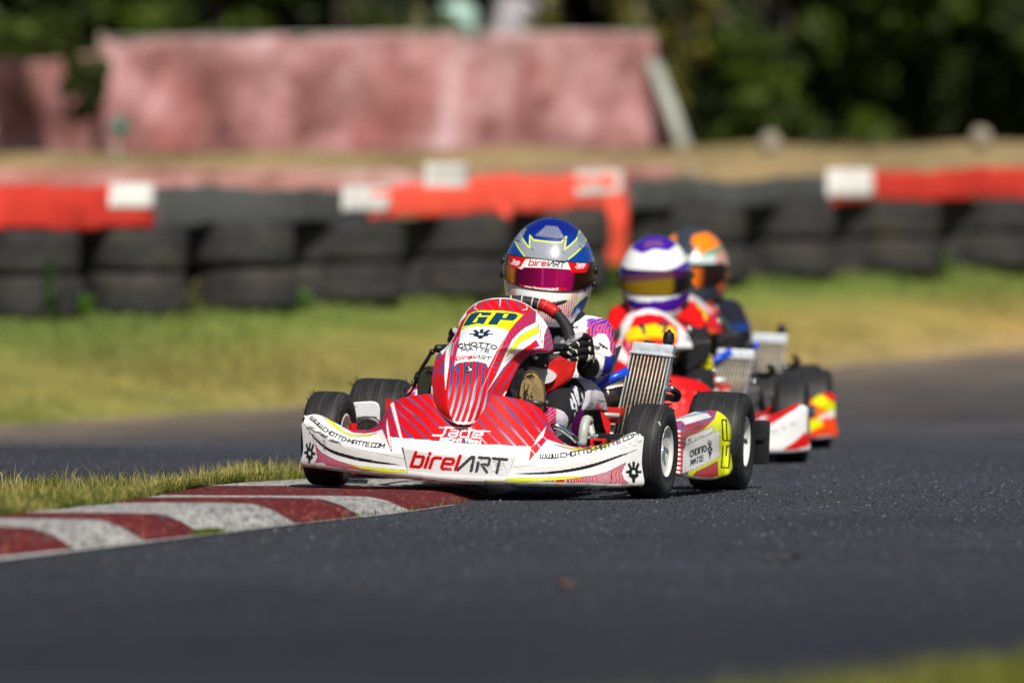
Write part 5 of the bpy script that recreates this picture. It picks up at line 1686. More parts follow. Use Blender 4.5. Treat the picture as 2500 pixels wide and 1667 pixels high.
def build_kart(label, group, loc, yaw, roll, fine, draw_nose, draw_panel, draw_pod, steer, plate=True, adj=None):
    q = 1.0 if fine else .33
    root = thing('racing_kart', label, 'racing kart', loc, (0, roll, yaw), group)
    N = lambda n: max(8, int(n * q))
    nose = obj('nose_fairing', painted_sheet('nose_fairing', nose_surface(N(620), N(190)), .004, WHITE, draw_nose, (0, -1, .2)), M['bodywork'], root)
    if plate:
        nu, nv = N(190), N(70)
        # name plate: a proud flat piece following the centre of the nose
        top = smooth_path([(982, 1082), (1057, 1095), (1134, 1101), (1200, 1102), (1262, 1103)], nu)
        bot = smooth_path([(996, 1157), (1026, 1162), (1083, 1169), (1160, 1174), (1234, 1175)], nu)
        g_ = []
        for k in np.linspace(0, 1, nv):
            c = bot * (1 - k) + top * k
            y = nose_y(c[:, 0]) - .0075 + .009 * np.clip((k - .8) / .2, 0, 1) ** 2 + .004 * (1 - k)
            g_.append(np.column_stack([c, y]))
        obj('name_plate', painted_sheet('name_plate', np.stack(g_), .004, WHITE * .99, livery_plate, (0, -1, .1)), M['bodywork'], root)
    panel = obj('front_panel', painted_sheet('front_panel', panel_surface(N(330), N(330)), .0035, RED, draw_panel, (0, -1, .6)), M['bodywork'], root)
    for (u, v, rx, ry, dy) in ((1145, 901, .0125, .0125, -.006), (1319, 836, .011, .011, .105)):
        g = G()
        y = float(panel_y(v)) + dy
        c = kseg((u, v, y))
        vv, f = ball_geo((0, 0, 0), (rx, .006, ry), 20, 12)
        Rm = np.array(Euler((math.radians(-40), 0, math.radians(0 if u < 1200 else 55))).to_matrix())
        g.add(vv @ Rm.T + c, f)
        vv, f = lathe_geo([(-.007, 0), (-.007, .004), (-.004, .004), (-.004, 0)], 'y', 6); g.add(vv @ Rm.T + c, f)
        obj('bolt', fix_normals(g.mesh('bolt')), M['chrome'], root)
    # side pods
    pod = painted_sheet('side_pod', loft(SIDEPOD, N(150), N(170), 2), .004, YELLOW if fine else WHITE, draw_pod, (.6, -1, .3))
    obj('side_pod', pod, M['bodywork'], root)
    p2 = pod.copy(); p2.name = 'side_pod'
    w = mverts(p2); w[:, 0] *= -1
    if fine:   # the right-hand pod shows its white nose
        w[:, 0] += .075
        cc = np.tile(WHITE * .95, (len(w), 1))
        cc[(w[:, 1] > .33)] = PINK
        ph = (w[:, 1] * 22 + w[:, 2] * 9)
        cc[(w[:, 1] > .33) & (ph - np.floor(ph) < .3)] = LILAC
        c4 = np.ones((len(w), 4), np.float32); c4[:, :3] = cc
        p2.attributes['Col'].data.foreach_set('color', c4.ravel())
    p2.vertices.foreach_set('co', w.astype(np.float32).ravel())
    p2.flip_normals()
    if not fine:
        obj('side_pod', p2, M['bodywork'], root)
    else:
        g = G()
        v, f = prism_geo([(850, 985), (870, 981), (905, 979), (919, 981), (926, 988), (928, 1000), (927, 1046), (919, 1047), (918, 1019), (872, 1020), (868, 1050), (859, 1050), (850, 1030)], .19, .66)
        g.add(v, f)
        pod2 = obj('side_pod', fix_normals(g.mesh('side_pod', False)), M['white_plastic'], root)
        bv = pod2.modifiers.new('b', 'BEVEL'); bv.width = .010; bv.segments = 3
        q_ = loft([[(986, 972, .70), (1010, 971, .71), (1040, 970, .72)], [(998, 952, .71), (1018, 950, .72), (1040, 950, .73)], [(1012, 935, .74), (1025, 934, .75), (1040, 934, .76)]], 60, 50)
        def wingpaint(cv):
            cv.c[:] = PINK
            cv.zebra(np.arange(len(cv.u)), (cv.v + .6 * cv.u) / 13, .25, LILAC)
            cv.poly([(1008, 972), (1026, 934), (1050, 930), (1050, 972)], WHITE)
            cv.poly([(1016, 972), (1030, 950), (1050, 946), (1050, 972)], lin(20, 90, 200))
        obj('pod_wing', painted_sheet('pod_wing', q_, .004, PINK, wingpaint, (0, -1, .3)), M['bodywork'], root)
    # wheels
    seg = 80 if fine else 40
    add_wheel(root, HALF_F, 0, RF, WF, math.radians(-3 + steer), math.radians(0), seg=seg)
    add_wheel(root, -HALF_F, 0, RF, WF, math.radians(-2 + steer), 0, seg=seg)
    for s in (1, -1):
        add_wheel(root, s * (HALF_R if fine else .42), WB, RR if fine else .131, WR, 0, 0, seg=seg)
    if fine:
        g = G(); v, f = prism_geo([(1600, 1027), (1604, 1029), (1611, 1029), (1613, 1037), (1611, 1042), (1606, 1041), (1604, 1036), (1601, 1035)], -.0985, -.090); g.add(v, f)
        obj('chalk_mark', fix_normals(g.mesh('chalk_mark', False)), M['white_plastic'], root)
        r = np.random.default_rng(12)
        for wx_, wy, R_, W_ in ((HALF_F, 0, RF, WF), (-HALF_F, 0, RF, WF), (HALF_R, WB, RR, WR), (-HALF_R, WB, RR, WR)):
            g = G()
            for k in range(34):
                a = r.uniform(-.4, 2.6); sx = r.choice([-1, 1]) * W_ * r.uniform(.40, .47)
                p0 = np.array([wx_ + sx, wy - (R_ - .010) * math.cos(a), R_ + (R_ - .010) * math.sin(a)])
                dr = np.array([np.sign(sx) * .3, -math.cos(a), math.sin(a)]) + r.normal(0, .35, 3)
                dr /= np.linalg.norm(dr)
                v, f = tube_geo([p0, p0 + dr * .013, p0 + dr * .018 + r.normal(0, .003, 3)], [.0011, .0008, .0004], 5); g.add(v, f)
            obj('rubber_crumbs', g.mesh('rubber_crumbs'), M['tyre'], root, kind='stuff')
    # chassis rails, axle, floor
    g = G()
    for s in (-1, 1):
        for path, r in (([(s * .16, -.20, .075), (s * .20, -.05, .07), (s * .31, .15, .065), (s * .33, .45, .065), (s * .30, .75, .07), (s * .30, .99, .075)], .014),
                        ([(s * .18, -.02, .072), (s * .36, -.01, .085), (s * .385, 0, .12)], .013),
                        ([(s * .30, .20, .07), (s * .46, .22, .08), (s * .47, .45, .08), (s * .46, .68, .08), (s * .30, .70, .075)], .010)):
            v, f = tube_geo(smooth_path(path, 24, 3), r, 12); g.add(v, f)
    v, f = tube_geo([(-.17, -.19, .075), (.17, -.19, .075)], .014, 12); g.add(v, f)
    v, f = tube_geo([(-.3, .62, .07), (.3, .62, .07)], .014, 12); g.add(v, f)
    obj('chassis_tubes', g.mesh('chassis_tubes'), M['frame'], root)
    g = G(); v, f = box_geo((0, .16, .052), (.50, .62, .004), None, .001); g.add(v, f)
    obj('floor_tray', g.mesh('floor_tray', False), M['alu'], root)
    g = G(); v, f = tube_geo([(-.55, WB, RR), (.55, WB, RR)], .020, 16); g.add(v, f)
    obj('rear_axle', g.mesh('rear_axle'), M['chrome'], root)
    g = G()
    bw = .575 if fine else .40
    v, f = box_geo((0, 1.13, .14), (2 * bw, .05, .06), None, .02); g.add(v, f)
    for s in (-1, 1):
        v, f = box_geo((s * bw, 1.125, .135), (.045, .07, .125), None, .012); g.add(v, f)
        v, f = box_geo((s * (bw + .004), 1.10, .150), (.03, .04, .018), None, .004); g.add(v, f)
    obj('rear_bumper', g.mesh('rear_bumper', auto=40), M['black_plastic'], root)
    # stub axles, steering arms, brake disc
    for s in (-1, 1):
        g = G()
        v, f = tube_geo([(s * .385, 0, .075), (s * .385, 0, .175)], .012, 12); g.add(v, f)
        v, f = tube_geo([(s * .385, 0, RF), (s * .47, 0, RF)], .011, 12); g.add(v, f)
        v, f = box_geo((s * .365, .02, .115), (.05, .05, .012), None, .002); g.add(v, f)
        v, f = box_geo((s * .365, .02, .150), (.05, .05, .012), None, .002); g.add(v, f)
        obj('stub_axle', g.mesh('stub_axle', auto=40), M['red_paint'], root)
        g = G(); v, f = tube_geo([(s * .36, .09, .11), (s * .04, .12, .13)], .007, 10); g.add(v, f)
        obj('track_rod', g.mesh('track_rod'), M['chrome'], root)
    # steering wheel and column
    wc = kseg((1256, 842, .19))
    tilt = Euler((math.radians(38), 0, math.radians(0))).to_matrix()
    th = np.linspace(0, 2 * math.pi, 97)
    flat = .155 * np.stack([np.sin(th), np.zeros_like(th), np.cos(th)], 1)
    flat[:, 2] = np.where(flat[:, 2] < -.03, -.03 + (flat[:, 2] + .03) * .16, flat[:, 2])
    flat[:, 2] = np.where(flat[:, 2] > .135, .135 + (flat[:, 2] - .135) * .6, flat[:, 2])
    yw = math.radians(6)
    ringp = flat @ np.array(Euler((math.radians(-36), 0, 0)).to_matrix()).T @ np.array(Euler((0, 0, yw)).to_matrix()).T + wc
    g = G(); v, f = tube_geo(ringp[:-1], .0155 + .0015 * np.cos(4 * th[:-1]), 16, caps=False)
    f = f + [(95 * 16 + i, 95 * 16 + (i + 1) % 16, (i + 1) % 16, i) for i in range(16)]
    g.add(v, f)
    sw = obj('steering_wheel', fix_normals(g.mesh('steering_wheel')), M['grip'], root)
    i0 = int(96 * 37 / 360)
    g = G(); v, f = tube_geo(ringp[i0 - 3:i0 + 4], .0178, 18); g.add(v, f)
    obj('grip_band', g.mesh('grip_band'), M['red_plastic'], sw)
    g = G()
    for k in (8, 10, 12, 2, 5):
        if k < 14:
            a = ringp[(k - 4) % 96]
            t_ = ringp[(k - 3) % 96] - a; t_ /= np.linalg.norm(t_)
            v, f = lathe_geo([(-.0016, .0165), (-.0016, .0178), (.0016, .0178), (.0016, .0165)], 'x', 16, closed=True)
            obj('stitch', G().add(v @ np.array(Vector(t_).to_track_quat('X', 'Z').to_matrix()).T + a, f).mesh('stitch'), M['thread'], sw)
    g = G()
    for a in (90, 270, 180):
        p = ringp[int(96 * a / 360)]
        v, f = tube_geo([p, p * .35 + wc * .65 + (0, -.02, -.01), wc + (0, -.03, -.02)], [.011, .014, .018], 10); g.add(v, f)
    v, f = ball_geo(wc + (0, -.035, -.022), (.035, .02, .03), 16, 10); g.add(v, f)
    obj('wheel_spokes', g.mesh('wheel_spokes'), M['black_plastic'], sw)
    g = G(); v, f = tube_geo([wc + (0, -.03, -.02), wc + (0, -.16, -.2), (0, -.13, .10)], .011, 12); g.add(v, f)
    obj('steering_column', g.mesh('steering_column'), M['black_plastic'], root)
    # radiator on the driver's left
    yb = .60
    bl, br = kseg((1490, 1094, yb)), kseg((1588, 1104, yb + .0))
    tl = kseg((1542, 857, yb + .02))
    ex = br - bl; wx = np.linalg.norm(ex); ex /= wx
    ez = tl - bl; hz = np.linalg.norm(ez); ez -= ex * (ez @ ex); ez /= np.linalg.norm(ez)
    ey = np.cross(ez, ex)
    Rm = np.stack([ex, ey, ez], 1)
    shear = ((tl - bl) @ ex) / hz
    def rb(cx, cy, cz, sx, sy, sz, bev=.0):
        v, f = box_geo((0, 0, 0), (sx, sy, sz), None, bev)
        v = v + np.array([cx, cy, cz])
        v[:, 0] += v[:, 2] * shear
        return v @ Rm.T + bl, f
    rad = obj('radiator', G().add(*rb(wx / 2, .018, hz + .012, wx + .004, .05, .030, .008)).add(*rb(wx / 2, .018, hz - .004, wx + .010, .056, .007, .002)).mesh('radiator', auto=40), M['alu'], root)
    obj('bottom_tank', G().add(*rb(wx / 2, .018, -.012, wx + .004, .05, .026, .008)).mesh('bottom_tank', auto=40), M['alu'], rad)
    obj('side_plate', G().add(*rb(.001, .018, hz / 2, .003, .048, hz)).mesh('side_plate', False), M['alu'], rad)
    obj('side_plate', G().add(*rb(wx - .001, .018, hz / 2, .003, .048, hz)).mesh('side_plate', False), M['alu'], rad)
    for k in range(10):
        x = wx * (k + 1) / 11
        v, f = tube_geo([np.array([x + hz * .0 * shear, -.004, .0]), np.array([x, -.004, hz - .006])], .0020, 6)
        v[:, 1] *= 1
        v[:, 0] += v[:, 2] * shear
        obj('tube', G().add(v @ Rm.T + bl, f).mesh('tube'), M['fin_light'], rad)
    for k in range(11):
        a, b = wx * k / 11 + .0028, wx * (k + 1) / 11 - .0028
        g = G()
        nz = 80 if fine else 16
        z = np.linspace(.002, hz - .006, nz)
        yy = .003 + .004 * (np.arange(nz) % 2)
        vv = np.concatenate([np.stack([np.full(nz, a), yy, z], 1), np.stack([np.full(nz, b), yy, z], 1), np.stack([np.full(nz, b), yy + .030, z], 1), np.stack([np.full(nz, a), yy + .030, z], 1)])
        vv[:, 0] += vv[:, 2] * shear
        ff = [(i, nz + i, nz + i + 1, i + 1) for i in range(nz - 1)] + [(2 * nz + i, 3 * nz + i, 3 * nz + i + 1, 2 * nz + i + 1) for i in range(nz - 1)]
        obj('fin_strip', G().add(vv @ Rm.T + bl, ff).mesh('fin_strip', False), M['fin_dark'], rad)
    g = G()
    c = bl + Rm @ np.array([wx * .82 + (hz + .03) * shear, .02, hz + .03])
    v, f = lathe_geo([(-.006, 0), (-.006, .013), (.004, .013), (.004, .0165), (.020, .0165), (.030, .014), (.034, .006), (.040, .003), (.041, 0)], 'z', 20); g.add(v @ Rm.T + c, f)
    obj('overflow_fitting', G().add(*rb(wx * .35 , .02, hz + .029, .028, .03, .008, .002)).mesh('overflow_fitting', auto=40), M['black_plastic'], rad)
    obj('filler_cap', g.mesh('filler_cap', auto=40), M['black_plastic'], rad)
    g = G()
    c = kseg((1636, 948, yb + .02))
    v, f = tube_geo(smooth_path([c + (-.03, .02, 0), c + (-.005, 0, 0), c + (.012, -.002, 0)], 6, 3), .0075, 14); g.add(v, f)
    obj('water_spout', g.mesh('water_spout'), M['chrome'], rad)
    g = G(); v, f = tube_geo(smooth_path([c + (.0, .0, 0), c + (.012, .03, -.01), c + (.0, .12, -.03), c + (-.05, .25, -.03)], 14, 3), .010, 12); g.add(v, f)
    obj('water_hose', g.mesh('water_hose'), M['rubber_hose'], root)
    # seat shell
    Pn = []
    for k in np.linspace(0, 1, 16):
        y_ = .42 + .30 * min(k / .55, 1) + .20 * max(0, (k - .55) / .45)
        z_ = .07 + .0 * k + .30 * max(0, (k - .45) / .55) ** 1.1
        wd = np.interp(k, [0, .4, .7, 1], [.12, .15, .165, .17])
        hh = np.interp(k, [0, .3, .6, 1], [.03, .10, .15, .03])
        a = np.linspace(-1, 1, 21)
        Pn.append(np.stack([.03 + wd * np.sign(a) * np.abs(a) ** .8, y_ - .02 * np.abs(a) ** 2, z_ + hh * np.abs(a) ** 3], 1))
    obj('seat', sheet('seat', np.stack(Pn), .005, (0, -.5, 1)), M['seat'], root)
    # engine, exhaust can, blue stay
    g = G()
    v, f = box_geo((.30, .80, .15), (.14, .16, .16), None, .02); g.add(v, f)
    for k in range(6):
        v, f = box_geo((.30, .79, .24 + .013 * k), (.12, .13, .006), None, .002); g.add(v, f)
    obj('starter_cover', fix_normals(G().add(*lathe_geo([(-.02, 0), (-.02, .06), (.02, .06), (.02, 0)], 'y', 24, (-.28, .85, .2))).mesh('starter_cover', auto=40)), M['engine'], root)
    obj('engine', g.mesh('engine', auto=40), M['engine'], root)
    g = G()
    v, f = tube_geo(smooth_path([kseg((1448, 962, .66)), kseg((1480, 962, .68)), kseg((1545, 952, .72))], 16, 3), np.interp(np.linspace(0, 1, 16), [0, .12, .5, 1], [.020, .034, .040, .040]), 20); g.add(v, f)
    obj('exhaust', g.mesh('exhaust'), M['exhaust'], root)
    g = G()
    v, f = tube_geo([kseg((1449, 946, .60)), kseg((1535, 905, .62))], .0135, 14); g.add(v, f)
    obj('seat_stay', g.mesh('seat_stay'), M['blue_tube'], root)
    g = G(); v, f = ball_geo(kseg((1483, 957, .60)), .0075, 12, 8); g.add(v, f)
    v, f = lathe_geo([(-.006, 0), (-.006, .006), (.012, .006), (.012, 0)], 'y', 8, kseg((1485, 960, .60))); g.add(v, f)
    obj('bolt', fix_normals(g.mesh('bolt')), M['chrome'], root)
    # pale uprights beside the driver's leg
    g = G()
    v, f = tube_geo(smooth_path([kseg((1448, 942, .46)), kseg((1441, 985, .44)), kseg((1437, 1020, .42)), kseg((1446, 1068, .40))], 14, 3), [.0115] * 14, 12); g.add(v, f)
    v, f = tube_geo(smooth_path([kseg((1438, 1028, .36)), kseg((1431, 1026, .32)), kseg((1426, 1042, .30)), kseg((1421, 1086, .29))], 14, 3), .0135, 14); g.add(v, f)
    v, f = tube_geo([kseg((1446, 1010, .50)), kseg((1512, 1014, .52))], .0065, 10); g.add(v, f)
    obj('support_tubes', g.mesh('support_tubes'), M['frame'], root)
    # red bracket blade, red box, black shelf
    g = G(); v, f = prism_geo([(1455, 970), (1459, 969), (1462, 985), (1470, 1002), (1480, 1015), (1491, 1032), (1490, 1052), (1488, 1070), (1482, 1060), (1474, 1040), (1467, 1010), (1457, 985)], .42, .435); g.add(v, f)
    obj('red_bracket', fix_normals(g.mesh('red_bracket', False)), M['red_paint'], root)
    g = G(); v, f = box_geo(kseg((1500, 1004, .56)), (.05, .06, .022), None, .004); g.add(v, f)
    v, f = box_geo(kseg((1497, 1026, .56)), (.04, .06, .016), None, .004); g.add(v, f)
    obj('ignition_box', g.mesh('ignition_box', auto=40), M['red_plastic'], root)
    g = G(); v, f = box_geo(kseg((1494, 1066, .40)), (.072, .05, .018), None, .003); g.add(v, f)
    v, f = box_geo(kseg((1466, 1064, .42)), (.04, .04, .012), None, .003); g.add(v, f)
    obj('battery_shelf', g.mesh('battery_shelf', auto=40), M['black_plastic'], root)
    g = G(); v, f = box_geo(kseg((1461, 1073, .16)), (.036, .03, .006), None, .002); g.add(v, f)
    v, f = box_geo(kseg((1446, 1079, .16)), (.008, .03, .022), None, .002); g.add(v, f)
    v, f = box_geo(kseg((1476, 1078, .16)), (.008, .03, .018), None, .002); g.add(v, f)
    obj('steering_arm', g.mesh('steering_arm', auto=40), M['red_paint'], root)
    g = G()
    for u, v_ in ((1462, 1062), (1438, 1066), (1464, 980), (1477, 1069), (1452, 1070)):
        v, f = lathe_geo([(-.012, 0), (-.012, .005), (.0, .005), (.0, .003), (.018, .003), (.018, 0)], 'x', 8, kseg((u, v_, .38 if v_ > 1000 else .40))); g.add(v, f)
    obj('bolt', fix_normals(g.mesh('bolt', False)), M['chrome'], root)
    # polished pedal bar in front of the left foot
    g = G()
    v, f = tube_geo(smooth_path([kseg((1346, 1037, .0)), kseg((1362, 1041, .0)), kseg((1380, 1052, .01)), kseg((1398, 1066, .02)), kseg((1408, 1076, .03))], 16, 3), .0085, 14); g.add(v, f)
    obj('side_bar', g.mesh('side_bar'), M['chrome'], root)
    g = G(); v, f = tube_geo([kseg((1283, 979, -.03)), kseg((1325, 986, -.03))], .008, 12); g.add(v, f)
    v, f = tube_geo([kseg((1303, 984, -.03)), kseg((1300, 1060, -.06))], .007, 10); g.add(v, f)
    v, f = ball_geo(kseg((1334, 984, -.03)), .009, 10, 8); g.add(v, f)
    obj('brake_pedal', g.mesh('brake_pedal'), M['engine'], root)
    # fuel tank between the driver's legs, red with a pale window
    g = G()
    ol = [(1312, 904), (1330, 890), (1350, 872), (1375, 868), (1404, 866), (1408, 880), (1404, 905), (1396, 924), (1376, 940), (1350, 956), (1330, 962), (1322, 940)]
    v, f = prism_geo(ol, .16, .34); g.add(v, f)
    me = fix_normals(g.mesh('fuel_tank', False))
    tank = obj('fuel_tank', me, M['red_plastic'] if fine else M['black_plastic'], root)
    bv = tank.modifiers.new('b', 'BEVEL'); bv.width = .012; bv.segments = 3
    g = G()
    win = smooth_path([(1306, 896), (1330, 898), (1348, 905), (1359, 917), (1352, 928), (1338, 935), (1318, 935), (1308, 920), (1306, 896)], 30)[:-1]
    v, f = prism_geo(win, .145, .165); g.add(v, f)
    if fine: obj('tank_window', fix_normals(g.mesh('tank_window', False)), M['white_plastic'], tank)
    # steering support behind the panel
    g = G()
    v, f = box_geo(kseg((1318, 878, .10)), (.055, .06, .045), Euler((0, .2, .2)).to_matrix(), .012); g.add(v, f)
    v, f = tube_geo([kseg((1298, 880, .06)), kseg((1340, 850, .10))], .016, 14); g.add(v, f)
    v, f = tube_geo([kseg((1290, 872, .06)), kseg((1283, 905, .05))], .006, 10); g.add(v, f)
    obj('column_support', g.mesh('column_support', auto=40), M['black_plastic'], root)
    g = G(); v, f = ball_geo(kseg((1306, 873, .055)), (.010, .008, .007), 12, 8); g.add(v, f)
    v, f = lathe_geo([(-.012, 0), (-.012, .004), (.006, .004), (.006, 0)], 'y', 8, kseg((1332, 892, .08))); g.add(v, f)
    obj('bolt', fix_normals(g.mesh('bolt')), M['chrome'], root)
    # brake hose and its sleeve, left of the panel
    g = G()
    v, f = tube_geo(smooth_path([kseg((968, 988, .20)), kseg((985, 973, .18)), kseg((1003, 957, .16)), kseg((1016, 930, .13)), kseg((1028, 902, .11)), kseg((1044, 876, .10)), kseg((1054, 860, .10)), kseg((1066, 851, .10))], 40, 3),
                    np.interp(np.linspace(0, 1, 40), [0, .38, .4, 1], [.0035, .0035, .0055, .0055]), 12); g.add(v, f)
    v, f = tube_geo([kseg((1062, 852, .10)), kseg((1066, 851, .10)), kseg((1092, 850, .12))], [.008, .0115, .0115], 14); g.add(v, f)
    v, f = tube_geo([kseg((1052, 862, .10)), kseg((1058, 856, .10))], .008, 12); g.add(v, f)
    v, f = tube_geo([kseg((1017, 926, .13)), kseg((1023, 912, .12))], .0095, 10); g.add(v, f)
    v, f = tube_geo(smooth_path([kseg((1003, 940, .16)), kseg((988, 946, .16)), kseg((990, 958, .17)), kseg((992, 966, .17))], 16, 3), .0016, 6); g.add(v, f)
    obj('brake_hose', g.mesh('brake_hose'), M['rubber_hose'], root)
    g = G(); v, f = prism_geo([(942, 975), (947, 972), (958, 976), (950, 998), (941, 1003)], -.04, .0); g.add(v, f)
    obj('red_clip', fix_normals(g.mesh('red_clip', False)), M['red_plastic'], root)
    if adj:
        adj(dict(nose=nose, panel=panel, rad=rad, sw=sw, pods=[o for o in root.children if o.name.startswith('side_pod')]))
    # bent front rail seen left of the nose
    g = G()
    v, f = tube_geo(smooth_path([kseg((872, 1034, .06)), kseg((880, 1026, .06)), kseg((905, 1024, .06)), kseg((920, 1030, .06)), kseg((926, 1046, .05))], 18, 3), .0085, 12); g.add(v, f)
    obj('front_rail', g.mesh('front_rail'), M['engine'], root)
    return root

# ------------------------------------------------------------------ DRIVERS
HZ = [-.150, -.135, -.115, -.078, -.041, -.004, .032, .081, .111, .130, .141, .145]
HW = [.078, .092, .103, .1155, .1245, .128, .1235, .103, .081, .055, .030, .004]
HFR = [.140, .154, .160, .163, .156, .150, .142, .115, .090, .060, .033, .004]
HBK = [.095, .112, .125, .142, .152, .156, .152, .125, .098, .066, .036, .004]

def helmet_point(lam, z, off=0.0):
    w = np.interp(z, HZ, HW) + off
    f = np.interp(z, HZ, HFR) + off
    b = np.interp(z, HZ, HBK) + off
    s, c = np.sin(lam), np.cos(lam)
    e = 2 / 2.25
    x = w * np.sign(s) * np.abs(s) ** e
    y = np.where(c > 0, -f * np.abs(c) ** e, b * np.abs(c) ** e)
    return np.stack([x, y, z + 0 * lam], -1)

def zsmooth(n):
    """heights of the shell rows, closer together towards the crown"""
    a = np.linspace(0, 1, n)
    return -.150 + .295 * np.sin(a * math.pi / 2) ** 1.0 * (1 - .0) if False else np.interp(a, np.linspace(0, 1, len(HZ)), HZ)

# smoother profiles
_zq = np.linspace(0, 1, 241)
_prof = smooth_path(np.stack([HZ, HW, HFR, HBK], 1), 241, 2)
def _kernel(a, k=9):
    p = np.concatenate([np.full(k, a[0]), a, np.full(k, a[-1])])
    return np.convolve(p, np.ones(2 * k + 1) / (2 * k + 1), 'same')[k:-k]
HZ = list(_prof[:, 0])
HW, HFR, HBK = list(_kernel(_prof[:, 1], 5)), list(_kernel(_prof[:, 2], 7)), list(_kernel(_prof[:, 3], 5))

def visor_limits(lam):
    a = np.abs(lam) / math.radians(85)
    return -.047 + .022 * a ** 2 + .012 * a ** 6, .037 - .004 * a ** 2

HO, HS = (1100, 500), 4.704
def hm(p):
    return smap(p, HO, HS)

def paint_helmet_1(cv, back):
    BL, BD = lin(8, 60, 150), lin(10, 28, 120)
    cv.c[:] = BL
    top = cv.inside(hm([(795, 310), (850, 420), (905, 490), (912, 350), (955, 405), (1150, 428), (1270, 430), (1330, 365), (1312, 510), (1400, 440), (1470, 360), (1480, 290), (1430, 120), (850, 120)]))
    cv.c[top] = BD
    k = np.clip((cv.v[top] - 560) / 40, 0, 1)[:, None] * .6
    cv.c[top] = BD * (1 - k) + lin(10, 70, 170) * k
    band = hm([(735, 345), (742, 420), (790, 510), (850, 595), (900, 640), (1300, 660), (1352, 622), (1450, 545), (1540, 440), (1562, 372), (1535, 330), (1490, 260), (1480, 300), (1462, 370), (1400, 440), (1315, 510), (1332, 365), (1270, 432), (1150, 425), (950, 407), (912, 348), (905, 492), (850, 420), (797, 315), (840, 230), (800, 250)])
    cv.poly(band, lin(140, 146, 156))
    yw = lin(214, 238, 40)
    cv.stroke(smooth_path(hm([(797, 305), (815, 365), (850, 425), (885, 470)]), 24), 3, yw)
    for p in (hm([(880, 468), (906, 492), (912, 350), (952, 405)]), hm([(1268, 432), (1331, 365), (1310, 512), (1345, 490)])):
        cv.stroke(p, 3, yw)
    cv.stroke(smooth_path(hm([(950, 404), (1050, 418), (1150, 428), (1270, 432)]), 20), 3, yw)
    cv.stroke(smooth_path(hm([(1315, 508), (1400, 440), (1462, 368), (1482, 295)]), 24), 3, yw)
    cv.stroke(smooth_path(hm([(735, 350), (742, 420), (790, 510), (855, 598)]), 24), 3, yw)
    cv.stroke(smooth_path(hm([(1352, 625), (1450, 545), (1540, 440), (1562, 372), (1540, 320)]), 24), 3, yw)
    # chin
    ch = cv.inside(hm([(560, 830), (640, 860), (760, 935), (1000, 990), (1330, 970), (1490, 945), (1545, 1000), (1640, 850), (1700, 900), (1560, 1300), (1400, 1400), (900, 1400), (600, 1100)]))
    cv.c[ch] = WHITE * .98
    cv.poly(hm([(610, 830), (690, 900), (690, 1000), (620, 1010)]), lin(170, 172, 185))
    for (poly, ang, pit) in ((hm([(680, 915), (745, 940), (755, 1050), (690, 1060)]), .05, 3.1), (hm([(1400, 975), (1490, 955), (1450, 1110), (1400, 1170), (1380, 1100)]), .08, 3.4),
                             (hm([(1000, 1160), (1200, 1150), (1380, 1090), (1420, 1160), (1380, 1280), (1200, 1340), (1000, 1340)]), .10, 5.6), (hm([(1560, 960), (1640, 830), (1650, 900), (1600, 990)]), .3, 4.5)):
        ix = cv.poly(poly, lin(236, 220, 222))
        cv.zebra(ix, (cv.u[ix] + ang * (cv.v[ix] - 740)) / pit, .42, lin(196, 48, 58))
    for p in ([(640, 930), (655, 1010), (690, 1055)], [(770, 930), (765, 1000), (775, 1060)], [(1395, 960), (1385, 1040), (1350, 1095), (1280, 1130), (1190, 1150)], [(1600, 990), (1560, 1040), (1480, 1110), (1410, 1180), (1380, 1280)], [(1540, 1030), (1480, 1085), (1420, 1110)], [(1652, 560), (1645, 620)]):
        cv.stroke(smooth_path(hm(p), 24), 2.4, yw)
    cv.poly(hm([(1410, 1190), (1480, 1118), (1570, 1040), (1590, 1080), (1540, 1220), (1400, 1310), (1375, 1290)]), lin(16, 62, 150))
    cv.poly(hm([(1420, 1230), (1500, 1180), (1480, 1220), (1400, 1290)]), lin(90, 150, 225))
    b = back
    cv.c[b] = BD

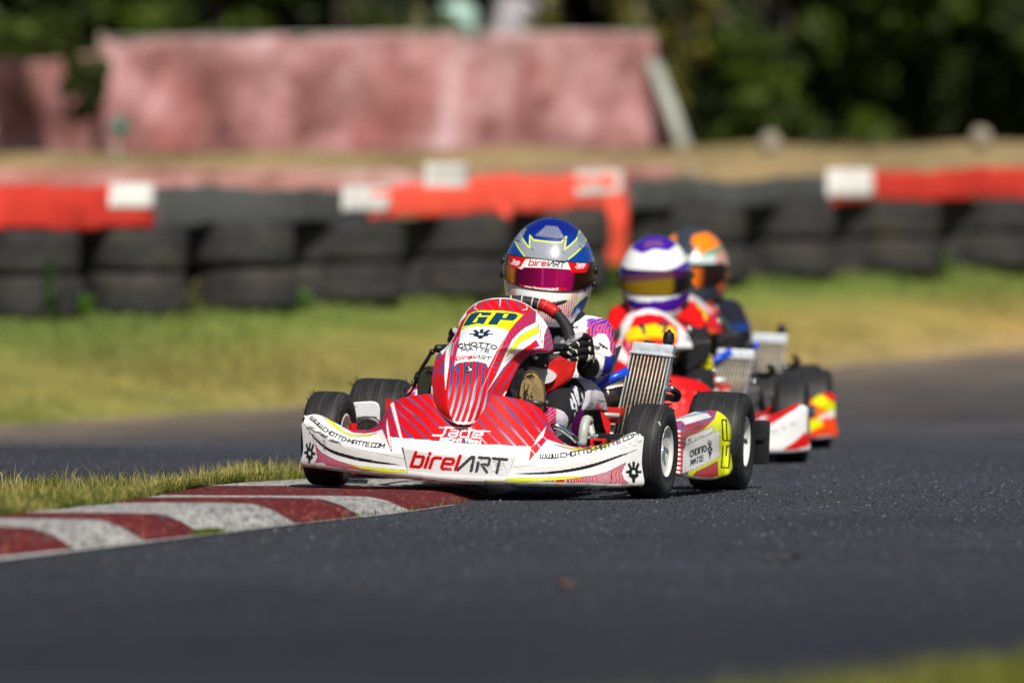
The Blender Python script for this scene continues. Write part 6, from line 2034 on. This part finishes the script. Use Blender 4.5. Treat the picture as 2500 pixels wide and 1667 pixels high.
def paint_visor_1(cv, lam):
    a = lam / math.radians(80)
    mid, lft, dark = np.array([.16, .0, .045]), np.array([.33, .10, .004]), np.array([.012, .003, .002])  # magenta, orange and dark zones: reflected surroundings painted into the visor colour
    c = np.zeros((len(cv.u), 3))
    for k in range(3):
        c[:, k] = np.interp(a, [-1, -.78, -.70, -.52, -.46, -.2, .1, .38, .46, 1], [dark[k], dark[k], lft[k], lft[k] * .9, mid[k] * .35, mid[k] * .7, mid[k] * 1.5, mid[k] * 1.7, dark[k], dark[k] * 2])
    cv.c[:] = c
    cv.stroke(hm([(1060, 735), (1055, 930)]), 5, np.array([.34, .01, .11]))
    cv.stroke(hm([(700, 740), (705, 880)]), 7, np.array([.40, .14, .01]))
    for x in (1215, 1240, 1275, 1300):
        cv.stroke(hm([(x + 8, 760), (x - 14, 930)]), 2.2, np.array([.36, .004, .06]))
    strip = hm([(660, 570), (850, 590), (1100, 612), (1350, 640), (1620, 620), (1560, 775), (1490, 780), (1390, 782), (1370, 745), (1150, 728), (840, 722), (815, 745), (690, 715)])
    cv.poly(strip, RED)
    cv.poly(hm([(862, 625), (1100, 635), (1345, 660), (1378, 745), (1150, 727), (840, 718), (818, 742), (770, 718), (800, 718)]), WHITE)
    cv.poly(hm([(862, 622), (1345, 655), (1390, 655), (1100, 628)]), WHITE)
    b0, b1, b2 = [np.array(q) for q in hm([(898, 695), (1115, 704), (1300, 722)])]
    wordmark(cv, b0, b1, b2, 12.5, 3.3, lin(180, 10, 30), BLACK, .2)
    cv.text('Jade', hm([(692, 668), (780, 690)]), 7.0, 1.8, WHITE, .3)
    cv.stroke(hm([(698, 682), (765, 698)]), 1.6, WHITE)
    cv.text('Jade', hm([(1436, 716), (1545, 706)]), 7.0, 1.8, WHITE, .3)
    cv.stroke(hm([(1450, 732), (1530, 724)]), 1.6, WHITE)
    cv.poly(hm([(780, 905), (850, 922), (1000, 942), (1150, 950), (1335, 952), (1335, 975), (1150, 995), (1000, 1000), (860, 970)]), RED)
    cv.text('www.Jadekarts.co.uk', smooth_path(hm([(850, 950), (960, 970), (1100, 981), (1235, 978)]), 30), 3.8, 1.5, WHITE, .1, 'sq', .3)

def paint_helmet_2(cv, back):
    PU = lin(62, 20, 150)
    cv.c[:] = WHITE
    cv.poly([(1276, 566), (1300, 520), (1343, 500), (1390, 515), (1412, 566), (1385, 580), (1345, 570), (1306, 580)], PU)
    cv.poly([(1312, 566), (1320, 545), (1366, 545), (1376, 566), (1345, 560)], lin(110, 70, 130))
    cv.poly([(1220, 606), (1290, 636), (1343, 642), (1400, 632), (1470, 605), (1470, 640), (1220, 640)], PU)
    cv.poly([(1220, 700), (1280, 722), (1343, 728), (1400, 720), (1470, 690), (1450, 740), (1390, 762), (1343, 766), (1290, 756), (1240, 735)], lin(70, 12, 150))
    cv.stroke([(1330, 604), (1352, 604)], 7, lin(225, 150, 150))
    cv.poly([(1220, 620), (1238, 640), (1246, 720), (1262, 780), (1240, 800), (1200, 700)], lin(30, 24, 40))
def paint_helmet_3(cv, back):
    OR = lin(250, 130, 10)
    cv.c[:] = lin(52, 58, 70)
    cv.poly([(1248, 590), (1270, 552), (1300, 540), (1312, 560), (1300, 590), (1260, 600)], OR)
    cv.poly([(1362, 552), (1400, 545), (1440, 585), (1420, 612), (1365, 612), (1378, 588), (1360, 575)], OR)
    cv.poly([(1300, 612), (1430, 612), (1440, 640), (1300, 650)], lin(190, 205, 205))
    cv.poly([(1395, 606), (1440, 590), (1446, 606), (1400, 616)], lin(40, 150, 120))
    cv.poly([(1430, 606), (1480, 600), (1480, 720), (1440, 790), (1390, 800), (1380, 770), (1430, 740)], lin(245, 110, 5))
    cv.poly([(1428, 612), (1452, 612), (1452, 650), (1430, 650)], lin(200, 150, 140))
    cv.poly([(1220, 700), (1300, 735), (1380, 760), (1380, 800), (1240, 790)], lin(235, 110, 8))
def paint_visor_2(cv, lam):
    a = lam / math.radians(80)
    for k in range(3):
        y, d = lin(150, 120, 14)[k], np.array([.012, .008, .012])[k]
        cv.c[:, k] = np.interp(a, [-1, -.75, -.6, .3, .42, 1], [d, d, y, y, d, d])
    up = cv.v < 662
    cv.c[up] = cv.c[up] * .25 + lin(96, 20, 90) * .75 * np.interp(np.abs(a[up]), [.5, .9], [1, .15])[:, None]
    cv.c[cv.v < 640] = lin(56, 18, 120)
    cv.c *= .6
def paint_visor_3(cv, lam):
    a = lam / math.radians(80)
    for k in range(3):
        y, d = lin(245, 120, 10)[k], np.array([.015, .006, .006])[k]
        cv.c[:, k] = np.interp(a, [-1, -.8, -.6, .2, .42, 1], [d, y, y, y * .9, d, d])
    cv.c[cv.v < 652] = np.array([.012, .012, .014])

def build_helmet(person, c, yaw, roll, pitch, fine, paint, paint_v, scale=1.0):
    Rm = np.array(Euler((pitch, roll, yaw)).to_matrix()) * scale
    nl, nz = (480, 250) if fine else (150, 80)
    lam = np.linspace(-math.pi, math.pi, nl)
    zz = np.interp(np.linspace(0, 1, nz), np.linspace(0, 1, len(HZ)), HZ)
    P = helmet_point(*np.meshgrid(lam, zz)) @ Rm.T + c
    # the design is drawn on the helmet in its upright survey position
    Q = helmet_point(*np.meshgrid(lam, zz)) @ np.array(Euler((HP, HR, HYAW)).to_matrix()).T + HC
    U, V = drawing(Q)
    cv = Canvas(U, V, WHITE)
    paint(cv, np.nonzero((np.abs(np.meshgrid(lam, zz)[0]).ravel() > math.radians(100)))[0])
    # opening behind the visor is kept: shell is a real shell 5 mm thick
    hel = obj('helmet', sheet('helmet', P, .005, (0, -1, 0), cv.c), M['helmet'], person)
    nl2, nz2 = (330, 110) if fine else (80, 30)
    lam = np.linspace(-math.radians(83), math.radians(83), nl2)
    lo, hi = visor_limits(lam)
    k = np.linspace(0, 1, nz2)[:, None]
    Z = lo * (1 - k) + hi * k
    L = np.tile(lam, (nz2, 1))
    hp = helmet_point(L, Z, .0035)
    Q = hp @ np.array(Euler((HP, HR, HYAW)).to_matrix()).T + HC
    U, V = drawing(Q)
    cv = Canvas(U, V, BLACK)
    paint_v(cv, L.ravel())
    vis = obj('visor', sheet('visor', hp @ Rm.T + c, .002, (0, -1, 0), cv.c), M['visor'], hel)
    # rubber edge round the visor opening, pivots
    for zf in (0, 1):
        q = helmet_point(lam[::4], (lo, hi)[zf][::4], .002) @ Rm.T + c
        g = G(); v, f = tube_geo(q, .0022, 8); g.add(v, f)
        obj('visor_seal', g.mesh('visor_seal'), M['black_plastic'], hel)
    for s in (-1, 1):
        g = G()
        for zc, r_ in ((.012, .012), (-.028, .009)):
            q = helmet_point(np.array(s * math.radians(86)), np.array(zc), .004)
            v, f = lathe_geo([(-.006, 0), (-.006, r_), (.004 , r_), (.007, r_ * .6), (.007, 0)], 'x', 16)
            v[:, 0] *= s
            g.add((v + q) @ Rm.T + c, f)
        obj('visor_pivot', fix_normals(g.mesh('visor_pivot')), M['black_plastic'], hel)
    if fine:
        # chin vents, top scoop, screws
        for s in (-1, 1):
            aa = np.radians(np.array([12, 20, 30, 37])) * s * .85
            up = helmet_point(aa, np.array([-.078, -.0745, -.0705, -.0685]), .0015)
            dn = helmet_point(aa, np.array([-.091, -.087, -.080, -.073]), .0015)
            me = sheet('chin_vent', np.stack([dn, up]) @ Rm.T + c, .003, (0, -1, 0))
            obj('chin_vent', me, M['black_plastic'], hel)
        g = G()
        for lamd, zc in ((-20, .062), (20, .062), (-14, .104), (16, .104)):
            q = helmet_point(np.array(math.radians(lamd)), np.array(zc), .0005)
            v, f = ball_geo(q, .0032, 12, 8); g.add(v @ Rm.T + c, f)
        obj('screw', g.mesh('screw'), M['chrome'], hel)
        # clear spoiler pieces on the crown
        for l0, l1, z0, z1, o0, o1 in ((-26, 26, .096, .128, .002, .009), (-75, -48, .075, .112, .0015, .006), (48, 75, .075, .112, .0015, .006)):
            ll = np.radians(np.linspace(l0, l1, 21)); kk = np.linspace(0, 1, 9)[:, None]
            tri = (1 - .55 * kk)
            Lg = np.radians((l0 + l1) / 2) + (ll - np.radians((l0 + l1) / 2))[None, :] * tri
            Zg = z0 + (z1 - z0) * kk + 0 * Lg
            hp = np.stack([helmet_point(Lg[i], Zg[i], o0 + (o1 - o0) * float(kk[i, 0]) * .8) for i in range(9)])
            obj('crown_spoiler', sheet('crown_spoiler', hp @ Rm.T + c, .002, (0, -1, .6)), M['clear'], hel)
    return hel

t = NT('clear_plastic')
t.val('Base Color', (.75, .82, .95)); t.val('Roughness', .06); t.val('Transmission Weight', .85); t.val('IOR', 1.3)
M['clear'] = t.m

# joints in kart coordinates; the left side is traced, the right side mirrored about the driver's middle
XM = .035
SHO, ELB, WRI = K((1456, 818, .62)), K((1463, 890, .47)), K((1433, 893, .325))
KNE, ANK = K((1386, 968, .30)), K((1352, 1034, .05))
HIP = np.array([XM + .10, .66, .15])
HC = K((1341.5, 657, .62))
HYAW, HR, HP = math.radians(6.5), math.radians(-.0), math.radians(4)
HR = math.radians(4.0)
def mir(p):
    q = np.array(p, float); q[..., 0] = 2 * XM - q[..., 0]; return q

def body_mesh():
    g = G()
    def B(c, r):
        v, f = ball_geo(c, r, 24, 16); g.add(v, f)
    def Tb(path, r, n=20):
        v, f = tube_geo(smooth_path(path, n, 3), np.interp(np.linspace(0, 1, n), np.linspace(0, 1, len(r)), r), 20); g.add(v, f)
    nk = np.array([XM, .63, .50])
    B((XM, .68, .17), (.150, .12, .10)); B((XM, .67, .30), (.140, .10, .16)); B((XM, .65, .40), (.145, .085, .085))
    Tb([(XM, .68, .25), (XM, .65, .44), nk, (XM, .62, .55)], [.10, .085, .055, .05])
    B((XM, .63, .56), (.070, .080, .075))
    for m in (lambda p: np.array(p, float), mir):
        Tb([m((XM + .03, .64, .44)), m(SHO + (-.01, .0, .0)), m(SHO)], [.065, .058, .052])
        B(m(SHO), .050)
        Tb([m(SHO), m((SHO + ELB) / 2 + (.006, 0, 0)), m(ELB)], [.046, .043, .036])
        B(m(ELB), .036)
        Tb([m(ELB), m((ELB + WRI) / 2), m(WRI)], [.036, .034, .028])
        Tb([m(HIP), m(HIP * .45 + KNE * .55 + np.array([.02, 0, .035])), m(KNE + (.006, .03, .0))], [.085, .068, .052])
        B(m(KNE), .046)
        Tb([m(KNE), m((KNE + ANK) / 2), m(ANK)], [.045, .044, .034])
        Tb([m(ANK + (0, .02, -.01)), m(ANK), m(ANK + (-.02, -.07, .02))], [.034, .036, .03])
    me = remesh('person', g, .0038, 10)
    # creases of the loose suit
    w = mverts(me); nn = np.empty(len(w) * 3, np.float32)
    me.vertices.foreach_get('normal', nn); nn = nn.reshape(-1, 3)
    h = vnoise(w * np.array([1, 1, 1.9]), 55, 51) + .6 * np.abs(vnoise(w * np.array([1.4, 1, 2.4]), 95, 52))
    w = w + nn * (.0024 * h)[:, None]
    me.vertices.foreach_set('co', w.astype(np.float32).ravel()); me.update()
    return me

def paint_suit_1(v):
    U, V = drawing(v)
    cv = Canvas(U, V, WHITE * .96)
    c = cv.c
    x, y, z = v.T
    OR, BLU, PUR = lin(250, 92, 40), lin(22, 50, 185), lin(70, 20, 150)
    # shoulder and upper sleeve: orange waves on blue above a white flash
    sh = cv.inside([(1432, 778), (1500, 776), (1512, 830), (1500, 872), (1489, 856), (1488, 832), (1478, 815), (1462, 814), (1448, 824), (1437, 832), (1430, 820), (1434, 800)])
    c[sh] = BLU
    s2 = sh[cv.v[sh] > 789]
    cv.zebra(s2, (cv.u[s2] + .30 * (cv.v[s2] - 800) + 1.6 * np.sin(cv.v[s2] / 6.0)) / 8.2, .50, OR)
    s3 = sh[cv.v[sh] <= 789]
    cv.zebra(s3, (cv.v[s3] + .32 * (cv.u[s3] - 1450)) / 7.5, .38, lin(232, 96, 120))
    cv.stroke([(1446, 796), (1462, 789), (1478, 787), (1489, 797)], 2.4, BLU * .6)
    lo = cv.inside([(1478, 872), (1500, 866), (1500, 930), (1466, 935), (1425, 925), (1440, 918), (1468, 922)])
    c[lo] = BLU * .7
    cv.stroke([(1496, 868), (1484, 874), (1478, 882)], 2.0, PUR)
    cv.stroke([(1480, 915), (1470, 928), (1455, 934)], 5, OR); cv.stroke([(1475, 910), (1464, 920)], 4, BLU)
    # marks on the sleeve
    cv.text('e', [(1447, 850), (1461, 855)], 7.5, 2.6, BLACK, .2)
    cv.poly([(1462, 834), (1485, 850), (1483, 854), (1474, 848), (1473, 852), (1467, 844), (1466, 848), (1461, 838)], BLACK)
    cv.text('KART', [(1474, 872), (1480, 886), (1481, 902)], 7, 1.5, BLACK, 0)
    cv.text('ART', [(1396, 800), (1413, 803)], 5.0, 1.2, BLACK, .3, 'logo')
    cv.stroke([(1444, 862), (1456, 860), (1470, 868)], 1.6, lin(225, 80, 90))
    # chest protector, black, with a violet edge under the helmet
    cp = (np.abs(x - XM) < .085) & (y < .66) & (z > .30) & (z < .475)
    c[cp] = np.array([.018, .018, .02])
    c[(np.abs(x - XM) < .08) & (z > .445) & (z < .485)] = PUR * .7
    c[z > .50] = np.array([.02, .02, .022])
    ix = cv.inside([(1352, 824), (1362, 820), (1380, 826), (1384, 880), (1352, 882)])
    c[ix] = WHITE * .95
    # right sleeve: red and blue bars
    rs = (x < -.10 + XM) & (z > .30)
    ph = z * 90 + x * 20
    m = rs & (ph - np.floor(ph) < .45)
    c[m] = RED
    # trousers
    leg = (z < .32) & (y < .60)
    c[leg] = lin(196, 190, 200)
    lg = np.nonzero(leg & (x > 0) & (U < 1358))[0]
    cv.zebra(lg, (cv.v[lg] + .75 * (cv.u[lg] - 1340)) / 9.5, .5, OR); 
    f = (cv.v[lg] + .75 * (cv.u[lg] - 1340)) / 9.5
    c[lg[(f - np.floor(f)) >= .5]] = PUR
    lg = np.nonzero(leg & (U > 1395) & (V > 1000))[0]
    f = (cv.v[lg] + .4 * (cv.u[lg] - 1400)) / 8.0
    c[lg] = np.array([.015, .015, .018]); st = U[lg] < 1426; c[lg[st]] = BLU; c[lg[st & ((f - np.floor(f)) < .5)]] = RED
    c[leg & (U < 1300) & (V > 880)] = np.array([.02, .02, .03])
    # cloth is never one even tone
    c *= (1 + .05 * vnoise(v, 60, 4))[:, None]
    return c
def paint_suit_2(v):
    x, y, z = v.T
    c = np.tile(np.array([.016, .016, .02]), (len(v), 1))
    c[(z > .435) & (np.abs(x - XM) > .08)] = RED
    c[(z > .40) & (z < .435) & (x < XM - .14)] = RED
    a = (np.abs(x - XM) > .12) & (z < .40) & (z > .30)
    c[a] = lin(235, 200, 20)
    c[(np.abs(x - XM) > .12) & (z <= .30)] = np.array([.016, .016, .02])
    c[(z < .25) & (y < .5)] = np.array([.02, .02, .03])
    return c
def paint_suit_3(v):
    x, y, z = v.T
    c = np.tile(np.array([.012, .014, .028]), (len(v), 1))
    c[(x > XM + .10) & (z > .28) & (z < .42)] = lin(14, 50, 110)
    c[(np.abs(x - XM) < .1) & (z > .34)] = np.array([.35, .35, .36])
    return c

def glove_mesh():
    g = G()
    def Tb(path, r, n=14):
        p = K(np.asarray(path, float))
        v, f = tube_geo(smooth_path(p, n, 3), np.interp(np.linspace(0, 1, n), np.linspace(0, 1, len(r)), r), 14); g.add(v, f)
        for q, rr in ((p[0], r[0]), (p[-1], r[-1])):
            v, f = ball_geo(q, rr, 12, 10); g.add(v, f)
    Tb([(1437, 829, .212), (1420, 821, .172), (1400, 829, .157), (1384, 841, .170)], [.0118, .0112, .0100, .0086])
    Tb([(1439, 842, .212), (1414, 840, .166), (1390, 848, .155), (1374, 854, .174)], [.0112, .0104, .0094, .0080])
    Tb([(1439, 856, .214), (1414, 856, .168), (1388, 862, .157), (1371, 864, .176)], [.0108, .0102, .0092, .0078])
    Tb([(1437, 871, .216), (1414, 872, .174), (1394, 877, .164), (1380, 881, .180)], [.0100, .0094, .0086, .0074])
    # thumb on the driver's side of the rim, its tip showing inside it
    Tb([(1424, 838, .258), (1400, 832, .236), (1374, 839, .214)], [.014, .012, .0105])
    # back of the hand and wrist
    for a in ((1437, 830, .214), (1439, 843, .214), (1439, 857, .216), (1437, 871, .218)):
        Tb([a, (1436, 862, .262), (1434, 884, .300)], [.0125, .018, .024])
    v, f = ball_geo(K((1434, 858, .245)), (.019, .030, .027), 16, 12); g.add(v, f)
    Tb([(1434, 882, .292), (1436, 896, .345)], [.027, .033])
    return remesh('glove', g, .0021, 3)

def paint_glove_1(v):
    U, V = drawing(v)
    cv = Canvas(U, V, np.array([.010, .010, .011]))
    GR = lin(176, 178, 184)
    cv.poly([(1378, 836), (1386, 825), (1396, 815), (1404, 809), (1418, 808), (1424, 813), (1420, 822), (1404, 833), (1390, 841), (1383, 841)], GR)
    cv.text('OMP', [(1391.5, 833), (1406, 824)], 7.2, 1.5, BLACK, .05, 'sq', .3)
    cv.stroke([(1394, 836), (1407, 827)], .9, BLACK)
    cv.poly([(1362, 834), (1368, 827), (1379, 828), (1380, 838), (1371, 850), (1364, 846)], GR * .6)
    WB_ = lin(225, 220, 205)
    for p, w in (([(1408, 834), (1413, 839), (1414, 845)], 2.6), ([(1390, 847), (1396, 851), (1401, 853)], 2.8), ([(1406, 854), (1410, 863)], 3.0), ([(1387, 860), (1395, 867)], 4.2), ([(1409, 872), (1412, 879)], 2.8), ([(1387, 878), (1395, 884)], 4.6)):
        cv.stroke(p, w, WB_)
    cv.text('R', [(1441, 879), (1449, 882)], 12, 2.4, WB_, .1)
    cv.stroke([(1420, 899), (1432, 890), (1437, 880)], 1.8, lin(120, 122, 135))
    return cv.c

def shoe_geo(g, ank, sole_pts, y0):
    pass

SOLE = smap([(130, 1020), (150, 800), (210, 560), (290, 400), (400, 330), (500, 325), (620, 400), (700, 500), (760, 640), (800, 850), (806, 1080)], (1250, 870), 9.8) + [(1330, 1010), (1318, 1030), (1300, 1036), (1280, 1030), (1267, 1008)]
def build_shoe(person, mirror, fine, cols):
    n = 40
    ol = smooth_path(SOLE + [SOLE[0]], n + 1)[:-1]
    cu, cvv = ol.mean(0)
    def ring(s, y, dv=0.0):
        q = np.column_stack([cu + (ol[:, 0] - cu) * s, cvv + (ol[:, 1] - cvv) * s + dv, np.zeros(n)])
        yy = y + .055 * (q[:, 1] - 900) / 120.      # leans back at the toe
        q[:, 2] = yy
        return K(q)
    R_ = [ring(.05, -.066), ring(.6, -.067), ring(.86, -.066), ring(.94, -.0645), ring(1.0, -.058), ring(1.01, -.046), ring(.97, -.040)]
    up = [ring(.97, -.040), ring(.98, -.020, -1), ring(.90, .01, 4), ring(.74, .035, 16), ring(.55, .055, 30), ring(.1, .06, 34)]
    P = np.stack(R_).reshape(-1, 3)
    U, V = drawing(P)
    # finer grid so the tread print reads
    from_rings = lambda rr, m: np.concatenate([np.stack([rr[i] * (1 - k) + rr[i + 1] * k for k in np.linspace(0, 1, m, endpoint=False)]) for i in range(len(rr) - 1)] + [rr[-1][None]])
    Gd = from_rings(R_, 10 if fine else 2)
    Gd = np.concatenate([Gd, Gd[:, :1]], 1)
    k = 6 if fine else 1
    if k > 1:
        idxs = np.linspace(0, Gd.shape[1] - 1, (Gd.shape[1] - 1) * k + 1)
        i0 = np.minimum(idxs.astype(int), Gd.shape[1] - 2); x = (idxs - i0)[None, :, None]
        Gd = Gd[:, i0] * (1 - x) + Gd[:, i0 + 1] * x
    U, V = drawing(Gd.reshape(-1, 3))
    cv = Canvas(U, V, cols[1])
    if fine:
        inn = cv.inside([(cu + (a - cu) * .86, cvv + (b - cvv) * .90) for a, b in ol])
        cv.c[inn] = cols[0]
        r = np.random.default_rng(3)
        for j in range(34):
            y0_ = 918 + j * 3.2
            cv.stroke([(1303 + .0 * j, y0_), (1330, y0_ + 14)], .8, cols[0] * .62)
        ph = vnoise(np.stack([cv.u, cv.v], 1), .16, 12)
        d = inn[(ph[inn] > .25) & (cv.u[inn] < 1302)]
        cv.c[d] = cols[1] * 1.4
        for p in ([(1276, 920), (1286, 917), (1298, 913), (1297, 921), (1304, 918), (1302, 924), (1294, 928)], [(1281, 935), (1279, 955), (1283, 972)], [(1290, 940), (1287, 960), (1292, 975)], [(1298, 958), (1294, 966), (1299, 974)], [(1284, 911), (1296, 909), (1300, 915)]):
            cv.stroke(p, 2.2, cols[1] * .5)
    if mirror is not None:
        Gd = Gd.copy(); Gd[..., 0] = mirror - Gd[..., 0]
    v2 = np.stack(up)
    if mirror is not None:
        v2[..., 0] = mirror - v2[..., 0]
    g = G().add(v2.reshape(-1, 3), grid_faces(len(up), n, close_u=True))
    shoe = obj('shoe', fix_normals(g.mesh('shoe')), M['shoe_upper'], person)
    me = sheet('sole', Gd, .004, (0, -1, 0), cv.c)
    obj('sole', me, M['shoe'], shoe)
M['shoe_upper'] = plain('shoe_upper', (.03, .03, .03), .7, 0, .3, 30)

_body = _glove = None
def build_driver(label, loc, yaw, roll, fine, suit, hel, vis, glove_paint, helm, hscale=1.0, soles=True, drop=0.0, slim=1.0):
    global _body, _glove
    if _body is None:
        _body, _glove = body_mesh(), glove_mesh()
    me = _body.copy(); me.name = 'person'
    set_col(me, suit(mverts(_body)))
    if drop:                                  # arms reach lower to a lower wheel
        w = mverts(me)
        arm = np.clip((np.abs(w[:, 0] - XM) - .10) / .03, 0, 1) * np.clip((w[:, 2] - .27) / .03, 0, 1) * np.clip((.58 - w[:, 1]) / .22, 0, 1)
        w[:, 2] -= drop * arm
        w[:, 0] = XM + (w[:, 0] - XM) * slim
        me.vertices.foreach_set('co', w.astype(np.float32).ravel()); me.update()
    person = thing('person', label, 'person', loc, (0, roll, yaw), 'kart drivers', me, M['suit'])
    build_helmet(person, np.asarray(helm[0]), helm[1], helm[2], helm[3], fine, hel, vis, hscale)
    # neck brace
    a = np.linspace(0, 2 * math.pi, 49)
    c = np.asarray(helm[0])
    g = G(); v, f = tube_geo(np.stack([c[0] + .088 * np.sin(a), .625 + .085 * np.cos(a), np.full(49, .478) - .014 * np.cos(a)], 1), .021, 14, caps=False); g.add(v, f)
    obj('neck_brace', g.mesh('neck_brace'), M['black_cloth'], person)
    for side in (1, -1):
        gm = _glove.copy(); gm.name = 'glove'
        v = mverts(_glove)
        set_col(gm, glove_paint(v))
        if side < 0:
            xw = K((1256, 842, .19))[0]
            v[:, 0] = 2 * xw - v[:, 0] + .024
            gm.vertices.foreach_set('co', v.astype(np.float32).ravel())
            gm.flip_normals()
        gl = obj('glove', gm, M['glove'], person)
        gl.location = (-.16 * (1 - slim) * side, .03 if drop else 0, -drop)
        if fine:
            for (u, v_, y_) in ((1436, 829, .199), (1437, 852, .199), (1436, 873, .204)):
                p = K((u, v_, y_))
                vv, f = ball_geo((0, 0, 0), (.0095, .005, .0115), 6, 8)
                vv = vv @ np.array(Euler((0, 0, .75)).to_matrix()).T + p
                vv2, f2 = ball_geo((0, 0, 0), (.0065, .003, .0085), 6, 8)
                vv2 = vv2 @ np.array(Euler((0, 0, .75)).to_matrix()).T + p + (.002, -.004, 0)
                if side < 0:
                    vv[:, 0] = 2 * xw - vv[:, 0] + .024; vv2[:, 0] = 2 * xw - vv2[:, 0] + .024
                obj('knuckle_guard', fix_normals(G().add(vv, f).add(vv2, f2).mesh('knuckle_guard')), M['knuckle'], gl)
    # shin guards with slanting white strokes
    for side in (1, -1):
        a = KNE + np.array([.0, -.012, .006]); b = ANK * .88 + KNE * .12
        ax = smooth_path([a + (0, .035, .016), a, (a + b) / 2 + (0, -.006, .004), b], 60, 3)
        v, f = tube_geo(ax, np.interp(np.linspace(0, 1, 60), [0, .12, .3, .7, 1], [.036, .050, .052, .048, .040]), 72, caps=True)
        U, V = drawing(v)
        cv = Canvas(U, V, np.array([.016, .016, .018]))
        if fine:
            cv.c[(cv.u < 1374) & (cv.v > 998 + .9 * (cv.u - 1350))] = np.array([.005, .005, .006])
            for p, w in (([(1405, 942), (1411, 965), (1413, 985)], 4.5), ([(1402, 950), (1409, 975)], 4), ([(1397, 962), (1406, 985), (1409, 1002)], 4.5), ([(1394, 974), (1398, 996), (1408, 998)], 4), ([(1401, 985), (1399, 978)], 3), ([(1404, 1008), (1403, 1015)], 3.5), ([(1421, 962), (1425, 978), (1423, 989)], 4), ([(1413, 988), (1420, 984)], 4)):
                cv.stroke(p, w, lin(225, 226, 236))
            cv.stroke(smooth_path([(1347, 994), (1362, 996), (1374, 1008), (1377, 1028)], 20), 1.4, lin(70, 70, 78))
        if side < 0:
            v = mir(v)
        g = G(); g.add(v, f, cv.c)
        obj('shin_guard', fix_normals(g.mesh('shin_guard')), M['suit'], person)
    if soles:
        build_shoe(person, None, fine, (lin(214, 186, 128), lin(66, 62, 40)))
        p = K((1068, 938, .05))[0] + K((1298, 945, -.02))[0]
        build_shoe(person, p, fine, (lin(72, 78, 58), lin(22, 24, 18)))
    return person
M['black_cloth'] = plain('black_cloth', (.012, .012, .013), .85, 0, .2, 40, 0, .3)
M['knuckle'] = plain('knuckle_guard', (.62, .60, .50), .45, 0, .1, 40)

# ------------------------------------------------------------------ the three karts, one behind the other
k1 = build_kart('leading red, white and yellow racing kart with its right wheels on the kerb', 'racing karts in line', K1_LOC, K1_YAW, K1_ROLL, True, livery_nose, livery_panel, livery_sidepod, -1.0)
def slimmer(nose_x, rad_x, rad_z, pan_z, drop):
    def adj(p):
        # these two carry a narrower, lower panel, a lower radiator and a wider nose than the leader
        pm = mverts(p['panel'].data); cx = .5 * (pm[:, 0].min() + pm[:, 0].max())
        p['panel'].scale = (.84, 1, pan_z); p['panel'].location = (cx * .16 + .0, 0, .012)
        p['nose'].scale = (nose_x, 1, 1)
        p['sw'].location = (0, .03, -drop)
        p['rad'].scale = (1, 1, rad_z); p['rad'].location = (rad_x, 0, .01)
        for q in p['pods']:
            q.scale = (.86, 1, .95)
    return adj
k2 = build_kart('second racing kart, red with a white arch round its yellow number plate', 'racing karts in line', (.42, 35.45, 0), math.radians(0), 0, False, livery_nose_2, livery_panel_2, livery_sidepod_2, 0, False, slimmer(1.10, -.052, .80, .87, .095))
k3 = build_kart('third racing kart at the back of the line, with orange and yellow nose tip', 'racing karts in line', (.548, 37.4, 0), math.radians(0), 0, False, livery_nose_3, livery_panel_3, livery_sidepod_2, 0, False, slimmer(1.13, -.028, .86, .93, .06))
dh = (HC, HYAW, HR, HP)
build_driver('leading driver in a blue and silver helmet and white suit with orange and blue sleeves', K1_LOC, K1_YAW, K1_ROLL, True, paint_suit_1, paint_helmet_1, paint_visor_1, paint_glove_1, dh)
blackglove = lambda v: np.tile(np.array([.012, .012, .014]), (len(v), 1))
def yellowglove(v):
    U, V = drawing(v)
    cv = Canvas(U, V, lin(225, 215, 20))
    cv.c[V > 868] = lin(60, 60, 200)
    return cv.c
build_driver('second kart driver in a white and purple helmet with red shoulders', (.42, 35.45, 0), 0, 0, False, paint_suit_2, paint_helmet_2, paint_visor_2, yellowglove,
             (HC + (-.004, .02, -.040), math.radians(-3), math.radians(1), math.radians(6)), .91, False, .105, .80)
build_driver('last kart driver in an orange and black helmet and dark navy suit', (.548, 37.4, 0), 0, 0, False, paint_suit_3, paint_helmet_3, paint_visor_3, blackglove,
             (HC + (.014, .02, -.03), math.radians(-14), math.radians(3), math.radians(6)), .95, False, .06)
